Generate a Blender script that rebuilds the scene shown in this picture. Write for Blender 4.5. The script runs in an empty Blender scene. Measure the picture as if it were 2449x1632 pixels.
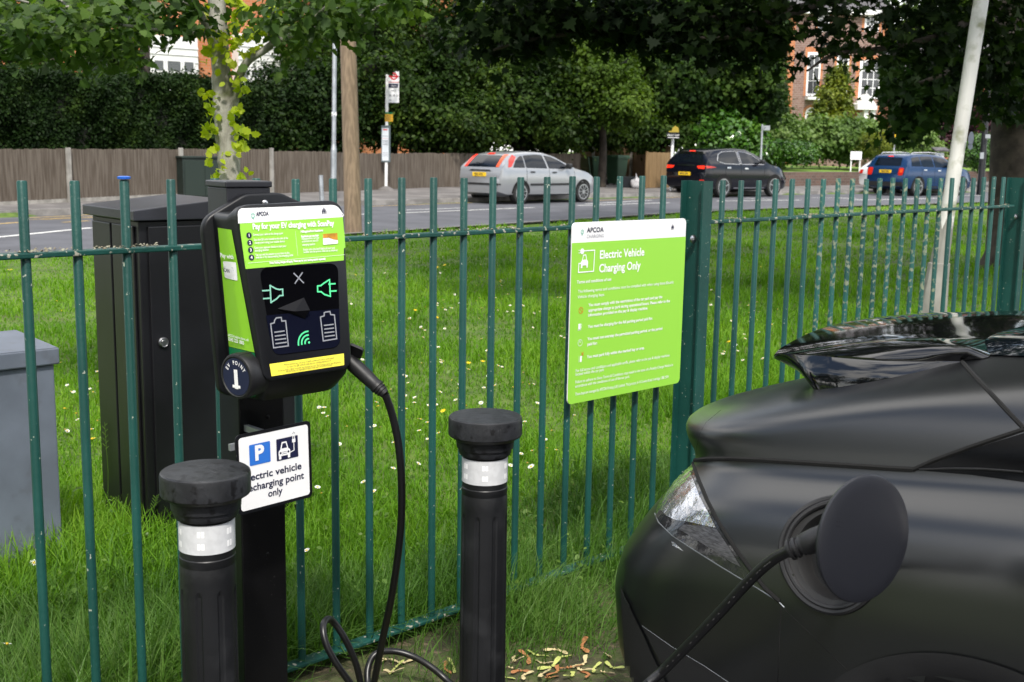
import bpy, bmesh, math, random
import numpy as np
from mathutils import Vector, Matrix, Quaternion, geometry
from mathutils.bvhtree import BVHTree
DBG = False
random.seed(7); RNG = np.random.default_rng(7)
S = bpy.context.scene; COL = S.collection
# ------------------------------------------------------------------ camera
F_PX, PITCH, ROLL = 2810.0, 0.162, 0.0163
CAM = Vector((0, 0, 1.65))
_F = Vector((0, math.cos(PITCH), -math.sin(PITCH))); _R0 = Vector((1, 0, 0)); _U0 = _R0.cross(_F)
_R = _R0 * math.cos(ROLL) + _U0 * math.sin(ROLL); _U = _U0 * math.cos(ROLL) - _R0 * math.sin(ROLL)
cam = bpy.data.objects.new("camera", bpy.data.cameras.new("camera")); COL.objects.link(cam)
m = Matrix((_R, _U, -_F)).transposed().to_4x4(); m.translation = CAM; cam.matrix_world = m
cam.data.sensor_width = 36; cam.data.lens = F_PX / 2449 * 36; cam.data.clip_start = 0.05; cam.data.clip_end = 2000
S.camera = cam
cam.data.dof.use_dof = True; cam.data.dof.focus_distance = 3.4; cam.data.dof.aperture_fstop = 9.0
S.render.resolution_x, S.render.resolution_y = 1024, 682
# ------------------------------------------------------------------ light
SUN_EL, SUN_AZ = math.radians(52), math.radians(173)      # azimuth from +Y towards +X: high behind the viewer
W = bpy.data.worlds.new("World"); S.world = W; W.use_nodes = True
wn, wl = W.node_tree.nodes, W.node_tree.links
bg = wn["Background"]; bg.inputs["Strength"].default_value = 0.12
sky = wn.new("ShaderNodeTexSky"); sky.sky_type = 'NISHITA'; sky.sun_disc = False
sky.sun_elevation = SUN_EL; sky.sun_rotation = SUN_AZ; sky.air_density = 1.2; sky.dust_density = 1.0
tc = wn.new("ShaderNodeTexCoord"); mp = wn.new("ShaderNodeMapping"); mp.inputs["Scale"].default_value = (1.2, 1.2, 3.0)
nz = wn.new("ShaderNodeTexNoise"); nz.inputs["Scale"].default_value = 2.2; nz.inputs["Detail"].default_value = 7
rp = wn.new("ShaderNodeValToRGB"); rp.color_ramp.elements[0].position = 0.40; rp.color_ramp.elements[1].position = 0.56
mx = wn.new("ShaderNodeMix"); mx.data_type = 'RGBA'; mx.inputs[7].default_value = (11.5, 11.3, 11.0, 1)
wl.new(tc.outputs["Generated"], mp.inputs[0]); wl.new(mp.outputs[0], nz.inputs["Vector"]); wl.new(nz.outputs[0], rp.inputs[0])
wl.new(rp.outputs[0], mx.inputs[0]); wl.new(sky.outputs[0], mx.inputs[6]); wl.new(mx.outputs[2], bg.inputs["Color"])
sl = bpy.data.lights.new("sun", 'SUN'); sl.energy = 2.6; sl.angle = math.radians(5); sl.color = (1.0, 0.95, 0.87)
so = bpy.data.objects.new("sun", sl); COL.objects.link(so)
_sd = Vector((math.sin(SUN_AZ) * math.cos(SUN_EL), math.cos(SUN_AZ) * math.cos(SUN_EL), math.sin(SUN_EL)))
so.rotation_euler = (-_sd).to_track_quat('-Z', 'Y').to_euler(); so.location = (20, 20, 40)
S.view_settings.view_transform = 'Standard'; S.view_settings.look = 'None'; S.view_settings.gamma = 1
S.view_settings.exposure = 0.75
S.cycles.max_bounces = 6; S.cycles.transparent_max_bounces = 8; S.cycles.diffuse_bounces = 3; S.cycles.use_denoising = True

# ------------------------------------------------------------------ geometry helpers
def ray(px, py): return _F + _R * ((px - 1224.5) / F_PX) + _U * ((816 - py) / F_PX)
def at(px, py, d): return CAM + ray(px, py) * d                    # point seen at a pixel, d metres deep
def onz(px, py, z):
    v = ray(px, py); return CAM + v * ((z - CAM.z) / v.z)
def onplane(px, py, n, o):
    v = ray(px, py); return CAM + v * ((o - CAM).dot(n) / v.dot(n))
def project(P):
    d = Vector(P) - CAM; z = d.dot(_F)
    return (1224.5 + F_PX * d.dot(_R) / z, 816 - F_PX * d.dot(_U) / z, z)

class Frame:
    def __init__(s, o, x, y, z=None):
        s.o = Vector(o); s.x = Vector(x).normalized(); y = Vector(y)
        s.z = s.x.cross(y).normalized() if z is None else Vector(z).normalized()
        s.y = s.z.cross(s.x)
    def __call__(s, x, y, z=0.0): return s.o + s.x * x + s.y * y + s.z * z
    def inv(s, P): d = Vector(P) - s.o; return (d.dot(s.x), d.dot(s.y), d.dot(s.z))
    def px(s, px, py):                                             # pixel -> coordinates in the frame's xy plane
        return s.inv(onplane(px, py, s.z, s.o))[:2]
WORLD = Frame((0, 0, 0), (1, 0, 0), (0, 1, 0))

class MB:
    def __init__(s): s.v = []; s.f = []; s.m = []
    def add(s, vs, fs, mi=0):
        b = len(s.v); s.v += [tuple(v) for v in vs]; s.f += [tuple(b + i for i in f) for f in fs]; s.m += [mi] * len(fs); return s
    def box(s, fr, x0, x1, y0, y1, z0, z1, mi=0):
        P = [fr(x, y, z) for z in (z0, z1) for y in (y0, y1) for x in (x0, x1)]
        return s.add(P, [(0, 2, 3, 1), (4, 5, 7, 6), (0, 1, 5, 4), (2, 6, 7, 3), (0, 4, 6, 2), (1, 3, 7, 5)], mi)
    def prism(s, fr, poly, z0, z1, mi=0, bev=0.0):
        n = len(poly); rings = [(poly, z0)]
        if bev:
            c = (sum(p[0] for p in poly) / n, sum(p[1] for p in poly) / n)
            def ins(d):
                out = []
                for p in poly:
                    dx, dy = p[0] - c[0], p[1] - c[1]; l = math.hypot(dx, dy) or 1; out.append((p[0] - dx / l * d, p[1] - dy / l * d))
                return out
            rings += [(poly, z1 - bev), (ins(bev * .35), z1 - bev * .3), (ins(bev), z1)]
        else: rings += [(poly, z1)]
        vs = [fr(p[0], p[1], z) for r, z in rings for p in r]; fs = [tuple(reversed(range(n)))]
        for k in range(len(rings) - 1):
            for i in range(n): j = (i + 1) % n; fs.append((k * n + i, k * n + j, (k + 1) * n + j, (k + 1) * n + i))
        fs.append(tuple(range((len(rings) - 1) * n, len(rings) * n)))
        return s.add(vs, fs, mi)
    def flat(s, fr, poly, z=0.0, mi=0): return s.add([fr(p[0], p[1], z) for p in poly], [tuple(range(len(poly)))], mi)
    def ring(s, fr, outer, inner, z=0.0, mi=0):
        n = len(outer); vs = [fr(p[0], p[1], z) for p in outer] + [fr(p[0], p[1], z) for p in inner]
        return s.add(vs, [(i, (i + 1) % n, n + (i + 1) % n, n + i) for i in range(n)], mi)
    def stroke(s, fr, pts, w, z=0.0, closed=False, mi=0):
        q = list(pts) + ([pts[0]] if closed else [])
        for a, b in zip(q[:-1], q[1:]):
            dx, dy = b[0] - a[0], b[1] - a[1]; l = math.hypot(dx, dy) or 1e-9; nx, ny = -dy / l * w / 2, dx / l * w / 2; ex, ey = dx / l * w * .45, dy / l * w * .45
            z += 1.5e-6
            s.add([fr(a[0] + nx - ex, a[1] + ny - ey, z), fr(a[0] - nx - ex, a[1] - ny - ey, z), fr(b[0] - nx + ex, b[1] - ny + ey, z), fr(b[0] + nx + ex, b[1] + ny + ey, z)], [(0, 1, 2, 3)], mi)
        return s
    def tube(s, pts, rad, seg=10, caps=True, mi=0, closed=False):
        pts = [Vector(p) for p in pts]; n = len(pts); rs = rad if isinstance(rad, (list, tuple)) else [rad] * n
        up = None; vs = []; fs = []
        for i, p in enumerate(pts):
            t = (pts[(i + 1) % n if closed else min(i + 1, n - 1)] - pts[(i - 1) % n if closed else max(i - 1, 0)]).normalized()
            if up is None:
                up = t.orthogonal().normalized()
            up = (up - t * up.dot(t)).normalized(); sd = t.cross(up)
            for k in range(seg):
                a = 2 * math.pi * k / seg; vs.append(p + (up * math.cos(a) + sd * math.sin(a)) * rs[i])
        for i in range(n if closed else n - 1):
            for k in range(seg):
                a, b = i * seg + k, i * seg + (k + 1) % seg; j = ((i + 1) % n) * seg
                fs.append((a, b, j + (k + 1) % seg, j + k))
        if caps and not closed: fs += [tuple(reversed(range(seg))), tuple(range((n - 1) * seg, n * seg))]
        return s.add(vs, fs, mi)
    def lathe(s, fr, prof, seg=32, mi=0, cap=True):                 # prof: (radius, z) along fr.z
        vs = [fr(r * math.cos(2 * math.pi * k / seg), r * math.sin(2 * math.pi * k / seg), z) for r, z in prof for k in range(seg)]; fs = []
        for i in range(len(prof) - 1):
            for k in range(seg): j = (k + 1) % seg; fs.append((i * seg + k, i * seg + j, (i + 1) * seg + j, (i + 1) * seg + k))
        if cap: fs += [tuple(reversed(range(seg))), tuple(range((len(prof) - 1) * seg, len(prof) * seg))]
        return s.add(vs, fs, mi)
    def loft(s, rings, closed=True, cap=True, mi=0):
        n = len(rings[0]); vs = [p for r in rings for p in r]; fs = []
        for i in range(len(rings) - 1):
            for k in range(n if closed else n - 1): j = (k + 1) % n; fs.append((i * n + k, i * n + j, (i + 1) * n + j, (i + 1) * n + k))
        if cap and closed: fs += [tuple(reversed(range(n))), tuple(range((len(rings) - 1) * n, len(rings) * n))]
        return s.add(vs, fs, mi)
    def text(s, fr, body, x, y, size, z=0.0, mi=0, bold=0.0, sx=1.0, align='LEFT', width=None):
        cu = bpy.data.curves.new("t", 'FONT'); cu.body = body; cu.size = size; cu.offset = bold * size; cu.align_x = align; cu.resolution_u = 3
        o = bpy.data.objects.new("t", cu); COL.objects.link(o); dg = bpy.context.evaluated_depsgraph_get()
        me = bpy.data.meshes.new_from_object(o.evaluated_get(dg)); vs = [tuple(v.co) for v in me.vertices]; fs = [tuple(p.vertices) for p in me.polygons]
        if width and vs:
            w = max(v[0] for v in vs) - min(v[0] for v in vs); sx = width / w
        s.add([fr(x + v[0] * sx, y + v[1], z) for v in vs], fs, mi)
        bpy.data.objects.remove(o); bpy.data.curves.remove(cu); bpy.data.meshes.remove(me); return s
    def build(s, name, mats, parent=None, smooth=False, bevel=0.0, weld=False, angle=40):
        me = bpy.data.meshes.new(name); me.from_pydata(s.v, [], s.f)
        mats = mats if isinstance(mats, (list, tuple)) else [mats]
        for x in mats: me.materials.append(x)
        if len(mats) > 1: me.polygons.foreach_set('material_index', s.m)
        bm = bmesh.new(); bm.from_mesh(me)
        if weld: bmesh.ops.remove_doubles(bm, verts=bm.verts, dist=1e-5)
        bmesh.ops.recalc_face_normals(bm, faces=bm.faces); bm.to_mesh(me); bm.free()
        o = bpy.data.objects.new(name, me); COL.objects.link(o)
        if smooth:
            me.polygons.foreach_set('use_smooth', [True] * len(me.polygons))
            try: me.set_sharp_from_angle(angle=math.radians(angle))
            except Exception: pass
        if bevel:
            b = o.modifiers.new("bevel", 'BEVEL'); b.width = bevel; b.segments = 2; b.limit_method = 'ANGLE'; b.angle_limit = math.radians(50)
        if parent: adopt(o, parent)
        return o

def adopt(o, parent):
    o.parent = parent
    l = parent.location if parent.parent is None else Vector((0, 0, 0))
    top = parent
    while top.parent: top = top.parent
    if parent is top: o.matrix_parent_inverse = Matrix.Translation(-top.location)
def tag(o, label=None, cat=None, group=None, kind=None):
    if label: o['label'] = label
    if cat: o['category'] = cat
    if group: o['group'] = group
    if kind: o['kind'] = kind
    return o
def thing(name, label, cat, loc=(0, 0, 0), group=None):
    o = bpy.data.objects.new(name, None); COL.objects.link(o); o.location = loc; o.empty_display_size = .1
    return tag(o, label, cat, group)
def copy_tree(o, parent=None):
    c = o.copy(); COL.objects.link(c)
    if parent: c.parent = parent
    for ch in o.children: copy_tree(ch, c)
    return c
def rrect(x0, x1, y0, y1, r, n=6):
    out = []
    for cx, cy, a0 in ((x1 - r, y1 - r, 0), (x0 + r, y1 - r, 90), (x0 + r, y0 + r, 180), (x1 - r, y0 + r, 270)):
        for k in range(n + 1): a = math.radians(a0 + 90 * k / n); out.append((cx + r * math.cos(a), cy + r * math.sin(a)))
    return out
def rpoly(pts, r, n=5):                                            # polygon with rounded corners
    out = []; N = len(pts); rr = r if isinstance(r, (list, tuple)) else [r] * N
    for i in range(N):
        p, a, b = Vector(pts[i]), Vector(pts[i - 1]), Vector(pts[(i + 1) % N]); d1 = (a - p); d2 = (b - p)
        q = min(rr[i], d1.length * .48, d2.length * .48)
        if q <= 1e-9: out.append(tuple(p)); continue
        A, B = p + d1.normalized() * q, p + d2.normalized() * q
        for k in range(n + 1):
            t = k / n; out.append(tuple(A * (1 - t) ** 2 + p * 2 * t * (1 - t) + B * t * t))
    return out
def circ(x, y, r, n=24, ry=None, a0=0, a1=360):
    full = abs(a1 - a0) >= 360; k = n if full else n - 1
    return [(x + r * math.cos(math.radians(a0 + (a1 - a0) * i / k)), y + (ry or r) * math.sin(math.radians(a0 + (a1 - a0) * i / k))) for i in range(n)]
def densify(poly, d, closed=True):
    out = []; N = len(poly)
    for i in range(N if closed else N - 1):
        a, b = Vector(poly[i]), Vector(poly[(i + 1) % N]); k = max(1, int((b - a).length / d))
        out += [tuple(a.lerp(b, t / k)) for t in range(k)]
    if not closed: out.append(tuple(poly[-1]))
    return out
def bvh_of(o):
    mw = o.matrix_world; me = o.data
    return BVHTree.FromPolygons([mw @ v.co if o.parent is None else v.co.copy() for v in me.vertices], [tuple(p.vertices) for p in me.polygons])
def pxray(p): return CAM, ray(p[0], p[1]).normalized()
def decal(bvh, poly, rayfn, off, d, mb=None, mi=0):
    """A real sheet lying 'off' above a surface, its outline given in the 2-D space of rayfn."""
    b = densify(poly, d); n = len(b); pts = [Vector(p) for p in b]
    xs = [p[0] for p in b]; ys = [p[1] for p in b]
    y = min(ys) + d / 2
    while y < max(ys):
        x = min(xs) + d / 2
        while x < max(xs):
            c = False; j = n - 1; near = False
            for i in range(n):
                if (b[i][1] > y) != (b[j][1] > y) and x < (b[j][0] - b[i][0]) * (y - b[i][1]) / (b[j][1] - b[i][1]) + b[i][0]: c = not c
                if abs(b[i][0] - x) + abs(b[i][1] - y) < d * .6: near = True
                j = i
            if c and not near: pts.append(Vector((x, y)))
            x += d
        y += d
    v2, e2, f2 = geometry.delaunay_2d_cdt(pts, [(i, (i + 1) % n) for i in range(n)], [tuple(range(n))], 1, 1e-7)[:3]
    vs = []; ok = []
    for p in v2:
        o, dr = rayfn(p); h = bvh.ray_cast(o, dr)
        if h[0] is None: vs.append((0, 0, 0)); ok.append(False)
        else:
            nn = h[1] if h[1].dot(dr) < 0 else -h[1]
            vs.append(h[0] + nn * off); ok.append(True)
    mb = mb or MB(); mb.add(vs, [f for f in f2 if all(ok[i] for i in f)], mi); return mb
def on_surf(bvh, pts, rayfn, off=0.0):
    out = []
    for p in pts:
        o, dr = rayfn(p); h = bvh.ray_cast(o, dr)
        if h[0] is not None:
            nn = h[1] if h[1].dot(dr) < 0 else -h[1]
            out.append(h[0] + nn * off)
    return out
def mesh_np(name, V, F, mat, parent=None, smooth=False):
    V = np.asarray(V, np.float32); F = np.asarray(F, np.int32); me = bpy.data.meshes.new(name); k = F.shape[1]
    me.vertices.add(len(V)); me.vertices.foreach_set('co', V.ravel())
    me.loops.add(F.size); me.loops.foreach_set('vertex_index', F.ravel())
    me.polygons.add(len(F)); me.polygons.foreach_set('loop_start', np.arange(0, F.size, k, dtype=np.int32))
    if smooth: me.polygons.foreach_set('use_smooth', np.ones(len(F), bool))
    me.update(calc_edges=True); me.validate()
    for x in (mat if isinstance(mat, (list, tuple)) else [mat]): me.materials.append(x)
    o = bpy.data.objects.new(name, me); COL.objects.link(o)
    if parent: adopt(o, parent)
    return o

# ------------------------------------------------------------------ materials
def mat(name, col, rough=.5, metal=0.0, var=0.0, scale=8.0, col2=None, lo=.4, hi=.6, bump=0.0, bscale=60.0, spec=.5, coat=0.0, detail=4, stretch=None, emit=0.0, trans=0.0, col3=None, s3=40.0, lo3=.6, hi3=.66):
    M = bpy.data.materials.new(name); M.use_nodes = True; N, L = M.node_tree.nodes, M.node_tree.links; P = N["Principled BSDF"]
    P.inputs["Base Color"].default_value = (*col, 1); P.inputs["Roughness"].default_value = rough; P.inputs["Metallic"].default_value = metal
    P.inputs["Specular IOR Level"].default_value = spec; P.inputs["Coat Weight"].default_value = coat; P.inputs["Coat Roughness"].default_value = .04
    if trans: P.inputs["Transmission Weight"].default_value = trans
    T = N.new("ShaderNodeTexCoord"); src = T.outputs["Object"]
    if stretch:
        mpn = N.new("ShaderNodeMapping"); mpn.inputs["Scale"].default_value = stretch; L.new(src, mpn.inputs[0]); src = mpn.outputs[0]
    out = None
    if var or col2:
        nzn = N.new("ShaderNodeTexNoise"); nzn.inputs["Scale"].default_value = scale; nzn.inputs["Detail"].default_value = detail; L.new(src, nzn.inputs["Vector"])
        r = N.new("ShaderNodeValToRGB"); e = r.color_ramp.elements; e[0].position = lo; e[1].position = hi
        c2 = col2 or tuple(min(1, c * (1 + var)) for c in col); c1 = col if col2 else tuple(c * (1 - var) for c in col)
        e[0].color = (*c1, 1); e[1].color = (*c2, 1); L.new(nzn.outputs[0], r.inputs[0]); out = r.outputs[0]
    if col3:
        n3 = N.new("ShaderNodeTexNoise"); n3.inputs["Scale"].default_value = s3; n3.inputs["Detail"].default_value = 5; L.new(T.outputs["Object"], n3.inputs["Vector"])
        r3 = N.new("ShaderNodeValToRGB"); r3.color_ramp.elements[0].position = lo3; r3.color_ramp.elements[1].position = hi3; L.new(n3.outputs[0], r3.inputs[0])
        x3 = N.new("ShaderNodeMix"); x3.data_type = 'RGBA'; L.new(r3.outputs[0], x3.inputs[0]); x3.inputs[7].default_value = (*col3, 1)
        if out is None: x3.inputs[6].default_value = (*col, 1)
        else: L.new(out, x3.inputs[6])
        out = x3.outputs[2]
    if out is not None: L.new(out, P.inputs["Base Color"])
    if bump:
        nb = N.new("ShaderNodeTexNoise"); nb.inputs["Scale"].default_value = bscale; nb.inputs["Detail"].default_value = 4; L.new(src, nb.inputs["Vector"])
        B = N.new("ShaderNodeBump"); B.inputs["Strength"].default_value = bump; B.inputs["Distance"].default_value = .01; L.new(nb.outputs[0], B.inputs["Height"]); L.new(B.outputs[0], P.inputs["Normal"])
    if emit: P.inputs["Emission Color"].default_value = (*col, 1); P.inputs["Emission Strength"].default_value = emit
    return M
def leafmat(name, c1, c2, c3, trans=.35, rough=.45, spec=.35, clump=1.2):
    M = bpy.data.materials.new(name); M.use_nodes = True; N, L = M.node_tree.nodes, M.node_tree.links; P = N["Principled BSDF"]; O = N["Material Output"]
    G = N.new("ShaderNodeNewGeometry"); r = N.new("ShaderNodeValToRGB"); e = r.color_ramp.elements
    e[0].color = (*c1, 1); e[1].color = (*c3, 1); k = e.new(.55); k.color = (*c2, 1); T = N.new("ShaderNodeTexCoord")
    nzn = N.new("ShaderNodeTexNoise"); nzn.inputs["Scale"].default_value = clump; L.new(T.outputs["Object"], nzn.inputs["Vector"])
    a = N.new("ShaderNodeMath"); a.operation = 'MULTIPLY_ADD'; a.inputs[1].default_value = .55; L.new(G.outputs["Random Per Island"], a.inputs[0])
    b = N.new("ShaderNodeMath"); b.operation = 'MULTIPLY_ADD'; b.inputs[1].default_value = 1.6; b.inputs[2].default_value = -.58; L.new(nzn.outputs[0], b.inputs[0]); L.new(b.outputs[0], a.inputs[2])
    L.new(a.outputs[0], r.inputs[0]); L.new(r.outputs[0], P.inputs["Base Color"]); P.inputs["Roughness"].default_value = rough; P.inputs["Specular IOR Level"].default_value = spec
    t = N.new("ShaderNodeBsdfTranslucent"); h = N.new("ShaderNodeHueSaturation"); h.inputs["Saturation"].default_value = 1.15; h.inputs["Value"].default_value = 1.3
    L.new(r.outputs[0], h.inputs["Color"]); L.new(h.outputs[0], t.inputs["Color"])
    x = N.new("ShaderNodeMixShader"); x.inputs[0].default_value = trans; L.new(P.outputs[0], x.inputs[1]); L.new(t.outputs[0], x.inputs[2]); L.new(x.outputs[0], O.inputs["Surface"])
    return M
M = dict(
    fence=mat("green_fence_paint", (.009, .062, .052), .42, 0, .15, 3, col3=(.30, .33, .27), s3=75, lo3=.685, hi3=.705, bump=.1, spec=.35),
    fence_old=mat("weathered_green_paint", (.012, .074, .063), .5, 0, .2, 3, col3=(.17, .20, .13), s3=45, lo3=.53, hi3=.62, bump=.15, spec=.3),
    rail=mat("lichened_rail_paint", (.009, .062, .052), .45, 0, .15, 3, col3=(.34, .33, .27), s3=45, lo3=.60, hi3=.64, bump=.2, spec=.35),
    blue=mat("blue_plastic", (.02, .12, .55), .4),
    black=mat("black_powder_coat", (.0050, .0055, .0075), .40, 0, .25, 4, bump=.05, bscale=300, spec=.4),
    blackpost=mat("black_post_steel", (.0035, .0035, .004), .36, 0, .2, 5, spec=.3, col3=(.03, .03, .03), s3=160, lo3=.68, hi3=.72),
    blackgloss=mat("gloss_black", (.004, .004, .005), .06, spec=.6, coat=.3),
    screen=mat("dark_screen", (.002, .002, .003), .12, spec=.16),
    screen2=mat("dark_blue_screen", (.004, .005, .014), .14, spec=.22),
    rubber=mat("black_rubber", (.008, .008, .0095), .5, 0, .2, 12, bump=.05, bscale=200),
    bollard=mat("black_bollard_plastic", (.0085, .009, .0105), .42, 0, .25, 6, col3=(.026, .027, .03), s3=9, lo3=.58, hi3=.78, bump=.08, bscale=90, spec=.4),
    bollardcap=mat("weathered_cap_plastic", (.016, .017, .020), .42, 0, .25, 20, spec=.45, col3=(.004, .004, .005), s3=38, lo3=.56, hi3=.62, bump=.12, bscale=70),
    reflect=mat("retroreflective_band", (.60, .61, .63), .3, 0, .05, 60),
    reflect2=mat("retroreflective_patch", (.95, .95, .96), .25),
    grime=mat("grime", (.05, .05, .05), .8),
    white=mat("white_sign_face", (.88, .88, .89), .35), whitep=mat("white_paint", (.80, .80, .79), .45, 0, .06, 2),
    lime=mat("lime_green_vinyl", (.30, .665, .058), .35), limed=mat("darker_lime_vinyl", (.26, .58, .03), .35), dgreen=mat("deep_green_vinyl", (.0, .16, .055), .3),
    navy=mat("navy_print", (.012, .014, .05), .35), orange=mat("orange_red_print", (.72, .13, .01), .4), red=mat("red_print", (.65, .02, .02), .4), blueprint=mat("blue_print", (.03, .17, .62), .35),
    yellow=mat("yellow_sticker", (.90, .80, .08), .4), mint=mat("mint_green_print", (.10, .80, .33), .35), mintd=mat("pale_mint_print", (.22, .52, .40), .35), grey=mat("grey_print", (.27, .28, .32), .35), palegrey=mat("pale_grey_print", (.62, .65, .68), .4), gold=mat("gold_print", (.50, .23, .02), .4, 0, .3, 30),
    gtrim=mat("gloss_trim", (.0015, .0015, .002), .14, spec=.12), steel=mat("brushed_steel", (.55, .55, .56), .3, 1.0), galv=mat("galvanised_steel", (.34, .36, .38), .45, .7, .12, 5),
    carblack=mat("satin_black_paint", (.0045, .005, .006), .29, 0, spec=.65), carclad=mat("dark_cladding", (.010, .010, .0115), .5, bump=.05, bscale=300), seam=mat("shut_line", (.001, .001, .001), .9),
    lidm=mat("satin_lid_paint", (.013, .014, .0195), .38, 0), chrome=mat("lens_chrome", (.55, .56, .60), .16, .9, .25, 22, bump=.6, bscale=25), lens=mat("smoked_lens", (.02, .02, .022), .07, spec=.6, coat=.5, bump=.25, bscale=30),
    cable=mat("black_cable_jacket", (.0055, .0055, .0065), .36), print=mat("cable_print", (.45, .45, .45), .5),
    cabinet=mat("black_cabinet_paint", (.0065, .0065, .0085), .36, 0, .3, 3, bump=.04, bscale=200), cablid=mat("charcoal_lid_paint", (.022, .023, .030), .4, 0, .2, 5), greycab=mat("blue_grey_grp", (.118, .138, .175), .55, 0, .12, 4, col3=(.09, .10, .12), s3=12, lo3=.6, hi3=.75),
    soil=mat("soil", (.05, .042, .026), .95, 0, .5, 14, bump=.6, bscale=40), asphalt=mat("asphalt", (.042, .043, .047), .85, 0, .22, 3, bump=.3, bscale=160), road=mat("road_asphalt", (.085, .087, .10), .8, 0, .14, 1.2, bump=.2, bscale=120),
    pave=mat("pavement_asphalt", (.15, .14, .135), .9, 0, .2, 1.5, bump=.2, bscale=80), kerb=mat("kerb_stone", (.21, .20, .19), .85, 0, .25, 3, bump=.3), paint=mat("road_marking_white", (.62, .62, .60), .7, 0, .15, 6), ypaint=mat("road_marking_yellow", (.48, .33, .10), .7, 0, .2, 6),
    wood=mat("weathered_fence_board", (.078, .060, .045), .85, 0, .3, 2.5, col2=(.135, .112, .090), stretch=(9, 9, .6), bump=.3, bscale=30), wood2=mat("brown_fence_board", (.10, .058, .026), .85, 0, .3, 2.5, col2=(.15, .10, .05), stretch=(9, 9, .6), bump=.3), wood3=mat("new_gate_board", (.20, .125, .055), .8, 0, .3, 2.5, col2=(.27, .175, .08), stretch=(9, 9, .6), bump=.3),
    conc=mat("concrete_post", (.30, .285, .26), .9, 0, .18, 5, bump=.3), pole=mat("timber_pole", (.24, .175, .115), .85, 0, .3, 3, col2=(.15, .108, .07), stretch=(8, 8, .35), bump=.4, bscale=20), wpole=mat("mossy_white_paint", (.55, .545, .51), .5, 0, .1, 2, col3=(.22, .23, .14), s3=6, lo3=.53, hi3=.70, bump=.15), pconc=mat("stained_concrete", (.22, .215, .19), .85, 0, .2, 3),
    bark=mat("grey_bark", (.20, .19, .16), .9, 0, .35, 9, col2=(.36, .35, .31), stretch=(1, 1, .35), col3=(.09, .10, .045), s3=5, lo3=.55, hi3=.68, bump=.9, bscale=60), dbark=mat("dark_bark", (.045, .036, .028), .95, 0, .3, 6, bump=.9, bscale=14),
    brick=None,
)
M['carblack'].node_tree.nodes['Principled BSDF'].inputs['IOR'].default_value = 1.62
def brickmat(name, c1, c2, mortar, sc=4.5):
    X = bpy.data.materials.new(name); X.use_nodes = True; N, L = X.node_tree.nodes, X.node_tree.links; P = N["Principled BSDF"]
    T = N.new("ShaderNodeTexCoord"); mpn = N.new("ShaderNodeMapping"); mpn.inputs["Rotation"].default_value = (math.radians(90), 0, 0); L.new(T.outputs["Object"], mpn.inputs[0])
    b = N.new("ShaderNodeTexBrick"); b.inputs["Scale"].default_value = sc; b.inputs["Color1"].default_value = (*c1, 1); b.inputs["Color2"].default_value = (*c2, 1); b.inputs["Mortar"].default_value = (*mortar, 1); b.inputs["Mortar Size"].default_value = .016
    L.new(mpn.outputs[0], b.inputs["Vector"]); L.new(b.outputs[0], P.inputs["Base Color"]); P.inputs["Roughness"].default_value = .9; return X
M['brick'] = brickmat("multi_brown_brick", (.19, .105, .085), (.27, .17, .14), (.33, .29, .26), 2.2); M['obrick'] = brickmat("orange_brick", (.46, .15, .055), (.52, .20, .085), (.40, .28, .2), 2.2); M['dbrick'] = brickmat("dark_wall_brick", (.10, .065, .052), (.15, .09, .07), (.17, .15, .13), 2.2)
M['glass'] = mat("window_glass", (.03, .035, .04), .06, spec=.8); M['carglass'] = mat("car_window_glass", (.004, .006, .010), .04, spec=.45); M['slate'] = mat("roof_slate", (.085, .08, .085), .75, 0, .2, 3); M['tile'] = mat("roof_tile", (.20, .075, .045), .8, 0, .25, 3)
M['blind'] = mat("window_blind", (.16, .17, .18), .7)
L_ = dict(
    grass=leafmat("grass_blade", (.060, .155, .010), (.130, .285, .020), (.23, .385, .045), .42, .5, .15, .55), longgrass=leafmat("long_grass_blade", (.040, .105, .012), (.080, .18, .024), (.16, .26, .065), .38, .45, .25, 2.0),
    hedge=leafmat("hedge_leaf", (.007, .017, .004), (.014, .032, .007), (.036, .066, .012), .2, .5, .10, 1.4), ivy=leafmat("ivy_leaf", (.008, .020, .004), (.026, .053, .009), (.085, .135, .022), .32, .45, .12, .6),  # brightest ivy tone raised to stand for sunlit patches in the crowns
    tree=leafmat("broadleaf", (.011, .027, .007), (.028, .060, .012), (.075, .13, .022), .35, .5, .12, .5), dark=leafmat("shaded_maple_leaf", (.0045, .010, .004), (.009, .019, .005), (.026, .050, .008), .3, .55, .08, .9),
    lit=leafmat("pale_green_leaf", (.025, .050, .007), (.058, .105, .013), (.11, .17, .025), .35, .5, .12, .6), beam=leafmat("whitebeam_leaf", (.025, .055, .014), (.055, .105, .020), (.11, .18, .03), .4, .45, .22, 1.3),
    young=leafmat("young_yellow_leaf", (.27, .38, .022), (.40, .50, .035), (.55, .58, .08), .5, .45, .3, 6.0), gold=leafmat("golden_conifer_leaf", (.06, .095, .010), (.135, .175, .016), (.27, .29, .03), .3, .5, .3, .9), purple=leafmat("purple_plum_leaf", (.030, .010, .016), (.06, .020, .028), (.12, .035, .04), .3, .45, .4, .8),
    laurel=leafmat("laurel_leaf", (.030, .085, .012), (.06, .15, .02), (.12, .23, .035), .2, .22, .6, .9), shrub=leafmat("soft_shrub_leaf", (.07, .13, .03), (.12, .20, .045), (.20, .28, .08), .35, .5, .3, .7), weed=leafmat("weed_leaf", (.06, .14, .02), (.12, .22, .03), (.20, .30, .06), .4, .45, .35, 3.0),
)
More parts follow.
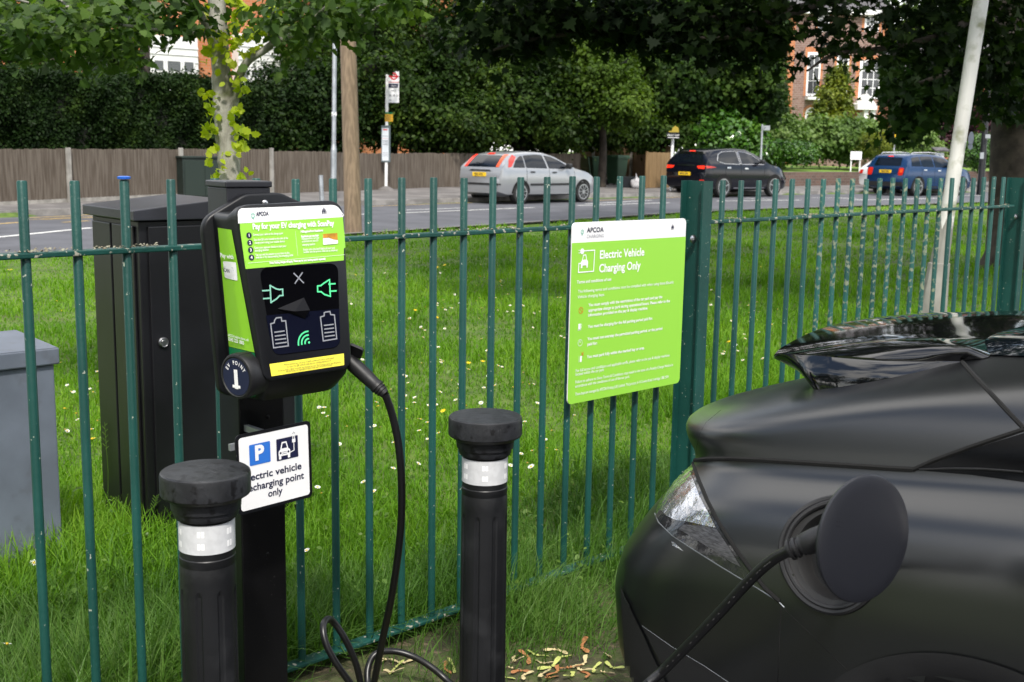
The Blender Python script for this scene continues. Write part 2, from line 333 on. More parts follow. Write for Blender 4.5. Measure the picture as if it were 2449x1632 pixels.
# ------------------------------------------------------------------ setting: terrain, road, pavements
FA = 0.789; FD = Vector((math.sin(FA), math.cos(FA), 0)); FN = Vector((-math.cos(FA), math.sin(FA), 0)); F0 = Vector((-1.2011, 2.8857, 0))   # railing line
def fence_q(x, y): return (x - F0.x) * FN.x + (y - F0.y) * FN.y
NEAR = [(-40, -27), (-25.2, -8.4), (-6.6, 15.2), (-1.7, 21.4), (4.85, 29.9), (10.75, 34.9), (15.2, 38.6), (45, 63), (120, 122)]
FAR = [(-43, -13.8), (-30, .9), (-10.1, 23.3), (-4.4, 29.7), (4.65, 38.9), (10.5, 43.8), (20.2, 50.6), (50, 71), (125, 122)]
def seg_sd(P, poly):                                                # signed distance, positive on the far (left) side
    P = np.asarray(P, float); best = np.full(len(P), 1e9); sg = np.zeros(len(P))
    for a, b in zip(poly[:-1], poly[1:]):
        a = np.array(a, float); b = np.array(b, float); d = b - a; t = np.clip(((P - a) @ d) / (d @ d), 0, 1); q = P - (a + t[:, None] * d); dist = np.hypot(q[:, 0], q[:, 1])
        s = np.sign(d[0] * (P[:, 1] - a[1]) - d[1] * (P[:, 0] - a[0])); k = dist < best; best[k] = dist[k]; sg[k] = s[k]
    return best * sg
def terrain(P):
    P = np.asarray(P, float); q = (P[:, 0] - F0.x) * FN.x + (P[:, 1] - F0.y) * FN.y; sn = seg_sd(P, NEAR); sf = seg_sd(P, FAR)
    h = np.where(q < 0, np.maximum(q * .12, -.03) * 1.0, np.clip(q * .016, 0, .145))
    h = h + np.where((q > .2) & (sn < -1), .02 * np.sin(P[:, 0] * .9) * np.cos(P[:, 1] * .7 + 1), 0)
    h = np.where(sn > -.05, .125, h)
    h = np.where(sf > .05, .262 + np.minimum(np.maximum(sf, 0) * .035, .18), h)
    return h
def tz(x, y): return float(terrain([(x, y)])[0])
def ground(px, py):                                                 # where a pixel's ray meets the terrain
    z = .3; P = CAM
    for i in range(14):
        P = onz(px, py, z); z = .5 * z + .5 * tz(P.x, P.y)
    return P
def grid_axis(lo, hi, fine0, fine1, st):
    a = list(np.arange(fine0, fine1 + st / 2, st)); x, s = fine0, st
    while x > lo: s *= 1.35; x -= s; a.insert(0, x)
    x, s = fine1, st
    while x < hi: s *= 1.35; x += s; a.append(x)
    return np.array(a)
gx, gy = grid_axis(-600, 600, -20, 24, .5), grid_axis(-300, 800, -2, 56, .5)
XX, YY = np.meshgrid(gx, gy); PP = np.stack([XX.ravel(), YY.ravel()], 1); ZZ = terrain(PP); nx_, ny_ = len(gx), len(gy)
idx = np.arange(nx_ * ny_).reshape(ny_, nx_); FF = np.stack([idx[:-1, :-1], idx[:-1, 1:], idx[1:, 1:], idx[1:, :-1]], -1).reshape(-1, 4)
gm = mat("ground_turf", (.055, .10, .012), .95, 0, .4, 5, col2=(.10, .16, .02), col3=(.075, .10, .02), s3=2.5, lo3=.56, hi3=.68, bump=.5, bscale=30)
tag(mesh_np("ground", np.column_stack([PP, ZZ]), FF, gm, smooth=True), "rough turf ground on both sides of the road", kind="structure")
def strip(name, A, B, za, zb, m, label, mb=None):
    mb = MB(); n = len(A); vs = [(*a, za[i] if isinstance(za, list) else za) for i, a in enumerate(A)] + [(*b, zb[i] if isinstance(zb, list) else zb) for i, b in enumerate(B)]
    mb.add(vs, [(i, i + 1, n + i + 1, n + i) for i in range(n - 1)]); return tag(mb.build(name, m), label, kind="structure")
def resample(poly, n):
    p = np.array(poly, float); d = np.r_[0, np.cumsum(np.hypot(*np.diff(p, axis=0).T))]; t = np.linspace(0, d[-1], n)
    return [(float(a), float(b)) for a, b in zip(np.interp(t, d, p[:, 0]), np.interp(t, d, p[:, 1]))]
def offset(poly, d):
    out = []
    for i, p in enumerate(poly):
        a = Vector(poly[max(i - 1, 0)]); b = Vector(poly[min(i + 1, len(poly) - 1)]); t = (b - a).normalized(); out.append((p[0] - t.y * d, p[1] + t.x * d))
    return out
NR, FR_ = resample(NEAR, 60), resample(FAR, 60)
strip("road", NR, FR_, .16, .16, M['road'], "grey asphalt road curving past the grass verge")
def kerb(poly, d0, d1, z0, z1, name, label):
    a, b = offset(poly, d0), offset(poly, d1); mb = MB(); n = len(a)
    vs = [(*p, z0) for p in a] + [(*p, z1) for p in offset(poly, d0 + (.01 if d1 > d0 else -.01))] + [(*p, z1) for p in b]
    mb.add(vs, [(i, i + 1, n + i + 1, n + i) for i in range(n - 1)] + [(n + i, n + i + 1, 2 * n + i + 1, 2 * n + i) for i in range(n - 1)]); return tag(mb.build(name, M['kerb']), label, kind="structure")
kerb(FR_, 0, .16, .155, .285, "kerb", "stone kerb on the far side of the road")
kerb(NR, 0, -.12, .158, .20, "kerb", "low kerb edge between verge and road")
PA = offset(FR_, .16); PB = offset(FR_, 6.0)
PAV = [PA, offset(FR_, 2.0), offset(FR_, 4.0), PB]
mbp = MB(); n = len(PA)
for k in range(3):
    A, B = PAV[k], PAV[k + 1]; da, db = (.16, 2, 4)[k], (2, 4, 6)[k]
    zf = lambda d: .2665 + min(d * .035, .18) + .014
    mbp.add([(*p, zf(da)) for p in A] + [(*p, zf(db)) for p in B], [(i, i + 1, n + i + 1, n + i) for i in range(n - 1)])
tag(mbp.build("pavement", M['pave']), "worn asphalt pavement along the far side of the road", kind="structure")
def FP_(t, q): p = F0 + FD * t + FN * q; return (p.x, p.y, .0085 + max(0, q * .016))
# car park surface this side of the railing
mb = MB(); A = F0 - FD * 40 - FN * .62; B = F0 + FD * 60 - FN * .62
mb.add([(A.x, A.y, .004), (B.x, B.y, .004), (B.x - FN.x * 60, B.y - FN.y * 60, .004), (A.x - FN.x * 60, A.y - FN.y * 60, .004)], [(0, 1, 2, 3)])
tag(mb.build("car_park", M['asphalt']), "dark asphalt surface of the car park", kind="structure")
so_m = MB()
for k in range(60):
    t0, t1 = -6 + k * .3, -6 + (k + 1) * .3; e = lambda t: -.70 + .07 * math.sin(t * 3.1) + .04 * math.sin(t * 7.7)
    so_m.add([FP_(t0, e(t0)), FP_(t1, e(t1)), FP_(t1, .10), FP_(t0, .10)], [(0, 1, 2, 3)])
tag(so_m.build("soil_strip", mat("leaf_mould_soil", (.045, .04, .02), .95, 0, .5, 9, col2=(.07, .085, .025), col3=(.13, .10, .06), s3=30, lo3=.58, hi3=.66, bump=.8, bscale=55)), "bare mossy soil along the foot of the railing", kind="structure")
# painted markings
def dash(a, b, w, m, mb, z=.164):
    A, B = onz(*a, z), onz(*b, z); t = (B - A).normalized(); s_ = Vector((-t.y, t.x, 0)) * w / 2; mb.add([A + s_, A - s_, B - s_, B + s_], [(0, 1, 2, 3)])
mk = MB()
for a, b, w in [((-160, 583), (218, 545), .14), ((971, 509), (1277, 496.5), .13), ((700, 521), (880, 512), .13), ((960, 503), (1120, 497), .1), ((1380, 492), (1600, 485), .13), ((1714, 481), (1914, 479), .15), ((1400, 488), (1560, 479), .1), ((1940, 473), (2046, 474), .12), ((2100, 478), (2290, 473), .15), ((1780, 474), (1850, 478), .12), ((2010, 474), (2075, 479), .1), ((2240, 470), (2349, 467), .14), ((2040, 479), (2160, 477), .12), ((1010, 549), (1062, 545), .25)]:
    dash(a, b, w, None, mk)
tag(mk.build("road_markings", M['paint']), "white painted dashes on the road", kind="structure")
mk = MB()
for a, b, w in [((-80, 541), (45, 532), .12), ((70, 521), (215, 514), .10), ((100, 525), (232, 520), .10), ((150, 532), (214, 528), .10), ((60, 526), (240, 516.5), .06), ((1380, 482), (1700, 469), .1), ((880, 494), (1130, 485), .09)]:
    dash(a, b, w, None, mk)
tag(mk.build("yellow_markings", M['ypaint']), "faded yellow lines beside the far kerb", kind="structure")

# ------------------------------------------------------------------ green railing
fence = thing("railing_fence", "green metal bar railing with square posts running across the grass edge", "fence", (F0.x, F0.y, 0))
def FP(t, q, z): return F0 + FD * t + FN * q + Vector((0, 0, z))
rodmb = {}
def picket(t, zb, zt, m, lean=0.0):
    p = FP(t, 0, 0); mb = MB(); r = .0122; ang = random.uniform(-.004, .004)
    mb.lathe(Frame((p.x, p.y, zb), (1, 0, 0), (0, 1, 0)), [(r, 0), (r, zt - zb - .003), (r * .82, zt - zb)], 14)
    return mb.build("picket", m, fence, smooth=True)
SP = .1325
for n in range(-6, 20):
    picket(n * SP, .055, 1.555 + random.uniform(-.002, .002), M['fence'])
T2 = (Vector((.8145, 4.9941, 0)) - F0).dot(FD)
for n in range(0, 22): picket(T2 + n * SP, .06, 1.536 + random.uniform(-.003, .003), M['fence_old'] if 6 <= n <= 15 else M['fence'])
T3 = T2 + 22 * SP + .30
for n in range(0, 14): picket(T3 + n * SP, .06, 1.53, M['fence_old'] if n % 3 else M['fence'])
cap = MB(); p = FP(2 * SP, 0, 1.557); cap.lathe(Frame(p, (1, 0, 0), (0, 1, 0)), [(.0165, 0), (.017, .002), (.017, .006), (.012, .0075)], 16)
c_ = cap.build("picket_cap", M['blue'], fence, smooth=True); c_['label'] = "bright blue cap on one picket"
def rail(t0, t1, z, wd=.02, th=.014, m=None):
    mb = MB(); fr = Frame(F0, FD, FN); mb.box(fr, t0, t1, -wd, wd, z - th / 2, z + th / 2); return mb.build("rail", m or M['rail'], fence, bevel=.003)
TP1, TP2, TP0 = (20 * SP + T2 - SP) / 2 + .02, T2 + 22 * SP + .08, -7 * SP - .1
rail(TP0, TP1 - .07, 1.372); rail(TP1 + .07, TP2 - .07, 1.365); rail(TP2 + .07, TP2 + 2.7, 1.36)
rail(TP0, TP1 - .07, .063, .025, .012); rail(TP1 + .07, TP2 - .07, .075, .025, .012); rail(TP2 + .07, TP2 + 2.7, .08, .025, .012)
def hpost(t, z1):
    mb = MB(); fr = Frame(F0 + FD * t, FD, FN)
    a, b, th = .032, .056, .008
    prof = [(-a, -b), (a, -b), (a, -b + th), (th / 2, -b + th), (th / 2, b - th), (a, b - th), (a, b), (-a, b), (-a, b - th), (-th / 2, b - th), (-th / 2, -b + th), (-a, -b + th)]
    mb.prism(fr, prof, 0, z1); return mb.build("post", M['fence'], fence)
for t, z1 in ((TP1, 1.535), (TP2, 1.53), (TP2 + 2.76, 1.53), (TP0 - .08, 1.55)): hpost(t, z1)
for t in (TP1 - .03, TP2 - .03):
    mb = MB(); o = FP(t, -.012, 1.30); mb.lathe(Frame(o, FN.cross(Vector((0, 0, 1))), Vector((0, 0, 1)), -FN), [(.018, 0), (.018, .006), (.011, .012), (0.002, .014)], 16); mb.build("bolt", M['steel'], fence, smooth=True)
# lichen crumbs growing on the top rail
V = []; Fc = []
for i in range(1500):
    t = random.uniform(-.4, 2.5) if random.random() < .75 else random.uniform(T2, T2 + 2.9)
    k = math.sin(t * 9) + math.sin(t * 23 + 1)
    if k < random.uniform(-.6, 1.8): continue
    z = (1.372 if t < TP1 else 1.365) + .007; c = FP(t, random.uniform(-.02, .02), z + random.uniform(0, .006)); s_ = random.uniform(.002, .006); b = len(V)
    for j in range(4):
        a = j * 1.57 + random.random(); V.append(c + Vector((math.cos(a) * s_, math.sin(a) * s_, random.uniform(-.002, .004))))
    V.append(c + Vector((0, 0, s_ * .9)))
    for j in range(4): Fc.append((b + j, b + (j + 1) % 4, b + 4))
mb = MB(); mb.v = V; mb.f = Fc; mb.m = [0] * len(Fc)
mb.build("lichen", mat("pale_lichen", (.27, .27, .21), .95, 0, .3, 90, col2=(.19, .16, .11)), fence)["kind"] = "stuff"

# ------------------------------------------------------------------ grass
def blades(n, pts, length, width, lean, name, m, label, dirbias=None):
    P = np.asarray(pts, float); n = len(P); z = terrain(P[:, :2]); base = np.column_stack([P[:, 0], P[:, 1], z - .005])
    a = RNG.uniform(0, 2 * np.pi, n); d = np.column_stack([np.cos(a), np.sin(a), np.zeros(n)]); wdir = np.column_stack([-np.sin(a + RNG.normal(0, .6, n)), np.cos(a + RNG.normal(0, .6, n)), np.zeros(n)])
    if dirbias is not None: d = d + np.asarray(dirbias); d /= np.linalg.norm(d[:, :2], axis=1)[:, None]
    L = length * RNG.uniform(.55, 1.25, n); ln = lean * RNG.uniform(.2, 1.3, n); w = (width * RNG.uniform(.7, 1.3, n))[:, None]; up = np.array([0, 0, 1.])
    hz, vt = np.sin(ln), np.cos(ln)
    m1 = base + (d * (hz * .35)[:, None] + up * (vt * .55)[:, None]) * L[:, None]; tip = base + (d * (hz * 1.05)[:, None] + up * (vt * .92 - hz * .12)[:, None]) * L[:, None]
    V = np.stack([base - wdir * w, base + wdir * w, m1 + wdir * w * .8, m1 - wdir * w * .8, tip + wdir * w * .12, tip - wdir * w * .12], 1).reshape(-1, 3)
    i = np.arange(n)[:, None] * 6; Fq = np.concatenate([i + np.array([0, 1, 2, 3]), i + np.array([3, 2, 4, 5])], 0)
    return tag(mesh_np(name, V, Fq, m), label, kind="stuff")
def in_front_of_road(P): return seg_sd(P, NEAR) < -.1
N_ = 400000
D = np.exp(RNG.uniform(np.log(2.4), np.log(42), N_)); pxs = RNG.uniform(-420, 2900, N_); X = (pxs - 1224) / F_PX * D; P = np.column_stack([X, D + .0])
q = (P[:, 0] - F0.x) * FN.x + (P[:, 1] - F0.y) * FN.y; k = (q > np.where(P[:, 1] < 4.1, .03, -.12)) & in_front_of_road(P); P = P[k]; D = D[k]; q = q[k]
patch = .75 + .5 * (np.sin(P[:, 0] * 1.7 + 2 * np.sin(P[:, 1])) * np.cos(P[:, 1] * 1.3 + np.sin(P[:, 0] * 2.1)))
tall = .35 + .65 * np.clip(np.sin(P[:, 0] * 2.3 + 1.5 * np.sin(P[:, 1] * 1.1)) * np.cos(P[:, 1] * 1.9 + np.sin(P[:, 0] * 1.3)) + .55, 0, 1)
ln_ = (.105 + .075 * np.exp(-np.abs(q - .2) / .6) + .07 * tall * np.exp(-np.maximum(q - 1, 0) / 5)) * patch; wd_ = np.clip(.0011 + .00035 * D, .0017, .009)
uncut = (q < .75 + .25 * np.sin(P[:, 0] * 3.1) + RNG.normal(0, .12, len(q)))  # uncut band; its darker blades also stand in for shade by the railing
blades(0, P[~uncut], ln_[~uncut], wd_[~uncut], .75, "grass", L_['grass'], "bright green lawn grass between railing and road")
blades(0, P[uncut], ln_[uncut] * 1.1, wd_[uncut], .85, "uncut_shade_grass", L_['longgrass'], "uncut grass just behind the railing, coloured darker for the shade there")
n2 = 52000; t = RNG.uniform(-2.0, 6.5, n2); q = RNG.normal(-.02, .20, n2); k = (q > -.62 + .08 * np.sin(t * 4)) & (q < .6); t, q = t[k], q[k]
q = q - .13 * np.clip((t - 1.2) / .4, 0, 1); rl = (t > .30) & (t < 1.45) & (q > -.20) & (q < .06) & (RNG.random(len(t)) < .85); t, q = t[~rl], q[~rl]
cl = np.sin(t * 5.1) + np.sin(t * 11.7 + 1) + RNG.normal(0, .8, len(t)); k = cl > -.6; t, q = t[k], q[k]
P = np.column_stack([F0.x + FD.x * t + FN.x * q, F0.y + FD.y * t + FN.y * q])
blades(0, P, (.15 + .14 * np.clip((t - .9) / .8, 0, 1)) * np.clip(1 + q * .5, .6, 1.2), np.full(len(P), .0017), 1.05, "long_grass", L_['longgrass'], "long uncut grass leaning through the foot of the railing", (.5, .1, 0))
# ------------------------------------------------------------------ bollards
def bollard(px, ztop, d, label, rot):
    o = at(px[0], px[1], d); root = thing("bollard", label, "bollard", (o.x, o.y, 0), "bollards guarding the charge point")
    fr = Frame((o.x, o.y, ztop - .95), (math.cos(rot), math.sin(rot), 0), (-math.sin(rot), math.cos(rot), 0))
    mb = MB(); seg = 48; prof = [(.066, 0), (.066, .60), (.064, .615), (.0625, .62), (.0615, .76), (.0605, .765), (.0605, .835)]
    rows = []
    zs = [0, .3, .55, .60, .63, .655, .665, .674, .681, .686, .70, .732, .735, .738, .741, .755, .757, .76, .78, .84]
    for z in zs:
        R_ = .0640 - .003 * z; ring = []
        if .734 < z < .739: R_ -= .0012
        if z > .756: R_ -= .0015
        for k in range(96):
            a = 2 * math.pi * k / 96; ph = (a * 8 / (2 * math.pi)) % 1; g = 0
            if z <= .655: g = 1
            elif z < .686: g = (.686 - z) / .031
            w_ = .15 * (g ** .5 if g > 0 else 0)
            dep = .0032 if abs(ph - .5) < w_ else 0
            ring.append(fr((R_ - dep) * math.cos(a), (R_ - dep) * math.sin(a), z))
        rows.append(ring)
    mb.loft(rows); mb.build("body", M['bollard'], root, smooth=True, angle=25)
    mb = MB(); mb.lathe(fr, [(.0600, .772), (.0618, .772), (.0618, .838), (.0600, .838)], 64, cap=False); bd = mb.build("reflective_band", M['reflect'], root, smooth=True)
    mb = MB()
    for a0 in (-150, -142, -95, -87, -32, -24, 20, 90):             # brighter printed cells
        for z0 in (.784, .812):
            A = [math.radians(a0 + k * 1.6) - rot for k in range(5)]
            P_ = [fr(.0622 * math.cos(a), .0622 * math.sin(a), z0) for a in A] + [fr(.0622 * math.cos(a), .0622 * math.sin(a), z0 + .014) for a in A]
            mb.add(P_, [(i, i + 1, 6 + i, 5 + i) for i in range(4)])
    mb.build("reflective_patch", M['reflect2'], bd, smooth=True)
    mb = MB(); mb.lathe(fr, [(.060, .842), (.068, .845), (.071, .853), (.0715, .862), (.076, .864), (.077, .872), (.077, .878), (.080, .886), (.0965, .8965), (.0985, .900), (.0988, .94), (.0972, .9455), (.0935, .9485), (.05, .951), (.001, .9515)], 64)
    mb.build("cap", M['bollardcap'], root, smooth=True, angle=28); return root
bollard((491, 1129), .94, 2.60, "nearer black ribbed bollard with mushroom cap, in front of the parking sign", .3)
bollard((1161, 1000), .95, 3.13, "black ribbed bollard with mushroom cap, between charge cable and car", .9)

# ------------------------------------------------------------------ feeder cabinets behind the railing
def zc(x, y): return (x / 2.613, 400 + y / 2.613)
c_b = onz(357, 1290, .05); L_b = onz(250, 1222, .05)
lx = (L_b - c_b); lx.z = 0; dl = lx.length; lx.normalize(); rx = Vector((-lx.y, lx.x, 0)) * -1
cabf = Frame((c_b.x, c_b.y, 0), rx, -lx * -1)                        # x along the door, y back along the side
cab = thing("utility_cabinet", "tall black steel cabinet with round lock standing behind the green railing", "cabinet", (c_b.x, c_b.y, 0))
Wd, Dp, Hh = .72, dl, onplane(325, 503, cabf.y, cabf.o).z - .045
mb = MB(); mb.box(cabf, 0, Wd, 0, Dp, 0, Hh); mb.build("body", M['cabinet'], cab, bevel=.004)
mb = MB(); mb.box(cabf, .035, Wd - .035, -.012, -.0005, .09, Hh - .02); dr = mb.build("door", M['cabinet'], cab, bevel=.004)
mb = MB(); mb.box(cabf, -.010, -.0005, .035, Dp * .52, .09, Hh - .02); mb.box(cabf, -.010, -.0005, Dp * .56, Dp - .02, .09, Hh - .02); mb.build("side_panel", M['cabinet'], cab, bevel=.003)
e = .03; lid = MB()
zt, zr = Hh + .045, Hh + .085
v = [(-e, -e, Hh + .004), (Wd + e, -e, Hh + .004), (Wd + e, Dp + e, Hh + .004), (-e, Dp + e, Hh + .004), (-e, -e, zt), (Wd + e, -e, zt), (Wd + e, Dp + e, zt), (-e, Dp + e, zt), (Wd * .5, -e, zr), (Wd * .5, Dp + e, zr)]
lid.add([cabf(*p) for p in v], [(0, 3, 2, 1), (0, 1, 5, 8, 4), (1, 2, 6, 5), (2, 3, 7, 9, 6), (3, 0, 4, 7), (4, 8, 9, 7), (8, 5, 6, 9)]); lid.build("lid", M['cablid'], cab, bevel=.004)
lk = onplane(390, 819, cabf.y, cabf(0, -.014, 0)); mb = MB(); mb.lathe(Frame(lk, cabf.x, Vector((0, 0, 1)), -cabf.y), [(.021, 0), (.021, .006), (.017, .011), (.0165, .008), (.010, .008), (.009, .011), (.001, .011)], 24); mb.build("lock", M['steel'], dr, smooth=True)
g_b = onz(152, 1345, .05); g_t = onplane(143, 846, Vector((0, 1, 0)), g_b); gx_ = FD
grf = Frame((g_b.x, g_b.y, 0), -gx_, Vector((.36, .93, 0)))
grf = Frame((g_b.x, g_b.y, 0), FD, FN)
gc = thing("feeder_pillar", "low blue grey cabinet with overhanging lid at the left edge behind the railing", "cabinet", (g_b.x, g_b.y, 0))
H2 = onplane(141, 858, grf.y, grf.o).z
mb = MB(); mb.box(grf, -.95, 0, 0, .34, 0, H2 - .02); mb.build("body", M['greycab'], gc, bevel=.006)
mb = MB(); mb.box(grf, -.966, .016, -.016, .356, H2 - .018, H2 + .045)
mb.add([grf(-.966, -.016, H2 + .0455), grf(.016, -.016, H2 + .0455), grf(.006, .350, H2 + .070), grf(-.96, .350, H2 + .070), grf(-.96, .350, H2 + .0455), grf(.006, .350, H2 + .0455)], [(0, 1, 2, 3), (2, 1, 5), (0, 3, 4), (3, 2, 5, 4), (0, 4, 5, 1)])
mb.build("lid", M['greycab'], gc, bevel=.006)

# ------------------------------------------------------------------ charge point
rt = ray(4915, 265).normalized(); c0 = at(470 + 640 / 2.704, 420 + 700 / 2.704, 2.85); upv = Vector((0, 0, 1)); upv = (upv - rt * upv.dot(rt)).normalized(); n0 = rt.cross(upv)
if n0.dot(CAM - c0) < 0: n0 = -n0
TL_ = math.radians(8); fu = upv * math.cos(TL_) - n0 * math.sin(TL_); fnn = rt.cross(fu); fnn = fnn if fnn.dot(CAM - c0) > 0 else -fnn
FF_ = Frame(c0, rt, fu, fnn); BB = Frame(c0, rt, upv, n0)
def z8(x, y): return (470 + x / 2.704, 420 + y / 2.704)
def zf(x, y, fr=FF_): return fr.px(*z8(x, y))
post_o = at(624, 1300, 3.10)
chg = thing("charge_point", "black electric car charger with green instruction panel and two round sockets on its post", "charger", (post_o.x, post_o.y, 0))
# head: outlines lofted from the face back to the wall plate
face = rpoly([(-.1335, .197), (.156, .197), (.131, -.225), (-.111, -.225)], [.035, .045, .03, .03], 7)
nfc = len(face); bc = lambda p, s_: (p[0] * s_, (p[1] + .014) * s_ - .014)
def ringf(s_, z): return [FF_(*bc(p, s_), z) for p in face]
back = rpoly([(-.138, .172), (.15, .172), (.133, -.292), (-.118, -.292)], [.02, .03, .05, .05], 7)
mid = [((a[0] * .7 + b[0] * .3), (a[1] * .35 + b[1] * .65)) for a, b in zip(face, back)]
rings = [ringf(.975, .0), ringf(.992, -.002), ringf(1.0, -.007), ringf(1.0, -.013)]
rings += [[FF_(p[0] * 1.004, p[1] - (.022 if p[1] < -.1 else 0), -.030) for p in face]]
rings += [[BB(p[0] * 1.0, p[1] - .0 if p[1] > 0 else p[1] + .006, -.075 if p[1] > 0 else -.035) for p in back], [BB(p[0], p[1], -.105) for p in back], [BB(p[0], p[1], -.150) for p in back]]
mb = MB(); mb.loft(rings); hd = mb.build("housing", M['black'], chg, smooth=True, angle=35)
hb = bvh_of(hd)
# wall plate with chamfered shoulders
BP_ = Frame(BB(0, 0, -.152), rt, upv, n0); bq = [BP_.px(*z8(*p)) for p in ((36, 288), (318, 119), (545, 111), (706, 186))]
bp = rpoly([bq[0], bq[1], bq[2], bq[3], (.172, bq[0][1] + .02), (.165, -.285), BP_.px(*z8(215, 1432)), BP_.px(*z8(150, 1400))], [.035, .015, .015, .01, .02, .03, .02, .03], 5)
mb = MB(); mb.prism(BB, bp, -.172, -.152, bev=.006); mb.build("back_plate", M['black'], chg, smooth=True, angle=40)
sx, sy = zf(440, 178); mb = MB(); q_ = onplane(*z8(440, 178), n0, BB(0, 0, -.151)); mb.lathe(Frame(q_, rt, upv, n0), [(.0075, 0), (.0075, .004), (.004, .007), (.001, .0072)], 14); mb.build("screw", M['steel'], chg, smooth=True)
# post: square steel section
pf = Frame((post_o.x, post_o.y, 0), Vector((rt.x, rt.y, 0)), Vector((-rt.y, rt.x, 0)) * 1)
mb = MB(); pw = .063; mb.box(pf, -pw, pw, -.02, .10, 0, 1.44); mb.build("post", M['blackpost'], chg, bevel=.004)
mb = MB(); bx = onplane(*z8(360, 125), n0, BB(0, 0, -.17)); bxf = Frame((bx.x, bx.y, 0), Vector((rt.x, rt.y, 0)), Vector((-rt.y, rt.x, 0)))
zt_ = onplane(*z8(360, 62), n0, BB(0, 0, -.19)).z
mb.box(bxf, -.066, .052, .004, .12, zt_ - .22, zt_ - .006); mb.box(bxf, -.07, .056, .0, .124, zt_ - .0055, zt_ + .010); mb.build("top_box", M['cablid'], chg, bevel=.003)
for y in (998, 1325):
    q_ = onplane(640, y, pf.y, pf(0, -.0205, 0)); mb = MB(); mb.lathe(Frame(q_, pf.x, Vector((0, 0, 1)), -pf.y), [(.0055, 0), (.0055, .002), (.001, .004)], 12); mb.build("screw", M['blackpost'], chg, smooth=True)
# face panels laid on the housing
P8 = lambda pts: [z8(*p) for p in pts]
def lay(poly, off, m, name, par=chg, d=6):
    return decal(hb, poly, pxray, off, d).build(name, m, par, smooth=True)
lab = lay(P8([(278, 312), (945, 270), (967, 548), (318, 605)]), .0012, M['lime'], "instruction_panel")
lay(P8(rpoly([(266, 214), (905, 190), (948, 252), (945, 269), (271, 311)], [40, 50, 2, 1, 1])), .0012, M['white'], "header_panel", lab)
scr = lay(P8(rpoly([(404, 596), (913, 566), (929, 1112), (497, 1168)], [70, 62, 60, 60], 8)), .0010, M['screen'], "screen")
lay(P8(rpoly([(447, 906), (921, 862), (927, 1108), (495, 1163)], [4, 4, 58, 58], 8)), .0016, M['screen2'], "lower_screen", scr)
stk = lay(P8([(470, 1220), (951, 1151), (954, 1226), (484, 1299)]), .0012, M['yellow'], "warning_sticker")
stk['label'] = "yellow sticker with small print"
t_ = MB(); zz = .004
fl = [zf(520, 862), zf(690, 790), zf(716, 872), zf(696, 926)]
t_.add([FF_(*fl[0], .0025), FF_(*fl[1], .004), FF_(*fl[2], .014), FF_(*fl[3], .004), FF_(*zf(620, 880), .012)], [(0, 1, 4), (1, 2, 4), (2, 3, 4), (3, 0, 4)]); t_.build("reader_flap", mat("dark_flap_plastic", (.003, .003, .0045), .35, spec=.2), chg)
ZT = .0030
def w8(a, b): p, q = zf(*a), zf(*b); return math.hypot(p[0] - q[0], p[1] - q[1])
# writing: coordinates come from where each line sits on the panel
sl_ = {}
def line(mb, body, a, b, h, bold=0.0, z=ZT, mi=0, fr=FF_):
    p, q = zf(*a), zf(*b); d = Vector((q[0] - p[0], q[1] - p[1])); X_ = fr.x * d.x + fr.y * d.y
    f2 = Frame(fr(p[0], p[1], z), X_, fr.z.cross(X_), fr.z); mb.text(f2, body, 0, 0, h, 0, mi, bold, width=d.length)
wt = MB()
line(wt, "Pay for your EV charging with ScanPay", (360, 349), (886, 325), .0190, .035)
for s_, a, b in [("Connect your cable to the charge point", (362, 391), (556, 381)), ("Scan the QR code located on the side of the", (368, 424), (588, 412)), ("charge point using your mobile device", (372, 443), (566, 433)), ("Enter your payment details to start your", (372, 476), (577, 463)), ("charging session", (374, 494), (462, 487)), ("You can end the session at any time via the", (377, 522), (598, 507)), ("website or by disconnecting the charging cable", (380, 538), (622, 522)),
             ("HillingdonFirst Residents", (670, 371), (815, 362)), ("Residents can use their", (674, 402), (788, 394)), ("HillingdonFirst card for", (676, 417), (790, 410)), ("a discount on your EV", (679, 434), (785, 427)), ("charging session", (681, 456), (763, 450)), ("Simply enter the last 8 digits of your card", (686, 487), (890, 475)), ("number into the promo code box at checkout", (688, 503), (908, 490)), ("Note: Parking charges will apply. Please pay for your parking session separately", (470, 573), (832, 545))]:
    line(wt, s_, a, b, .0078, .012 if "Residents" not in s_[:40] and "Note" not in s_ else .04)
wt.stroke(FF_, [zf(635, 362), zf(652, 520)], .0005, ZT); wt.stroke(FF_, [zf(330, 568), zf(955, 513)], .0007, ZT)
wt.build("lettering", M['white'], lab)
nv = MB(); nw = MB()
for k, (x, y) in enumerate(((336, 387), (342, 435), (347, 482), (352, 530))):
    p = zf(x, y); nv.flat(FF_, circ(*p, .0068, 28), ZT); nw.text(FF_, str(k + 1), p[0], p[1] - .0036, .0100, ZT + .0006, 0, .03, align='CENTER')
line(nv, "APCOA", (384, 262), (465, 258), .0135, .03)
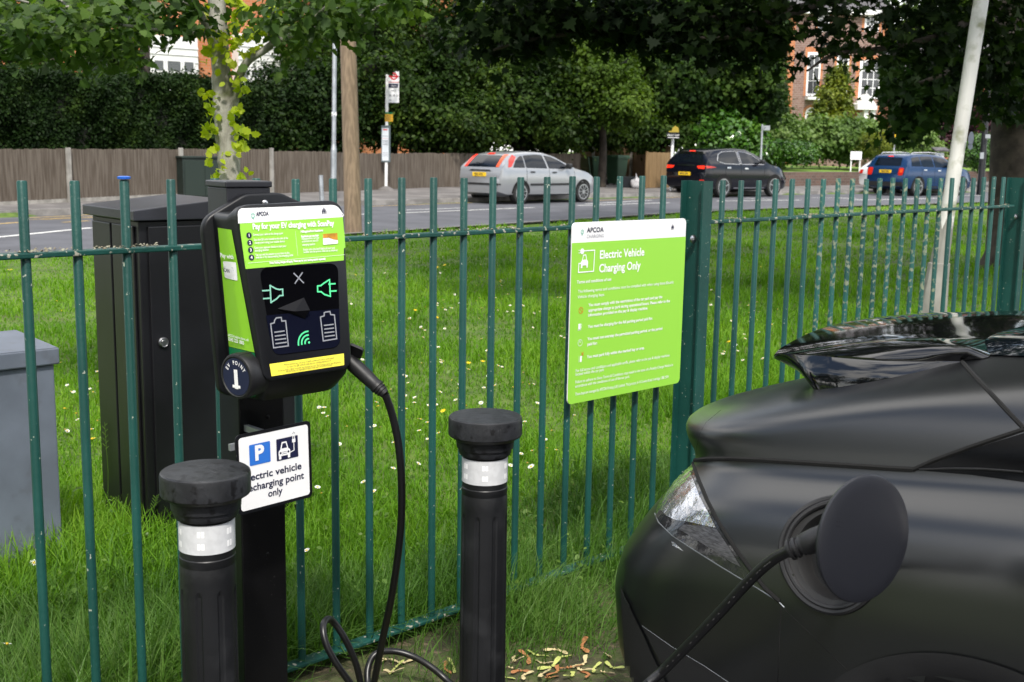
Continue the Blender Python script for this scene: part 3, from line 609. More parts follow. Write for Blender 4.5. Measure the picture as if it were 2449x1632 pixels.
def crest(mb, fr, x, y, h, z, mi=0):                                # a small heraldic silhouette: helm, shield and two supporters
    mb.flat(fr, [(x - .10 * h, y + .30 * h), (x, y + .50 * h), (x + .10 * h, y + .30 * h)], z, mi)
    mb.flat(fr, [(x - .16 * h, y + .10 * h), (x - .12 * h, y + .27 * h), (x + .12 * h, y + .27 * h), (x + .16 * h, y + .10 * h)], z, mi)
    mb.flat(fr, [(x - .16 * h, y + .07 * h), (x + .16 * h, y + .07 * h), (x + .14 * h, y - .25 * h), (x, y - .40 * h), (x - .14 * h, y - .25 * h)], z, mi)
    for s_ in (-1, 1):
        mb.flat(fr, [(x + s_ * a * h, y + b * h) for a, b in ((.20, -.42), (.22, .02), (.27, .20), (.36, .22), (.33, .05), (.40, -.12), (.36, -.42))][::s_], z, mi)
    mb.flat(fr, [(x - .44 * h, y - .46 * h), (x + .44 * h, y - .46 * h), (x + .40 * h, y - .52 * h), (x - .40 * h, y - .52 * h)], z, mi)
crest(nv, FF_, *zf(821, 226), .016, ZT)
nv.build("emblem", M['navy'], lab); nw.build("numerals", M['white'], lab)
gm_ = MB(); line(gm_, "CHARGING", (386, 281), (468, 277), .0085, -.004); gm_.build("lettering", M['palegrey'], lab)
def pin(mb, fr, x, y, h, z):
    mb.ring(fr, circ(x, y, h * .42, 24), circ(x, y, h * .30, 24), z); mb.flat(fr, [(x - .2 * h, y - .38 * h), (x, y - .72 * h), (x + .2 * h, y - .38 * h), (x, y - .43 * h)], z)
    mb.flat(fr, [(x + .02 * h, y + .2 * h), (x - .1 * h, y - .02 * h), (x + .1 * h, y - .02 * h), (x - .02 * h, y - .2 * h)][:3], z); mb.flat(fr, [(x - .02 * h, y - .03 * h), (x + .1 * h, y - .01 * h), (x - .02 * h, y - .22 * h)], z)
mt = MB(); pin(mt, FF_, *zf(361, 259), .0135, ZT); mt.build("pin_emblem", M['mintd'], lab)
cd = MB(); cpts = [zf(*p) for p in ((813, 379), (906, 372), (912, 441), (815, 450))]; cd.flat(FF_, rpoly(cpts, .003), ZT); cd.build("card_picture", M['white'], lab)
cg = MB(); cg.flat(FF_, [zf(*p) for p in ((813, 379), (906, 372), (909, 418), (880, 414), (850, 403), (814, 406))], ZT + .0006); cg.build("card_band", M['gold'], lab)
# icons on the screens
def icon_plug(mb, a, flip, m_):
    def q(x, y): return zf(x, y)
    if not flip: pts = [(472, 712), (512, 734), (532, 738), (553, 736), (555, 776), (534, 778), (514, 798), (478, 822)]; pr = [((424, 746), (470, 743)), ((430, 797), (476, 794))]
    else: pts = [(856, 674), (820, 697), (800, 713), (779, 715), (780, 752), (803, 753), (824, 770), (862, 782)]; pr = [((852, 703), (892, 700)), ((858, 749), (899, 747))]
    mb.stroke(FF_, [q(*p) for p in pts], .0034, ZT, True)
    for p_ in pr: mb.stroke(FF_, [q(*t) for t in p_], .0034, ZT + .00003)
i1 = MB(); icon_plug(i1, 0, False, 0); i1.build("plug_icon", M['mintd'], scr)
i2 = MB(); icon_plug(i2, 0, True, 0)
for k in range(3):
    c = zf(722, 1082); r_ = .010 + .009 * k; i2.stroke(FF_, [(c[0] + r_ * math.cos(math.radians(t)), c[1] + r_ * math.sin(math.radians(t))) for t in range(88, 188, 12)], .0036, ZT)
i2.flat(FF_, circ(*zf(724, 1080), .0028, 12), ZT); i2.build("plug_icon", M['mint'], scr)
i3 = MB()
for pts in ([(476, 960), (499, 953), (501, 938), (512, 922), (544, 918), (548, 942), (573, 940), (590, 1102), (495, 1115)], [(798, 916), (822, 908), (822, 888), (832, 884), (859, 880), (864, 900), (888, 902), (903, 1056), (816, 1070)]):
    i3.stroke(FF_, [zf(*p) for p in pts], .0030, ZT, True)
for a, b in (((502, 1014), (563, 1006)), ((506, 1039), (569, 1031)), ((507, 1063), (573, 1055)), ((510, 1088), (577, 1079)), ((823, 970), (880, 963)), ((825, 994), (883, 987)), ((826, 1018), (885, 1011)), ((828, 1042), (888, 1034)), ((627, 634), (688, 694)), ((680, 630), (634, 697))):
    i3.stroke(FF_, [zf(*a), zf(*b)], .0030, ZT + .00008)
i3.build("battery_icon", M['grey'], scr)
sm = MB()
for s_, a, b in [("Please ensure you use your mobile camera (no third party apps)", (562, 1229), (885, 1183)), ("to scan the QR code & only pay on scanpay.apcoa.co.uk", (582, 1243), (868, 1200)), ("You do not need to register an account nor download any apps. Click Pay to be used for one-off payments", (520, 1268), (930, 1210)), ("APCOA Parking is not responsible for misuse of your account or card from third party", (578, 1274), (876, 1228))]:
    line(sm, s_, a, b, .0058, .0)
sm.build("lettering", M['navy'], stk)
# side panel of the housing
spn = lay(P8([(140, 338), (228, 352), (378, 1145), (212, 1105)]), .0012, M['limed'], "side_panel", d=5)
lay(P8([(212, 1108), (378, 1148), (410, 1290), (404, 1400), (356, 1455), (300, 1445), (225, 1300)]), .0011, M['dgreen'], "side_base", spn, 5)
lay(P8(rpoly([(176, 553), (259, 562), (270, 681), (188, 661)], 8)), .0020, M['white'], "payment_tile", spn, 4)
def sideframe(pts):                                                 # a frame on the side of the housing
    q = on_surf(hb, P8(pts), pxray, .0065); nrm = (q[1] - q[0]).cross(q[2] - q[0]).normalized()
    if nrm.dot(CAM - q[0]) < 0: nrm = -nrm
    X_ = (q[1] - q[0]); return Frame(q[0], X_, nrm.cross(X_), nrm), X_.length
st = MB()
for body, a, b, c, h, bd in (("Pay with", (170, 525), (254, 540), (180, 600), .0145, .03), ("0345 222 1805", (222, 1064), (322, 1092), (230, 1090), .012, .03), ("APCOA helpline phone call:", (219, 1036), (352, 1070), (225, 1060), .009, .01)):
    f_, w_ = sideframe([a, b, c]); st.text(f_, body, 0, 0, h, 0, 0, bd, width=w_)
st.build("lettering", M['white'], spn)
st = MB(); f_, w_ = sideframe([(189, 618), (232, 627), (192, 650)]); st.text(f_, "SCAN", 0, 0, .0125, .001, 0, .03, width=w_); st.build("lettering", M['navy'], spn)
st = MB(); f_, w_ = sideframe([(233, 627), (258, 632), (236, 650)]); st.text(f_, "PAY", 0, 0, .0125, .001, 0, .0, width=w_)
st.build("lettering", M['palegrey'], spn)
st = MB(); f_, w_ = sideframe([(196, 590), (252, 596), (206, 646)])
for (x, y), sx_, sy_ in (((0, 0), 1, -1), ((w_, 0), -1, -1), ((0, -.031), 1, 1), ((w_, -.031), -1, 1)): st.stroke(f_, [(x + sx_ * .007, y), (x, y), (x, y + sy_ * .007)], .0008, .001)
st.build("tile_corners", M['navy'], spn)
# round socket covers on both sides
def socket(side):
    ctr = FF_(-.1385, -.2060, -.052) if side < 0 else FF_(.135, -.19, -.06)
    ax = (rt * side + n0 * (.30 if side < 0 else .1) + upv * -.02).normalized(); f_ = Frame(ctr, n0.cross(ax).cross(ax) if False else upv.cross(ax), upv, ax); f_ = Frame(ctr, upv.cross(ax), ax.cross(upv.cross(ax)), ax)
    mb = MB(); mb.lathe(f_, [(.053, -.055), (.0545, -.02), (.056, .004), (.056, .016), (.0535, .021), (.049, .0225), (.047, .0205), (.001, .0205)], 48)
    mb.lathe(Frame(f_(0.012, .052, .0), f_.x, f_.y, f_.z), [(.004, -.02), (.004, .018), (.001, .020)], 12)
    s_ = mb.build("socket_cover", M['rubber'], chg, smooth=True, angle=35)
    if side < 0:
        mb = MB(); mb.flat(f_, circ(0, 0, .0455, 48), .0212); mb.build("socket_disc", M['navy'], s_)
        mb = MB(); mb.text(f_, "1", 0, -.0265, .060, .0218, 0, .055, align='CENTER'); mb.box(f_, -.0135, .0135, -.0275, -.0205, .0218, .0221)
        for k, chh in enumerate("EV POINT"):
            a = math.radians(148 - k * 16.5); g = Frame(f_(.0300 * math.cos(a), .0300 * math.sin(a), .0218), f_.x * math.sin(a) - f_.y * math.cos(a), f_.x * math.cos(a) + f_.y * math.sin(a), f_.z)
            mb.text(g, chh, 0, 0, .0135, 0, 0, .03, align='CENTER', sx=.8)
        mb.build("lettering", M['white'], s_)
    return s_
socket(-1)
# ------------------------------------------------------------------ flat signs
def para(tl, tr_, br, bl, d):                                       # a flat panel from its four corners as seen, the first d metres deep
    r1, r2, r3, r4 = (ray(*p) for p in (tl, tr_, br, bl))
    A = Matrix(((-r2.x, r3.x, -r4.x), (-r2.y, r3.y, -r4.y), (-r2.z, r3.z, -r4.z))); s_ = A.inverted() @ (-(r1 * d))
    P = [CAM + r1 * d, CAM + r2 * s_[0], CAM + r3 * s_[1], CAM + r4 * s_[2]]
    fr = Frame(P[3], P[2] - P[3], P[0] - P[3]); return fr, (P[2] - P[3]).length, (P[0] - P[3]).length, P
def z7(x, y): return (350 + x / 2.299, 950 + y / 2.299)
PP_ = [CAM + (Vector(p) - CAM) * 1.04 for p in ((-.6355, 2.6377, .9867), (-.4871, 2.7854, .9917), (-.4842, 2.7890, .7984), (-.6325, 2.6413, .7934))]
fr, pw_, ph_ = Frame(PP_[3], PP_[2] - PP_[3], PP_[0] - PP_[3]), (PP_[2] - PP_[3]).length, (PP_[0] - PP_[3]).length
sgn = thing("parking_sign", "white parking sign with blue P reading electric vehicle recharging point only, on the charger post", "sign", PP_[3])
mb = MB(); mb.prism(fr, rrect(0, pw_, 0, ph_, .013), -.0025, 0); pl_ = mb.build("sign_plate", M['black'], sgn)
mb = MB(); mb.flat(fr, rrect(.0085, pw_ - .0085, .0085, ph_ - .0085, .008), .0008); mb.build("sign_face", M['white'], pl_)
mb = MB(); mb.box(fr, -.012, pw_ * .6, ph_ * .82, ph_ * .90, -.012, -.003); mb.box(fr, pw_ * .52, pw_ * .58, ph_ * .82, ph_ * .90, -.16, -.0125); mb.box(fr, -.012, pw_ * .6, ph_ * .1, ph_ * .18, -.012, -.003); mb.box(fr, pw_ * .52, pw_ * .58, ph_ * .1, ph_ * .18, -.16, -.0125); mb.build("bracket", M['galv'], sgn)
def q7(x, y): return fr.px(*z7(x, y))
mb = MB(); a, b = q7(567, 380), q7(678, 240); mb.flat(fr, rrect(a[0], b[0], a[1], b[1], .003), .0016); mb.build("blue_square", M['blueprint'], pl_)
w = MB(); c = q7(600, 345); w.text(fr, "P", c[0] - .003, c[1], .050, .0024, 0, .045)
k_ = MB(); a, b = q7(716, 353), q7(830, 208); k_.flat(fr, rrect(a[0], b[0], a[1], b[1], .002), .0016); sq = (a[0], a[1], b[0] - a[0])
for s_, p0, p1 in (("Electric vehicle", (532, 466), (849, 397)), ("recharging point", (540, 522), (863, 450)), ("only", (668, 548), (747, 530))):
    A, B = q7(*p0), q7(*p1); k_.text(fr, s_, A[0], (A[1] + B[1]) / 2, .0250, .0016, 0, .022, width=B[0] - A[0])
k_.build("lettering", M['navy'], pl_)
def carfront(mb, fr, x, y, s, z, plugdir=1):                        # white pictogram of a car seen from ahead
    U = lambda pts: [(x + p[0] * s, y + p[1] * s) for p in pts]
    mb.ring(fr, U([(.16, .40), (.54, .40), (.46, .70), (.24, .70)]), U([(.22, .44), (.48, .44), (.42, .64), (.28, .64)]), z)
    mb.flat(fr, U(rpoly([(.08, .14), (.62, .14), (.62, .34), (.54, .41), (.16, .41), (.08, .34)], .04)), z + .0001)
    mb.flat(fr, U([(.09, .02), (.20, .02), (.20, .15), (.09, .15)]), z + .0002); mb.flat(fr, U([(.50, .02), (.61, .02), (.61, .15), (.50, .15)]), z + .0002)
carfront(w, fr, sq[0], sq[1] + .002, sq[2], .0024)
x_, y_, s_ = sq; w.flat(fr, circ(x_ + .80 * s_, y_ + .98 * s_, .12 * s_, 20), .0024); w.stroke(fr, [(x_ + .62 * s_, y_ + .25 * s_), (x_ + .80 * s_, y_ + .3 * s_), (x_ + .80 * s_, y_ + .62 * s_)], .0022, .0024); w.flat(fr, [(x_ + .72 * s_, y_ + .62 * s_), (x_ + .88 * s_, y_ + .62 * s_), (x_ + .88 * s_, y_ + .76 * s_), (x_ + .72 * s_, y_ + .76 * s_)], .00245)
w.stroke(fr, [(x_ + .76 * s_, y_ + .76 * s_), (x_ + .76 * s_, y_ + .86 * s_)], .002, .0025); w.stroke(fr, [(x_ + .84 * s_, y_ + .76 * s_), (x_ + .84 * s_, y_ + .86 * s_)], .002, .0025); w.build("pictogram", M['white'], pl_)
b_ = MB()
for dx, dy in ((.17, .27), (.53, .27)): b_.flat(fr, circ(x_ + dx * s_, y_ + .002 + dy * s_, .045 * s_, 14), .0030)
for yy in (.22, .29): b_.stroke(fr, [(x_ + .25 * s_, y_ + .002 + yy * s_), (x_ + .45 * s_, y_ + .002 + yy * s_)], .0009, .0030)
for dx in (.76, .80, .84): b_.flat(fr, circ(x_ + dx * s_, y_ + (1.0 if dx != .8 else 1.04) * s_ - .01 * s_, .018 * s_, 8), .0030)
b_.build("pictogram_detail", M['navy'], pl_)
# green terms board
def z5(x, y): return (1320 + x / 3.267, 500 + y / 3.267)
so_ = FP(0, -.050, 0); P4 = [onplane(*z5(*p), FN, so_) for p in ((151, 111), (1043, 71), (997, 1358), (119, 1532))]
gf = Frame(P4[3], P4[2] - P4[3], P4[0] - P4[3]); gw = ((P4[1] - P4[0]).length + (P4[2] - P4[3]).length) / 2; gh = ((P4[0] - P4[3]).length + (P4[1] - P4[2]).length) / 2
brd = thing("information_board", "lime green and white charging terms board fixed to the railing beside the post", "sign", P4[3])
mb = MB(); mb.prism(gf, rrect(0, gw, 0, gh, .020, 8), -.004, 0); bp_ = mb.build("board_panel", M['white'], brd, bevel=.0008)
for yy in (.06, gh - .07):
    mb = MB(); mb.box(gf, .02, gw - .02, yy - .012, yy + .012, -.026, -.0045); mb.build("fixing_rail", M['galv'], brd)
q5 = lambda x, y: gf.px(*z5(x, y))
yb = (q5(155, 266)[1] + q5(1040, 218)[1]) / 2
out = [(p[0], p[1]) for p in rrect(0.0004, gw - .0004, .0004, gh, .020, 8) if p[1] < gh * .5]; out = [(.0004, yb)] + out + [(gw - .0004, yb)]
mb = MB(); mb.flat(gf, out, .0010); mb.build("green_field", M['lime'], bp_)
def gl(mb, s_, x0, x1, y0, y1, h, bold=.0, z=.0020):                # one line of print from its two ends
    A, B = q5(x0, y0), q5(x1, y1); mb.text(gf, s_, A[0], (A[1] + B[1]) / 2, h, z, 0, bold, width=B[0] - A[0])
gw_ = MB()
gl(gw_, "Electric Vehicle", 368, 716, 390, 362, .043, .024); gl(gw_, "Charging Only", 364, 688, 492, 472, .043, .024)
gl(gw_, "Terms and conditions of use", 192, 460, 584, 560, .0165, .02)
for s_, x0, x1, y0, y1, bd in [("The following terms and conditions must be complied with when using these Electric", 200, 948, 657, 582, 0), ("Vehicle charging bays.", 198, 408, 699, 679, 0), ("You must comply with the restrictions of the car park and pay the", 283, 860, 762, 697, .02), ("appropriate charge to park during operational hours. Please refer to the", 281, 918, 803, 728, .02), ("information provided on the pay & display machine.", 279, 745, 840, 786, .02), ("You must be charging for the full parking period paid for.", 278, 785, 931, 864, .02), ("You must not overstay the permitted parking period, or the period", 275, 860, 1026, 944, .02), ("paid for.", 273, 352, 1070, 1056, .02), ("You must park fully within the marked bay or area.", 271, 720, 1166, 1096, .02), ("For full terms and conditions and applicable tariffs, please refer to the pay & display machines", 182, 914, 1272, 1156, 0), ("located within the car park.", 180, 404, 1304, 1266, 0), ("Failure to adhere to these Terms & Conditions may result in the issue of a Penalty Charge Notice in", 179, 940, 1363, 1228, 0), ("accordance with the conditions of use of the car park.", 178, 604, 1394, 1322, 0), ("These bays are managed by APCOA Parking (UK) Limited, The Junction, 6-10 Cowley Road, Uxbridge, UB8 2XW.", 178, 912, 1460, 1318, 0)]:
    gl(gw_, s_, x0, x1, y0, y1, .0160, bd + .006)
# pictograms of the board
A = q5(203, 498); carfront(gw_, gf, q5(222, 466)[0] - .006, q5(222, 466)[1], .072, .0020)
fx = [q5(*p) for p in ((222, 425), (207, 427), (203, 496), (322, 487), (331, 322), (250, 328))]; gw_.stroke(gf, fx, .0042, .0022)
gw_.flat(gf, circ(*q5(233, 331), .0105, 20), .0024)
for d_ in (322, 343): gw_.stroke(gf, [q5(205, d_ + 2), q5(228, d_)], .0022, .00245)
x, y = q5(212, 922); gw_.flat(gf, rrect(x - .0065, x + .0065, y - .008, y + .012, .002), .0020); gw_.stroke(gf, [(x - .009, y - .011), (x + .009, y - .011)], .002, .0021); gw_.stroke(gf, [(x + .007, y - .004), (x + .011, y - .004), (x + .0125, y + .008), (x + .008, y + .011)], .0016, .0021)
x, y = q5(217, 1046); gw_.ring(gf, circ(x, y, .0125, 28), circ(x, y, .0108, 28), .0020); gw_.stroke(gf, [(x, y), (x - .004, y + .006)], .0015, .0021); gw_.stroke(gf, [(x, y), (x, y + .009)], .0015, .0022)
x, y = q5(222, 1170); gw_.flat(gf, rpoly([(x - .006, y - .012), (x + .005, y - .013), (x + .007, y + .010), (x - .003, y + .011)], .003), .0020); gw_.stroke(gf, [(x - .011, y - .013), (x - .010, y + .012)], .001, .0020)
gw_.build("lettering", M['white'], bp_)
o_ = MB(); x, y = q5(224, 793); o_.ring(gf, circ(x, y, .0118, 28), circ(x, y, .0096, 28), .0020); o_.stroke(gf, [(x - .0075, y + .007), (x + .0075, y - .007)], .0020, .0021)
x, y = q5(234, 1132); o_.stroke(gf, [(x - .005, y + .006), (x + .005, y - .006)], .002, .0030); o_.stroke(gf, [(x - .005, y - .006), (x + .005, y + .006)], .002, .0031); o_.build("prohibition_marks", M['orange'], bp_)
n_ = MB(); gl(n_, "APCOA", 271, 402, 184, 176, .0245, .014); crest(n_, gf, *q5(941, 138), .021, .0020); n_.build("lettering", M['navy'], bp_)
g_ = MB(); gl(g_, "CHARGING", 267, 402, 228, 220, .0180, -.006); g_.build("lettering", M['grey'], bp_)
m_ = MB(); pin(m_, gf, *q5(235, 178), .0195, .0020); m_.build("pin_emblem", M['mintd'], bp_)
# ------------------------------------------------------------------ charging cable
cbl = thing("charging_cable", "thick black charging cable looping from the charger to the car with plug ends", "cable", tuple(FF_(.14, -.35, 0)) )
def spl(pts, n=8):
    P = [Vector(p) for p in pts]; P = [P[0] * 2 - P[1]] + P + [P[-1] * 2 - P[-2]]; out = []
    for i in range(1, len(P) - 2):
        for k in range(n):
            t = k / n; a, b, c, d = P[i - 1:i + 3]; out.append(.5 * ((2 * b) + (c - a) * t + (2 * a - 5 * b + 4 * c - d) * t * t + (3 * b - a - 3 * c + d) * t ** 3))
    return out + [P[-2]]

c_pts = [at(*p) for p in ((921, 943, 3.02), (936, 985, 3.04), (950, 1045, 3.06), (958, 1110, 3.08), (961, 1200, 3.12), (955, 1300, 3.18), (938, 1420, 3.27), (915, 1530, 3.38), (893, 1640, 3.46), (880, 1690, 3.5))]
c_pts += [at(*p) for p in ((868, 1660, 3.52), (852, 1590, 3.50), (826, 1530, 3.48), (800, 1491, 3.47), (784, 1481, 3.44), (773, 1498, 3.40), (778, 1535, 3.38), (800, 1580, 3.38), (838, 1635, 3.40), (862, 1668, 3.42))]
c_pts += [at(*p) for p in ((878, 1650, 3.50), (880, 1600, 3.54), (898, 1565, 3.56), (938, 1558, 3.58), (982, 1568, 3.58), (1030, 1595, 3.58), (1078, 1636, 3.56))]
c_pts += [onz(1150, 1705, .012), onz(1260, 1790, .012), onz(1420, 1800, .03), at(1520, 1668, 2.42), at(1590, 1600, 2.36), at(1700, 1488, 2.24), at(1795, 1386, 2.14), at(1850, 1338, 2.085), at(1890, 1316, 2.05)]
mb = MB(); mb.tube(spl(c_pts, 7), .0102, 14); mb.build("cable", M['cable'], cbl, smooth=True)
def plug(pts, rads, name="plug"):
    mb = MB(); mb.tube(pts, rads, 18); return mb.build(name, M['rubber'], cbl, smooth=True, angle=50)
h0, h1 = at(*z8(990, 1200), 3.035), at(921, 943, 3.02)
k = lambda t: h0.lerp(h1, t)
plug([k(-.25), k(0), k(.2), k(.5), k(.72), k(.74), k(.80), k(.81), k(.86), k(.87), k(.92), k(.93), k(1.0)], [.019, .0195, .0200, .0190, .0172, .0188, .0188, .016, .0180, .0150, .0165, .0135, .0120])
cx_ = (at(*z8(1074, 1158), 3.02) - at(*z8(985, 1120), 3.02)); cov = MB(); cov.prism(Frame(at(*z8(1028, 1140), 3.02), cx_, n0 + upv * .8), rrect(-.019, .019, -.016, .022, .007), -.004, .004); cov.build("socket_flap", M['rubber'], chg, smooth=True)
a0, a1 = at(1885, 1318, 2.052), at(1990, 1276, 2.02)
k = lambda t: a0.lerp(a1, t)
plug([k(-.02), k(.03), k(.04), k(.10), k(.11), k(.16), k(.17), k(.23), k(.24), k(.30), k(.31), k(.37), k(.39), k(.6), k(1.2)], [.012, .0135, .0185, .0195, .0145, .0145, .0185, .0185, .0145, .0145, .0185, .0185, .020, .0215, .022])

pr = MB()                                                           # small print along the cable jacket
for i, t in enumerate(np.linspace(.08, .80, 30)):
    if i % 7 in (2, 5): continue
    A, B = at(1590, 1600, 2.36), at(1795, 1386, 2.14); q0 = None
    seg_ = spl(c_pts[-6:], 20); u_ = t * (len(seg_) - 2); j_ = int(u_); P_ = seg_[j_].lerp(seg_[j_ + 1], u_ - j_); T_ = (seg_[j_ + 1] - seg_[j_]).normalized(); V_ = (CAM - P_).normalized(); V_ = (V_ - T_ * V_.dot(T_)).normalized(); W_ = T_.cross(V_)
    f_ = Frame(P_ + V_ * .0104, T_, W_, V_); ln = random.uniform(.001, .0035); pr.box(f_, -ln, ln, -.0008, .0008, -.001, .0002)
pr.build("cable_print", mat("faint_cable_print", (.075, .075, .075), .6), cbl)
# ------------------------------------------------------------------ black car in the charging bay
TH = math.radians(43); CF = Frame((.902, 3.293, 0), (math.sin(TH), -math.cos(TH), 0), (math.cos(TH), math.sin(TH), 0))   # x forward, y to its left, z up
car = thing("parked_car", "matt black fastback car plugged in with its charging flap open, at the right", "car", CF.o)
def interp(tab, x):
    xs = [t[0] for t in tab]
    if x <= xs[0]: return tab[0][1]
    for (a, b), (c, d) in zip(tab[:-1], tab[1:]):
        if x <= c:
            t = (x - a) / (c - a); return b + (d - b) * t
    return tab[-1][1]
def smooth_tab(tab, n=200):                                         # rounded version of a coarse table
    xs = np.array([t[0] for t in tab]); ys = np.array([t[1] for t in tab]); X = np.linspace(xs[0], xs[-1], n); Y = np.interp(X, xs, ys)
    kw = 25 if n > 350 else 13; k = np.hanning(kw); k /= k.sum(); Yp = np.pad(Y, kw // 2, mode='edge'); return list(zip(X, np.convolve(Yp, k, 'valid')))
B_TAB = smooth_tab([(.18, .86), (.3, .91), (.45, .94), (.60, .945), (.70, .943), (.78, .930), (.84, .905), (.875, .875), (.90, .835), (.912, .812), (.93, .803), (.98, .793), (1.03, .775), (1.08, .745), (1.13, .705), (1.2, .655), (1.3, .60), (1.4, .52), (1.46, .42), (1.495, .22)], 420)
UR_TAB = smooth_tab([(.18, .0), (.3, -.11), (.45, -.17), (.60, -.185), (.68, -.165), (.76, -.115), (.84, -.06), (.895, -.03), (.925, -.04), (.96, -.075), (.99, -.095), (1.005, -.09), (1.02, -.05), (1.05, .06), (1.10, .23), (1.15, .40), (1.22, .63), (1.3, .95), (1.4, 1.45), (1.46, 1.9), (1.495, 2.4)], 420)
UF_TAB = [(.18, 4.7), (.4, 4.83), (.6, 4.83), (.75, 4.7), (.85, 4.4), (.95, 4.0), (1.02, 3.6), (1.1, 3.45), (1.3, 3.05), (1.42, 2.75), (1.495, 2.45)]
def rise(u, w):                                                     # shoulder climbs towards the front of the rear wing
    g = .155 * max(0, min(1, (u - .06) / .95)) ** 1.0
    k = max(0, min(1, (w - .45) / .38)); k2 = max(0, min(1, (1.40 - w) / .40)); return g * k * k * (3 - 2 * k) * k2 * k2 * (3 - 2 * k2) * .95
NRR, NSD, NFR = 110, 26, 26
def waterline(w):
    b = interp(B_TAB, w); ur = interp(UR_TAB, w); uf = interp(UF_TAB, w); lr = min(.55 + max(0, min(.35, (w - 1.0) * 2)), (uf - ur) * .45); lf_ = min(1.1, (uf - ur) * .45); nn = 3.5 - max(0, min(.9, (w - 1.0) * 5)); pts = []
    aa = np.linspace(0, math.pi / 2, 700); uu = ur + lr * (1 - np.maximum(0, np.cos(aa)) ** (2 / nn)); vv = -b * np.sin(aa) ** (2 / nn); ext = np.linspace(0, .45, 40)[1:]
    uu = np.r_[uu, uu[-1] + ext]; vv = np.r_[vv, np.full(39, -b)]; dd = np.r_[0, np.cumsum(np.hypot(np.diff(uu), np.diff(vv)))]; tt = np.linspace(0, dd[-1], NRR + 1)
    pts += list(zip(np.interp(tt, dd, uu).tolist(), np.interp(tt, dd, vv).tolist()))
    u0, u1 = ur + lr + .45, uf - lf_
    for i in range(1, NSD): pts.append((u0 + (u1 - u0) * i / NSD, -b))
    for i in range(NFR + 1):
        a = math.pi / 2 * (1 - i / NFR); pts.append((uf - lf_ * (1 - max(0, math.cos(a)) ** (2 / nn)), -b * math.sin(a) ** (2 / nn)))
    full = pts + [(u, -v) for u, v in reversed(pts[1:-1])]
    return [(u, v, w + rise(u, w)) for u, v in full]
WL = list(np.linspace(.18, .76, 46)) + list(np.linspace(.78, 1.02, 30)) + list(np.linspace(1.03, 1.495, 40))
rows = [waterline(w) for w in WL]; NP_ = len(rows[0]); mb = MB()
WC = [(.96, .36), (3.90, .36)]
def inarch(p): return abs(p[1]) > .6 and any((p[0] - a) ** 2 + (p[2] - .34) ** 2 < .375 ** 2 for a, _ in WC)
POC = None
mb.v = [tuple(CF(*p)) for r in rows for p in r]
flatp = [p for r in rows for p in r]
port_c = onplane(1985, 1322, CF.y, CF(0, -.925, 0)); port_n = None
for i in range(len(rows) - 1):
    for k in range(NP_):
        j = (k + 1) % NP_; q = (i * NP_ + k, i * NP_ + j, (i + 1) * NP_ + j, (i + 1) * NP_ + k)
        cpt = [sum(flatp[a][c] for a in q) / 4 for c in range(3)]
        if inarch(cpt): continue
        mb.f.append(q)
mb.f.append(tuple(reversed(range(NP_)))); mb.f.append(tuple(range((len(rows) - 1) * NP_, len(rows) * NP_))); mb.m = [0] * len(mb.f)
body = mb.build("body", M['carblack'], car, smooth=True, angle=60)
cb = bvh_of(body)
# cut the round charge-port opening out of the body
hit = cb.ray_cast(CAM, ray(1985, 1322).normalized()); PC, PN = hit[0], hit[1] if hit[1].dot(CAM - hit[0]) > 0 else -hit[1]
PN = (PN + Vector((0, 0, .0))).normalized(); pfz = Frame(PC, Vector((0, 0, 1)).cross(PN), PN.cross(Vector((0, 0, 1)).cross(PN)), PN); PRAD = .104
bm = bmesh.new(); bm.from_mesh(body.data)
kill = []
for f in bm.faces:
    c = pfz.inv(f.calc_center_median())
    if math.hypot(c[0], c[1]) < PRAD + .006 and abs(c[2]) < .06: kill.append(f)
bmesh.ops.delete(bm, geom=kill, context='FACES'); bm.to_mesh(body.data); bm.free()
def rimpt(a, r):
    p = pfz(r * math.cos(a), r * math.sin(a), .12); h = cb.ray_cast(p, -PN); return h[0] if h[0] is not None else pfz(r * math.cos(a), r * math.sin(a), 0)
angs = [2 * math.pi * k / 64 for k in range(64)]
mb = MB(); mb.tube([rimpt(a, PRAD + .0105) + PN * .0006 for a in angs], .0062, 8, closed=True); mb.tube([rimpt(a, PRAD + .0015) - PN * .003 for a in angs], .0062, 8, closed=True); pr_ = mb.build("port_rim", M['carclad'], car, smooth=True)
mb = MB(); mb.loft([[rimpt(a, PRAD + .011) - PN * .0015 for a in angs], [rimpt(a, PRAD - .004) - PN * .012 for a in angs], [rimpt(a, PRAD - .014) - PN * .016 for a in angs], [rimpt(a, PRAD - .018) - PN * .024 for a in angs], [pfz(.078 * math.cos(a), .078 * math.sin(a), -.058) for a in angs]], cap=False)
mb.flat(pfz, circ(0, 0, .0785, 64), -.0575); rc = mb.build("port_recess", mat('port_recess_plastic', (.004, .004, .0045), .55), car, smooth=True, angle=30)
mb = MB(); mb.lathe(Frame(pfz(.0, .012, 0), pfz.x, pfz.y, pfz.z), [(.040, -.057), (.040, -.030), (.034, -.027), (.030, -.03), (.001, -.03)], 32); mb.build("socket", M['rubber'], car, smooth=True, angle=35)
mb = MB(); mb.text(pfz, "AC 220", -.062, .030, .0075, -.0560, 0, .01); mb.build("lettering", M['grey'], rc)
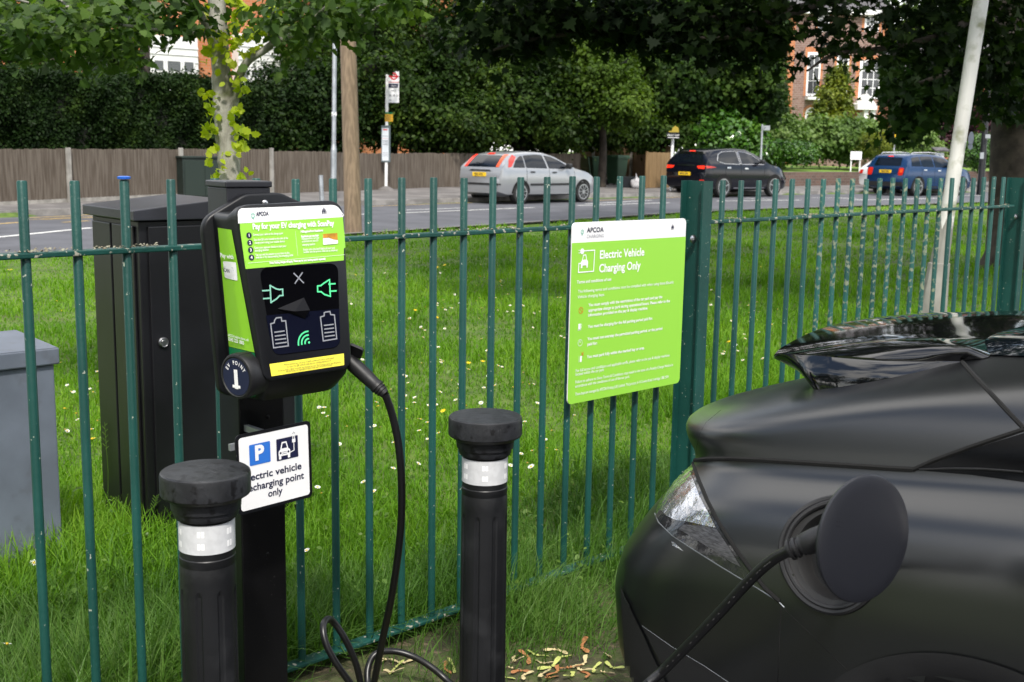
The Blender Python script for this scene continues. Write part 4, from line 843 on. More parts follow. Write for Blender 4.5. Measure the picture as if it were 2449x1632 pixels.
# the flap: a thin dished disc standing out on a hinge arm
ln_ = (CF.x * .98 - CF.y * .20 + Vector((0, 0, .08))).normalized(); lc = at(2070, 1290, 1.93); lfz = Frame(lc, Vector((0, 0, 1)).cross(ln_), ln_.cross(Vector((0, 0, 1)).cross(ln_)), ln_)
mb = MB(); RL = .1065
mb.lathe(lfz, [(RL * .90, -.010), (RL - .002, -.009), (RL, -.005), (RL - .0012, -.001), (RL - .005, .0006), (RL * .75, .0022), (RL * .4, .0034), (.0005, .0038)], 72)
fl_ = mb.build("charging_flap", M['lidm'], car, smooth=True, angle=40)
mb = MB()
for i in range(2):
    for j in range(3):
        mb.lathe(Frame(lfz(-.068 + .0052 * j - .001 * i, .040 - .0075 * i - .0012 * j, .0018), lfz.x, lfz.y, lfz.z), [(.0011, 0), (.0009, .0008), (.0001, .0010)], 8)
mb.build("tactile_dots", M['seam'], fl_)
mb = MB(); mb.tube([pfz(.075, .0, -.03), pfz(.10, .0, .02), lfz(.03, -.01, -.03), lfz(.0, 0, -.008)], .011, 10); mb.build("hinge_arm", M['rubber'], car, smooth=True)
# shut lines and trim, laid on the body where they are seen
def seam(pts, r=.0030, name="shut_line", m=None, off=-.0008, step=8):
    q = on_surf(cb, densify(pts, step, False), pxray, off)
    if len(q) < 2: return
    mb = MB(); mb.tube(q, r, 6); return mb.build(name, m or M['seam'], car, smooth=True)
def skin(poly, off, m, name, d=9, par=car): return decal(cb, poly, pxray, off, d).build(name, m, par, smooth=True)
def z6(x, y): return (1450 + x / 1.7197, 720 + y / 1.7197)
def zw(x, y): return (1820 + x / 3.4086, 720 + y / 3.4086)
def zt(x, y): return (1460 + x / 2.841, 1080 + y / 2.841)
seam([z6(*p) for p in ((350, 657), (420, 651), (520, 650), (640, 655), (780, 664), (920, 673), (1060, 682), (1180, 690), (1262, 694))], .0058)
seam([z6(*p) for p in ((1262, 694), (1350, 655), (1500, 600), (1620, 560), (1718, 528))], .0052)
seam([zw(*p) for p in ((1640, 498), (1720, 590), (1850, 730), (1990, 880), (2144, 1040))], .0050)
seam([z6(*p) for p in ((388, 655), (372, 640), (372, 600), (385, 545), (410, 500), (470, 450))], .0012)
# tail lamp: lens laid into the corner, with the bright reflector behind its upper half
lens_ = [zt(*p) for p in ((548, 78), (575, 150), (620, 270), (700, 420), (800, 590), (900, 740), (1000, 870), (1140, 1010), (1000, 925), (860, 845), (720, 760), (560, 660), (420, 570), (340, 490), (308, 440), (320, 370), (380, 270), (450, 180), (520, 105))]
tl = skin(lens_, .0012, M['lens'], "tail_lamp", 6)
ref = [zt(*p) for p in ((538, 110), (560, 180), (610, 310), (680, 440), (720, 520), (620, 500), (540, 480), (450, 470), (385, 440), (345, 400), (372, 310), (430, 215), (490, 150))]
skin(ref, .0024, M['chrome'], "reflector", 5, tl)
skin([zt(*p) for p in ((500, 500), (620, 505), (725, 530), (800, 640), (890, 785), (820, 750), (700, 670), (560, 585), (470, 530))], .0022, mat("ribbed_reflector", (.10, .10, .11), .3, .6, .4, 60, stretch=(1, 1, 9)), "lower_reflector", 6, tl)
seam([zt(*p) for p in ((560, 80), (600, 200), (660, 340), (740, 490), (840, 650), (950, 800), (1050, 930), (1150, 1020))], .0052)
seam([zt(*p) for p in ((300, 420), (325, 480), (420, 572), (560, 664), (720, 765), (860, 850), (1000, 930), (1140, 1020), (1180, 1060))], .0018, "lamp_trim", M['galv'])
skin([zt(*p) for p in ((418, 612), (440, 622), (500, 680), (470, 662), (422, 640))], .0010, M['chrome'], "reflex_strip", 4)
seam([zt(*p) for p in ((405, 620), (340, 760), (285, 890), (390, 955), (560, 1065))], .0008)
# bumper lower trim, fender joints
skin([zt(*p) for p in ((215, 1185), (420, 1330), (560, 1410), (800, 1568), (420, 1640), (380, 1500), (280, 1310))], .0015, M['carclad'], "bumper_insert", 9)
skin([zt(*p) for p in ((78, 905), (105, 975), (155, 1090), (230, 1240), (300, 1400), (420, 1640), (120, 1640), (96, 1240))], .0040, M['carclad'], "bumper_corner", 9)
skin([zt(*p) for p in ((92, 945), (112, 990), (150, 1050), (140, 1055), (106, 995))], .0062, M['lens'], "side_reflector", 4)
seam([z6(*p) for p in ((560, 1100), (640, 1180), (720, 1250), (712, 1380), (705, 1568))], .0016)
seam([z6(*p) for p in ((720, 1258), (850, 1380), (1000, 1530), (1040, 1568))], .0012)
seam([zt(*p) for p in ((215, 1185), (420, 1330), (640, 1460), (800, 1568))], .0012, "edge_trim", M['galv'])
# side glass, door glass and rear screen (drawn in the car's own axes, both sides)
def side_ray(s_): return lambda p: (CF(p[0], s_ * 2.0, p[1]), CF.y * -s_)
def top_ray(p): return (CF(p[0], p[1], 3.0), Vector((0, 0, -1)))
glass_px = [z6(*p) for p in ((1275, 696), (1360, 664), (1500, 612), (1620, 574), (1718, 545), (1760, 530), (1760, 752), (1718, 745), (1500, 715))]
skin(glass_px, .0016, M['gtrim'], "quarter_trim", 10)
seam([z6(*p) for p in ((1290, 694), (1430, 690), (1560, 692), (1718, 704))], .0022, "belt_trim", M['carclad'], .002)
skin([z6(*p) for p in ((1545, 688), (1640, 640), (1718, 610), (1760, 600), (1760, 705), (1640, 692))], .0030, M['gtrim'], "side_window", 10)
for s_ in (-1, 1):
    q = [(1.30, 1.19), (1.9, 1.33), (2.4, 1.36), (2.9, 1.28), (3.35, 1.13), (2.6, 1.10), (1.30, 1.12)] if s_ < 0 else [(1.0, 1.16), (1.4, 1.27), (1.9, 1.34), (2.4, 1.36), (2.9, 1.28), (3.35, 1.13), (2.6, 1.10), (1.4, 1.10)]
    decal(cb, q, side_ray(s_), .006, .03).build("side_window", M['carglass'], car, smooth=True)
decal(cb, [(3.02, -.45), (3.02, .45), (3.5, .58), (3.5, -.58)], top_ray, .006, .03).build("windscreen", M['carglass'], car, smooth=True)
# rear screen and the gloss roof band above it
decal(cb, rpoly([(.62, -.48), (.56, -.25), (.54, 0), (.56, .25), (.62, .48), (.95, .60), (1.5, .50), (1.5, -.50), (.95, -.60)], .05), top_ray, .003, .04).build("rear_window", M['carglass'], car, smooth=True)
# gloss wing across the foot of the rear screen, its ends swept forward to a point on each pillar
def sampled(pts, n):
    p = spl(pts, 12); d = [0]
    for i in range(1, len(p)): d.append(d[-1] + (p[i] - p[i - 1]).length)
    out = []
    for k in range(n):
        t = d[-1] * k / (n - 1); i = max(j for j in range(len(d)) if d[j] <= t + 1e-9); i = min(i, len(p) - 2); out.append(p[i].lerp(p[i + 1], (t - d[i]) / max(1e-9, d[i + 1] - d[i])))
    return out
def onbody(u, v, w, dz):
    h = cb.ray_cast(CF(u, v, 3), Vector((0, 0, -1)))[0]; return CF(u, v, (CF.inv(h)[2] if h else w) + dz)
def pxv(p, v): return tuple(CF.inv(onplane(*zw(*p), CF.y, CF(0, v, 0))))
B_ = CF.inv(on_surf(cb, [zw(1625, 497)], pxray, .001)[0])
half_P = [tuple(B_)] + [pxv(p, v) for p, v in (((1400, 486), -.560), ((1150, 477), -.578), ((900, 465), -.592), ((600, 446), -.598), ((320, 428), -.588), ((170, 432), -.572), ((102, 452), -.540))] + [(.145, -.44, 1.178), (.105, -.22, 1.195), (.095, 0, 1.20)]
if DBG: print('B', B_, 'tip', half_P[7])
_r = [CF.inv(p) for p in on_surf(cb, [zw(*p) for p in ((1560, 512), (1430, 543), (1300, 575), (1100, 620), (900, 660), (720, 690), (560, 712), (430, 712))], pxray, -.003)]
half_R = [(B_[0], B_[1] - .001, B_[2] - .003)] + [tuple(p) for p in _r] + [(.30, -.45, 1.13), (.27, -.25, 1.12), (.255, 0, 1.12)]
half_Q = [(B_[0] + .002, B_[1] + .003, B_[2] + .001), (.70, -.52, 1.25), (.66, -.44, 1.25), (.61, -.34, 1.245), (.575, -.22, 1.24), (.56, -.11, 1.24), (.555, 0, 1.24)]
mir = lambda h: h + [(u, -v, w) for u, v, w in reversed(h[:-1])]
NW = 121
if DBG: print('R', [tuple(round(c) for c in project(CF(*p))[:2]) + tuple(round(c, 2) for c in p) for p in half_R]); print('P', [tuple(round(c) for c in project(CF(*p))[:2]) for p in half_P])
Pw, Rw, Qw = sampled(mir(half_P), NW), sampled(mir(half_R), NW), sampled(mir(half_Q), NW)
rowsw = []
for kind in range(9):
    row = []
    for i in range(NW):
        p, r_, q = Pw[i], Rw[i], Qw[i]; e_ = min(1, min(i, NW - 1 - i) / 9)
        if kind < 4:
            t = kind / 3; x = r_.lerp(p, t); bl = math.sin(math.pi * t) * .012 * e_; x = x + Vector((-.4 * bl, bl * (1 if x.y > 0 else -1) * min(1, abs(x.y) * 2), 0))
            if kind == 3: x = p + Vector((0, 0, -.004 * e_))
        else:
            t = (kind - 4) / 4; x = p.lerp(q, t); x = x + Vector((0, 0, math.sin(math.pi * t) * .016 * e_))
        P_ = CF(*x)
        if kind == 0 and abs(x.y) < .5: P_ = onbody(x.x, x.y, x.z, -.006)
        if kind == 8: P_ = onbody(x.x, x.y, x.z, .002)
        row.append(P_)
    rowsw.append(row)
mb = MB(); mb.loft(rowsw, closed=False, cap=False); mb.build("rear_wing", M['blackgloss'], car, smooth=True, angle=48)
# wheels and arch liners
for a, _ in WC:
    for s_ in (-1, 1):
        wf_ = Frame(CF(a, s_ * .80, .34), CF.x, Vector((0, 0, 1)), CF.y * s_)
        mb = MB(); mb.lathe(wf_, [(.20, -.12), (.335, -.12), (.35, -.09), (.35, .09), (.335, .115), (.235, .12), (.22, .10)], 48, cap=False); wh = mb.build("wheel", M['rubber'], car, smooth=True, angle=35)
        mb = MB(); mb.lathe(wf_, [(.23, .10), (.225, .06), (.02, .05), (.001, .05)], 40, cap=False)
        for k in range(5):
            a_ = 2 * math.pi * k / 5; mb.prism(wf_, [(math.cos(a_ + d) * r, math.sin(a_ + d) * r) for d, r in ((-.5, .05), (-.16, .225), (.16, .225), (.5, .05))], .06, .10)
        mb.build("rim", M['blackpost'], wh, smooth=True, angle=30)
        mb = MB(); arc = [(.385 * math.cos(math.radians(t)), .385 * math.sin(math.radians(t))) for t in range(-25, 206, 6)]
        mb.loft([[wf_(x, y, -.25) for x, y in arc], [wf_(x, y, .115) for x, y in arc]], closed=False, cap=False); mb.add([wf_(x, y, -.25) for x, y in arc], [tuple(range(len(arc)))]); mb.build("arch_liner", M['seam'], car)
        rim_ = []
        for t in range(-18, 199, 4):
            c, sn = math.cos(math.radians(t)), math.sin(math.radians(t)); row = []
            for r in (.362, .372, .395, .43):
                h = cb.ray_cast(CF(a + r * c, s_ * 2, .34 + r * sn), CF.y * -s_)[0]; vv = CF.inv(h)[1] if h else s_ * .93
                row.append(CF(a + r * c, (vv if r > .38 else s_ * (abs(vv) - .03 if r < .365 else abs(vv))) + s_ * .006, .34 + r * sn))
            rim_.append(row)
        mb = MB(); mb.loft(rim_, closed=False, cap=False); mb.build("arch_trim", M['carclad'], car, smooth=True)
# ------------------------------------------------------------------ vehicles on the road
def carpaint(n, c, metal=.0, rough=.28): return mat(n, c, rough, metal, coat=.8)
lampred = mat("red_lamp_lens", (.55, .02, .01), .15, coat=.5); lamplit = mat("lit_brake_lamp", (.75, .03, .012), .2, emit=.4); lampamb = mat("amber_lamp_lens", (.62, .07, .015), .2, emit=.25); alloy = mat("alloy_rim", (.42, .43, .45), .3, .8); tyre = mat("tyre_rubber", (.014, .014, .014), .7); plateyel = mat("yellow_plate", (.85, .55, .02), .4); trimblk = mat("black_trim", (.014, .015, .016), .5)
def make_car(name, label, paint, L, Wd, top, belt, low, wheels, wr, windows, rear_glass, plate, extras, roofw=.80, glass=None, spoke=5, group=None):
    root = thing(name, label, "car" if name != "van" else "van", (0, 0, 0), group); H = Wd / 2; secs = []
    xs = sorted(set([round(float(x), 3) for x in np.linspace(0.0, L, 64)] + [.02, .05, .09, L - .02, L - .05]))
    tt, bt = smooth_tab(top, 300), belt
    for x in xs:
        zt_ = interp(tt, x); zb = min(interp(bt, x), zt_ - .012); zl = interp(low, x); e = 1 - .10 * max(0, 1 - x / .35) ** 2.2 - .22 * max(0, 1 - (L - x) / .8) ** 2.2
        h = H * e; cab = max(0, min(1, (zt_ - zb) / .45)); wt = h * (1 - (1 - roofw) * cab); hh = [(0, zl), (h * .80, zl), (h * .955, zl + .05), (h * .985, zl + .2), (h, (zl + zb) * .5 + .08), (h * .985, zb - .10), (h * .955, zb)]
        hh += [(h * .955 + (wt - h * .955) * .5, zb + (zt_ - zb) * .5 - .004), (wt * 1.0, zt_ - .055 * cab - .006), (wt * .93, zt_ - .018 * cab - .003), (wt * .6, zt_), (0, zt_ + .012)]
        secs.append([Vector((x, -y, z)) for y, z in hh] + [Vector((x, y, z)) for y, z in reversed(hh[1:-1])])
    mb = MB(); mb.loft(secs); body = mb.build("body", paint, root, smooth=True, angle=50); bv = bvh_of(body)
    sr = lambda s_: (lambda p: (Vector((p[0], s_ * 3, p[1])), Vector((0, -s_, 0)))); rr = lambda p: (Vector((-2, p[0], p[1])), Vector((1, 0, 0))); tr = lambda p: (Vector((p[0], p[1], 4)), Vector((0, 0, -1))); fr_ = lambda p: (Vector((L + 2, p[0], p[1])), Vector((-1, 0, 0)))
    gl_ = glass or M['carglass']
    for s_ in (-1, 1):
        for w in windows:
            sw = decal(bv, rpoly(w, .03), sr(s_), .006, .07).build("side_window", gl_, root, smooth=True)
            if extras.get('frame'): q = on_surf(bv, densify(rpoly(w, .03), .06), sr(s_), .006); mb = MB(); mb.tube(q, .011, 6, closed=True); mb.build("window_frame", extras['frame'], sw, smooth=True)
        for wx in wheels:
            ar = circ(wx, wr, wr + .055, 36, a0=-20, a1=200); decal(bv, ar, sr(s_), .004, .08).build("wheel_arch", M['seam'], root)
            f_ = Frame((wx, s_ * (H - .11), wr), (1, 0, 0), (0, 0, 1), (0, s_, 0)); mb = MB(); mb.lathe(f_, [(.2, -.1), (wr - .01, -.1), (wr, -.07), (wr, .085), (wr - .012, .105), (wr - .09, .11), (wr - .10, .09)], 32); wh = mb.build("wheel", tyre, root, smooth=True, angle=35)
            mb = MB(); mb.ring(f_, circ(0, 0, wr - .085, 32), circ(0, 0, wr - .115, 32), .112); 
            for k in range(spoke):
                a = 2 * math.pi * k / spoke + .3; d = 1.15 / spoke
                mb.flat(f_, [(math.cos(a + q) * r, math.sin(a + q) * r) for q, r in ((-d * .9, .05), (-d * .42, wr - .10), (d * .42, wr - .10), (d * .9, .05))], .1125 + .0003 * k)
            mb.flat(f_, circ(0, 0, .06, 16), .116); mb.build("rim", alloy, wh)
            mb = MB(); mb.flat(f_, circ(0, 0, wr - .088, 32), .1105); mb.build("hub_shadow", trimblk, wh)
        xm, zm = windows[-1][-1] if False else (max(p[0] for w in windows for p in w) - .28, min(p[1] for w in windows for p in w) + .09)
        mb = MB(); c_ = Vector((xm, s_ * (H + .09), zm)); mb.prism(Frame(c_, (0, s_, 0), (0, 0, 1)), rrect(-.09, .09, -.07, .07, .05), -.05, .05, bev=.02); mb.box(Frame(c_, (1, 0, 0), (0, 1, 0)), -.03, .03, -s_ * .16 if s_ > 0 else .02, -.02 if s_ > 0 else .16, -.05, -.02); mb.build("mirror", extras.get('mirror', trimblk), root, smooth=True, angle=40)
        for k, (hx, hz) in enumerate(extras.get('handles', [])): decal(bv, rrect(hx - .09, hx + .09, hz - .018, hz + .018, .015), sr(s_), .02, .05).build("door_handle", extras.get('handlemat', trimblk), root)
        for l in extras.get('seams', []):
            q = on_surf(bv, densify(l, .05, False), sr(s_), .0); mb = MB(); mb.tube(q, .006, 5); mb.build("door_gap", M['seam'], root)
        for poly, m_, nm in extras.get('side', []): decal(bv, poly, sr(s_), .010, .06).build(nm, m_, root, smooth=True)
    decal(bv, rpoly(rear_glass, .05), rr, .008, .07).build("rear_window", gl_, root, smooth=True)
    for poly, m_, nm in extras.get('rear', []): decal(bv, poly, rr, .014, .05).build(nm, m_, root, smooth=True)
    for poly, m_, nm in extras.get('rear2', []): decal(bv, poly, rr, .020, .05).build(nm, m_, root, smooth=True)
    for poly, m_, nm in extras.get('top', []): decal(bv, poly, tr, .008, .08).build(nm, m_, root, smooth=True)
    if plate:
        txt, zp, w_ = plate; q = bv.ray_cast(Vector((-2, 0, zp)), Vector((1, 0, 0)))[0]; pf_ = Frame((q.x - .03, 0, zp), (0, -1, 0), (0, 0, 1)); mb = MB(); mb.box(pf_, -w_ / 2, w_ / 2, -.056, .056, -.03, .0); pl = mb.build("number_plate", plateyel, root)
        mb = MB(); mb.text(pf_, txt, 0, -.032, .098, .003, 0, .02, align='CENTER', width=None, sx=.82); mb.build("lettering", M['navy'], pl)
    return root
def place(root, rear_px, front_px, wheels, side_y, z=.16):          # stand the near-side wheels where they are seen
    P = onz(*rear_px, z); wb = wheels[1] - wheels[0]; best = None
    for k in range(200):
        th = math.radians(10 + k * .4); d = Vector((math.sin(th), math.cos(th), 0)); e = abs(project(P + d * wb)[0] - front_px[0])
        if best is None or e < best[0]: best = (e, th, d)
    th, d = best[1], best[2]; lft = Vector((-d.y, d.x, 0)); o = P - d * wheels[0] + lft * side_y; root.location = (o.x, o.y, z); root.rotation_euler = (0, 0, math.pi / 2 - th); return th
silver = carpaint("silver_paint", (.34, .35, .37), .5, .32)
W1 = [[(.50, .99), (.66, 1.18), (.86, 1.29), (.98, 1.31), (.98, .985)], [(1.02, .985), (1.02, 1.315), (1.50, 1.345), (1.80, 1.33), (1.88, .965)], [(1.95, .963), (1.87, 1.325), (2.15, 1.29), (2.45, 1.19), (2.92, .95)]]
c1 = make_car("hatchback", "silver hatchback driving along the far lane in front of the wooden fence", silver, 4.17, 1.70,
    [(0, .60), (.02, .88), (.07, .99), (.16, 1.08), (.30, 1.22), (.45, 1.34), (.7, 1.395), (1.3, 1.43), (1.9, 1.415), (2.35, 1.31), (2.75, 1.12), (3.05, .98), (3.25, .945), (3.65, .88), (3.95, .76), (4.1, .64), (4.17, .48)], [(0, .98), (.4, .965), (1.5, .95), (3.0, .92), (4.17, .58)], [(0, .30), (.25, .22), (3.9, .20), (4.17, .26)], (.80, 3.415), .305, W1,
    [(-.60, 1.0), (.60, 1.0), (.53, 1.31), (-.53, 1.31)], ("EJ02 AXG", .80, .50),
    dict(handles=[(1.25, .87), (2.15, .855)], seams=[[(1.0, .3), (1.02, .97)], [(1.92, .3), (1.95, .96)], [(2.98, .3), (3.02, .9)]], side=[([(1.15, .50), (2.95, .50), (2.95, .56), (1.15, .56)], trimblk, "rubbing_strip"), ([(.30, .99), (.44, 1.01), (.72, 1.27), (.60, 1.33), (.40, 1.20)], lampred, "tail_lamp")],
         rear=[([(-.78, .52), (.78, .52), (.78, .57), (-.78, .57)], trimblk, "bumper_strip"), ([(-.42, .885), (.42, .885), (.36, .925), (-.36, .925)], trimblk, "handle_strip"), (rrect(-.62, -.44, .33, .41, .03), lampred, "fog_lamp"), ([(-.66, 1.0), (-.56, 1.0), (-.50, 1.33), (-.62, 1.33)], lampamb, "tail_lamp"), ([(.56, 1.0), (.66, 1.0), (.62, 1.33), (.50, 1.33)], lamplit, "tail_lamp"), ([(-.13, 1.335), (.13, 1.335), (.12, 1.365), (-.12, 1.365)], lamplit, "brake_lamp")]), roofw=.74, spoke=9)
place(c1, (1247, 489), (1394.6, 484), (.80, 3.415), .85)
dblue = mat("blue_black_paint", (.004, .0045, .009), .16, 0, spec=.4, coat=.25)
chromem = mat("chrome_trim", (.7, .7, .72), .15, 1)
W2 = [[(.62, 1.20), (.74, 1.42), (.95, 1.50), (1.50, 1.53), (1.68, 1.525), (1.75, 1.10), (.95, 1.12)], [(1.82, 1.10), (1.76, 1.52), (2.1, 1.50), (2.5, 1.40), (3.02, 1.10)]]
chromem = mat("chrome_trim", (.7, .7, .72), .15, 1)
c2 = make_car("suv", "black sport utility car with lit tail lamps driving behind the railing post", dblue, 4.48, 1.855,
    [(0, .70), (.02, 1.02), (.08, 1.14), (.2, 1.30), (.34, 1.50), (.5, 1.575), (.9, 1.615), (1.6, 1.64), (2.2, 1.615), (2.7, 1.47), (3.1, 1.24), (3.35, 1.12), (3.6, 1.09), (4.05, 1.02), (4.3, .90), (4.42, .75), (4.48, .55)], [(0, 1.12), (.5, 1.12), (1.8, 1.08), (3.2, 1.06), (4.48, .6)], [(0, .36), (.3, .24), (4.2, .22), (4.48, .3)], (.92, 3.59), .36, W2,
    [(-.62, 1.14), (.62, 1.14), (.56, 1.42), (-.56, 1.42)], ("MF18 UPA", .78, .50),
    dict(frame=chromem, handles=[(1.15, .99), (2.05, .96)], handlemat=chromem, seams=[[(1.0, .5), (1.0, 1.1)], [(1.78, .3), (1.8, 1.08)], [(2.95, .3), (3.05, 1.06)]], side=[([(1.45, .30), (3.05, .30), (3.05, .335), (1.45, .335)], chromem, "sill_trim"), ([(.0, .96), (.52, 1.0), (.30, 1.03), (.0, 1.05)], lampred, "tail_lamp")],
         rear=[([(-.84, .94), (-.56, .96), (-.50, 1.04), (-.84, 1.05)], lamplit, "tail_lamp"), ([(.84, .94), (.56, .96), (.50, 1.04), (.84, 1.05)][::-1], lamplit, "tail_lamp"), ([(-.40, 1.04), (.40, 1.04), (.40, 1.065), (-.40, 1.065)], chromem, "chrome_strip"), ([(-.60, 1.42), (.60, 1.42), (.58, 1.50), (-.58, 1.50)], M['blackgloss'], "roof_spoiler"), (rrect(-.84, -.66, .48, .60, .03), lampred, "fog_lamp")], rear2=[([(-.14, 1.50), (.14, 1.50), (.13, 1.525), (-.13, 1.525)], lamplit, "brake_lamp")], top=[([(.7, -.60), (2.2, -.60), (2.2, -.565), (.7, -.565)], chromem, "roof_rail"), ([(.7, .60), (2.2, .60), (2.2, .565), (.7, .565)], chromem, "roof_rail")]), roofw=.76)
place(c2, (1730, 473.5), (1851.7, 470), (.92, 3.59), .93)
mblue = mat("deep_blue_paint", (.006, .034, .105), .22, .2, coat=.3)
W3 = [[(.40, 1.10), (.46, 1.40), (.9, 1.45), (.95, 1.09)], [(.99, 1.09), (.95, 1.45), (1.65, 1.46), (1.72, 1.07)], [(1.78, 1.07), (1.72, 1.455), (2.3, 1.41), (2.55, 1.33), (2.85, 1.05)]]
c3 = make_car("compact_crossover", "dark blue compact crossover with silver roof rails behind the white pole", mblue, 4.30, 1.82,
    [(0, .68), (.02, .98), (.10, 1.08), (.18, 1.24), (.30, 1.47), (.5, 1.53), (1.2, 1.555), (1.9, 1.545), (2.4, 1.48), (2.7, 1.35), (3.0, 1.12), (3.2, 1.07), (3.8, 1.02), (4.1, .92), (4.24, .75), (4.30, .5)], [(0, 1.07), (1, 1.07), (3.0, 1.03), (4.3, .6)], [(0, .34), (.3, .24), (4.0, .22), (4.3, .28)], (.80, 3.47), .34, W3,
    [(-.60, 1.10), (.60, 1.10), (.54, 1.40), (-.54, 1.40)], ("YB68 WEV", .90, .52),
    dict(handles=[(1.15, .96), (2.0, .94)], handlemat=chromem, seams=[[(.97, .5), (.97, 1.06)], [(1.75, .3), (1.75, 1.05)], [(2.8, .3), (2.85, 1.0)]], side=[([(1.25, .24), (3.05, .24), (3.05, .36), (1.25, .36)], trimblk, "sill_cladding")],
         rear=[(rrect(-.80, -.58, .76, 1.03, .06), lampred, "tail_lamp"), (rrect(.58, .80, .76, 1.03, .06), lampred, "tail_lamp"), ([(-.80, .36), (.80, .36), (.80, .52), (-.80, .52)], trimblk, "bumper_cladding"), ([(-.12, 1.43), (.12, 1.43), (.12, 1.455), (-.12, 1.455)], lamplit, "brake_lamp")], rear2=[(rrect(-.76, -.64, .86, .98, .03), lampamb, "indicator")]), roofw=.80)
for s_ in (-1, 1):
    mb = MB(); mb.tube([(.55, s_ * .66, 1.52), (.65, s_ * .66, 1.585), (1.6, s_ * .66, 1.605), (2.2, s_ * .66, 1.58), (2.32, s_ * .66, 1.50)], .018, 8); mb.build("roof_rail", chromem, c3, smooth=True)
place(c3, (2194.7, 470), (2299, 469), (.80, 3.47), .91)
c4 = make_car("estate_car", "white car mostly hidden beyond the dark blue crossover", carpaint("white_paint_car", (.72, .73, .74), 0, .3), 4.3, 1.8,
    [(0, .66), (.03, .92), (.2, 1.05), (.4, 1.22), (.6, 1.36), (1.4, 1.44), (2.0, 1.42), (2.6, 1.22), (3.1, 1.0), (3.8, .9), (4.2, .7), (4.3, .5)], [(0, .95), (3.0, .92), (4.3, .6)], [(0, .3), (4.3, .26)], (.8, 3.4), .31, [[(.6, .98), (.8, 1.26), (1.7, 1.34), (1.75, .96)], [(1.8, .96), (1.8, 1.33), (2.3, 1.25), (2.9, .95)]], [(-.6, 1.0), (.6, 1.0), (.5, 1.3), (-.5, 1.3)], None, dict(rear=[(rrect(-.8, -.6, .75, .9, .03), lampred, "tail_lamp"), (rrect(.6, .8, .75, .9, .03), lampred, "tail_lamp")]), roofw=.76)
place(c4, (2160, 463.5), (2280, 462), (.8, 3.4), .9)
van = make_car("van", "white van half hidden by the thick dark tree trunk", carpaint("white_van_paint", (.74, .75, .77), 0, .35), 5.3, 2.0,
    [(0, .7), (.01, 1.3), (.04, 1.9), (.16, 2.3), (.4, 2.42), (2.5, 2.45), (3.6, 2.38), (4.2, 1.7), (4.5, 1.35), (5.1, 1.1), (5.3, .6)], [(0, 1.2), (4.0, 1.2), (5.3, .7)], [(0, .35), (5.3, .3)], (1.0, 4.2), .34, [[(3.0, 1.3), (3.0, 1.85), (3.7, 1.85), (4.15, 1.3)]], [(-.05, 1.45), (-.6, 1.45), (-.58, 1.9), (-.05, 1.9)], ("LX17 KDV", .62, .5), dict(rear=[(rrect(.86, .97, .75, 1.35, .03), lamplit, "tail_lamp"), (rrect(-.97, -.86, .75, 1.35, .03), lampred, "tail_lamp")]), roofw=.86)
o = onz(2398, 452, .16); van.location = (o.x + .6, o.y + .2, .16); van.rotation_euler = (0, 0, math.radians(34))
# ------------------------------------------------------------------ poles, stops and signs along the road
def upright(name, label, cat, px_b, px_t, d, r0, r1, m, z0=None, part="pole", grp=None, bend=None):
    b = at(*px_b, d); t = at(*px_t, d); zb = tz(b.x, b.y) if z0 is None else z0; root = thing(name, label, cat, (b.x, b.y, zb), grp)
    k = (zb - b.z) / (t.z - b.z) if t.z != b.z else 0; base = b.lerp(t, k); mb = MB(); n = 10
    mb.tube([base.lerp(t, i / n) for i in range(n + 1)], [r0 + (r1 - r0) * i / n for i in range(n + 1)], 20); mb.build(part, m, root, smooth=True, angle=60); return root, base, t
upright("telegraph_pole", "round timber telegraph pole standing on the verge near the road", "pole", (845, 553), (818, -420), 20.4, .150, .125, M['pole'])
lp, b_, t_ = upright("lamp_post", "slim grey steel lamp post on the far pavement beside the timber pole", "lamp post", (797, 470), (806, -500), 29.5, .058, .05, M['galv'])
mb = MB(); mb.tube([b_, b_.lerp(t_, .126)], .078, 16); mb.tube([b_.lerp(t_, .126), b_.lerp(t_, .140)], [.078, .058], 16); mb.build("base_sleeve", M['galv'], lp, smooth=True)
mb = MB(); nb = Frame(b_.lerp(t_, .215) - Vector((0, .062, 0)), (1, 0, 0), (0, 0, 1)); mb.text(nb, "54", -.06, -.06, .14, 0, 0, .02); mb.build("number", M['white'], lp)
upright("marker_post", "short grey steel post beside the road left of the timber pole", "post", (770, 486), (767, 420), 28.5, .055, .055, M['galv'])
bs, b_, t_ = upright("bus_stop", "bus stop pole with red roundel flag and white timetable case on the pavement", "bus stop", (923, 458), (926, 178), 34.6, .045, .045, M['whitep'])
def bpan(x0, x1, y0, y1, off, m, name, par, th=.03):
    A, B = at(x0, y1, 34.6 + off), at(x1, y0, 34.6 + off); f_ = Frame(A, (1, 0, .0), (0, 0, 1)); mb = MB(); mb.box(f_, 0, B.x - A.x, 0, B.z - A.z, -th, 0); return mb.build(name, m, par), f_, B.x - A.x, B.z - A.z
mb = MB(); mb.lathe(Frame(b_, (1, 0, 0), (0, 1, 0)), [(.26, 0), (.22, .06), (.08, .13), (.05, .14)], 20); mb.build("base", M['pave'], bs, smooth=True)
fl_, f_, w_, h_ = bpan(929, 955.5, 172, 246, -.02, M['white'], "flag", bs)
mb = MB(); mb.ring(f_, circ(w_ * .5, h_ * .84, .105, 32), circ(w_ * .5, h_ * .84, .065, 32), .004); mb.box(f_, w_ * .5 - .145, w_ * .5 + .145, h_ * .84 - .022, h_ * .84 + .022, .005, .008); mb.box(f_, 0, w_, h_ * .645, h_ * .665, .002, .006); mb.build("roundel", mat("signal_red", (.55, .015, .03), .4), fl_)
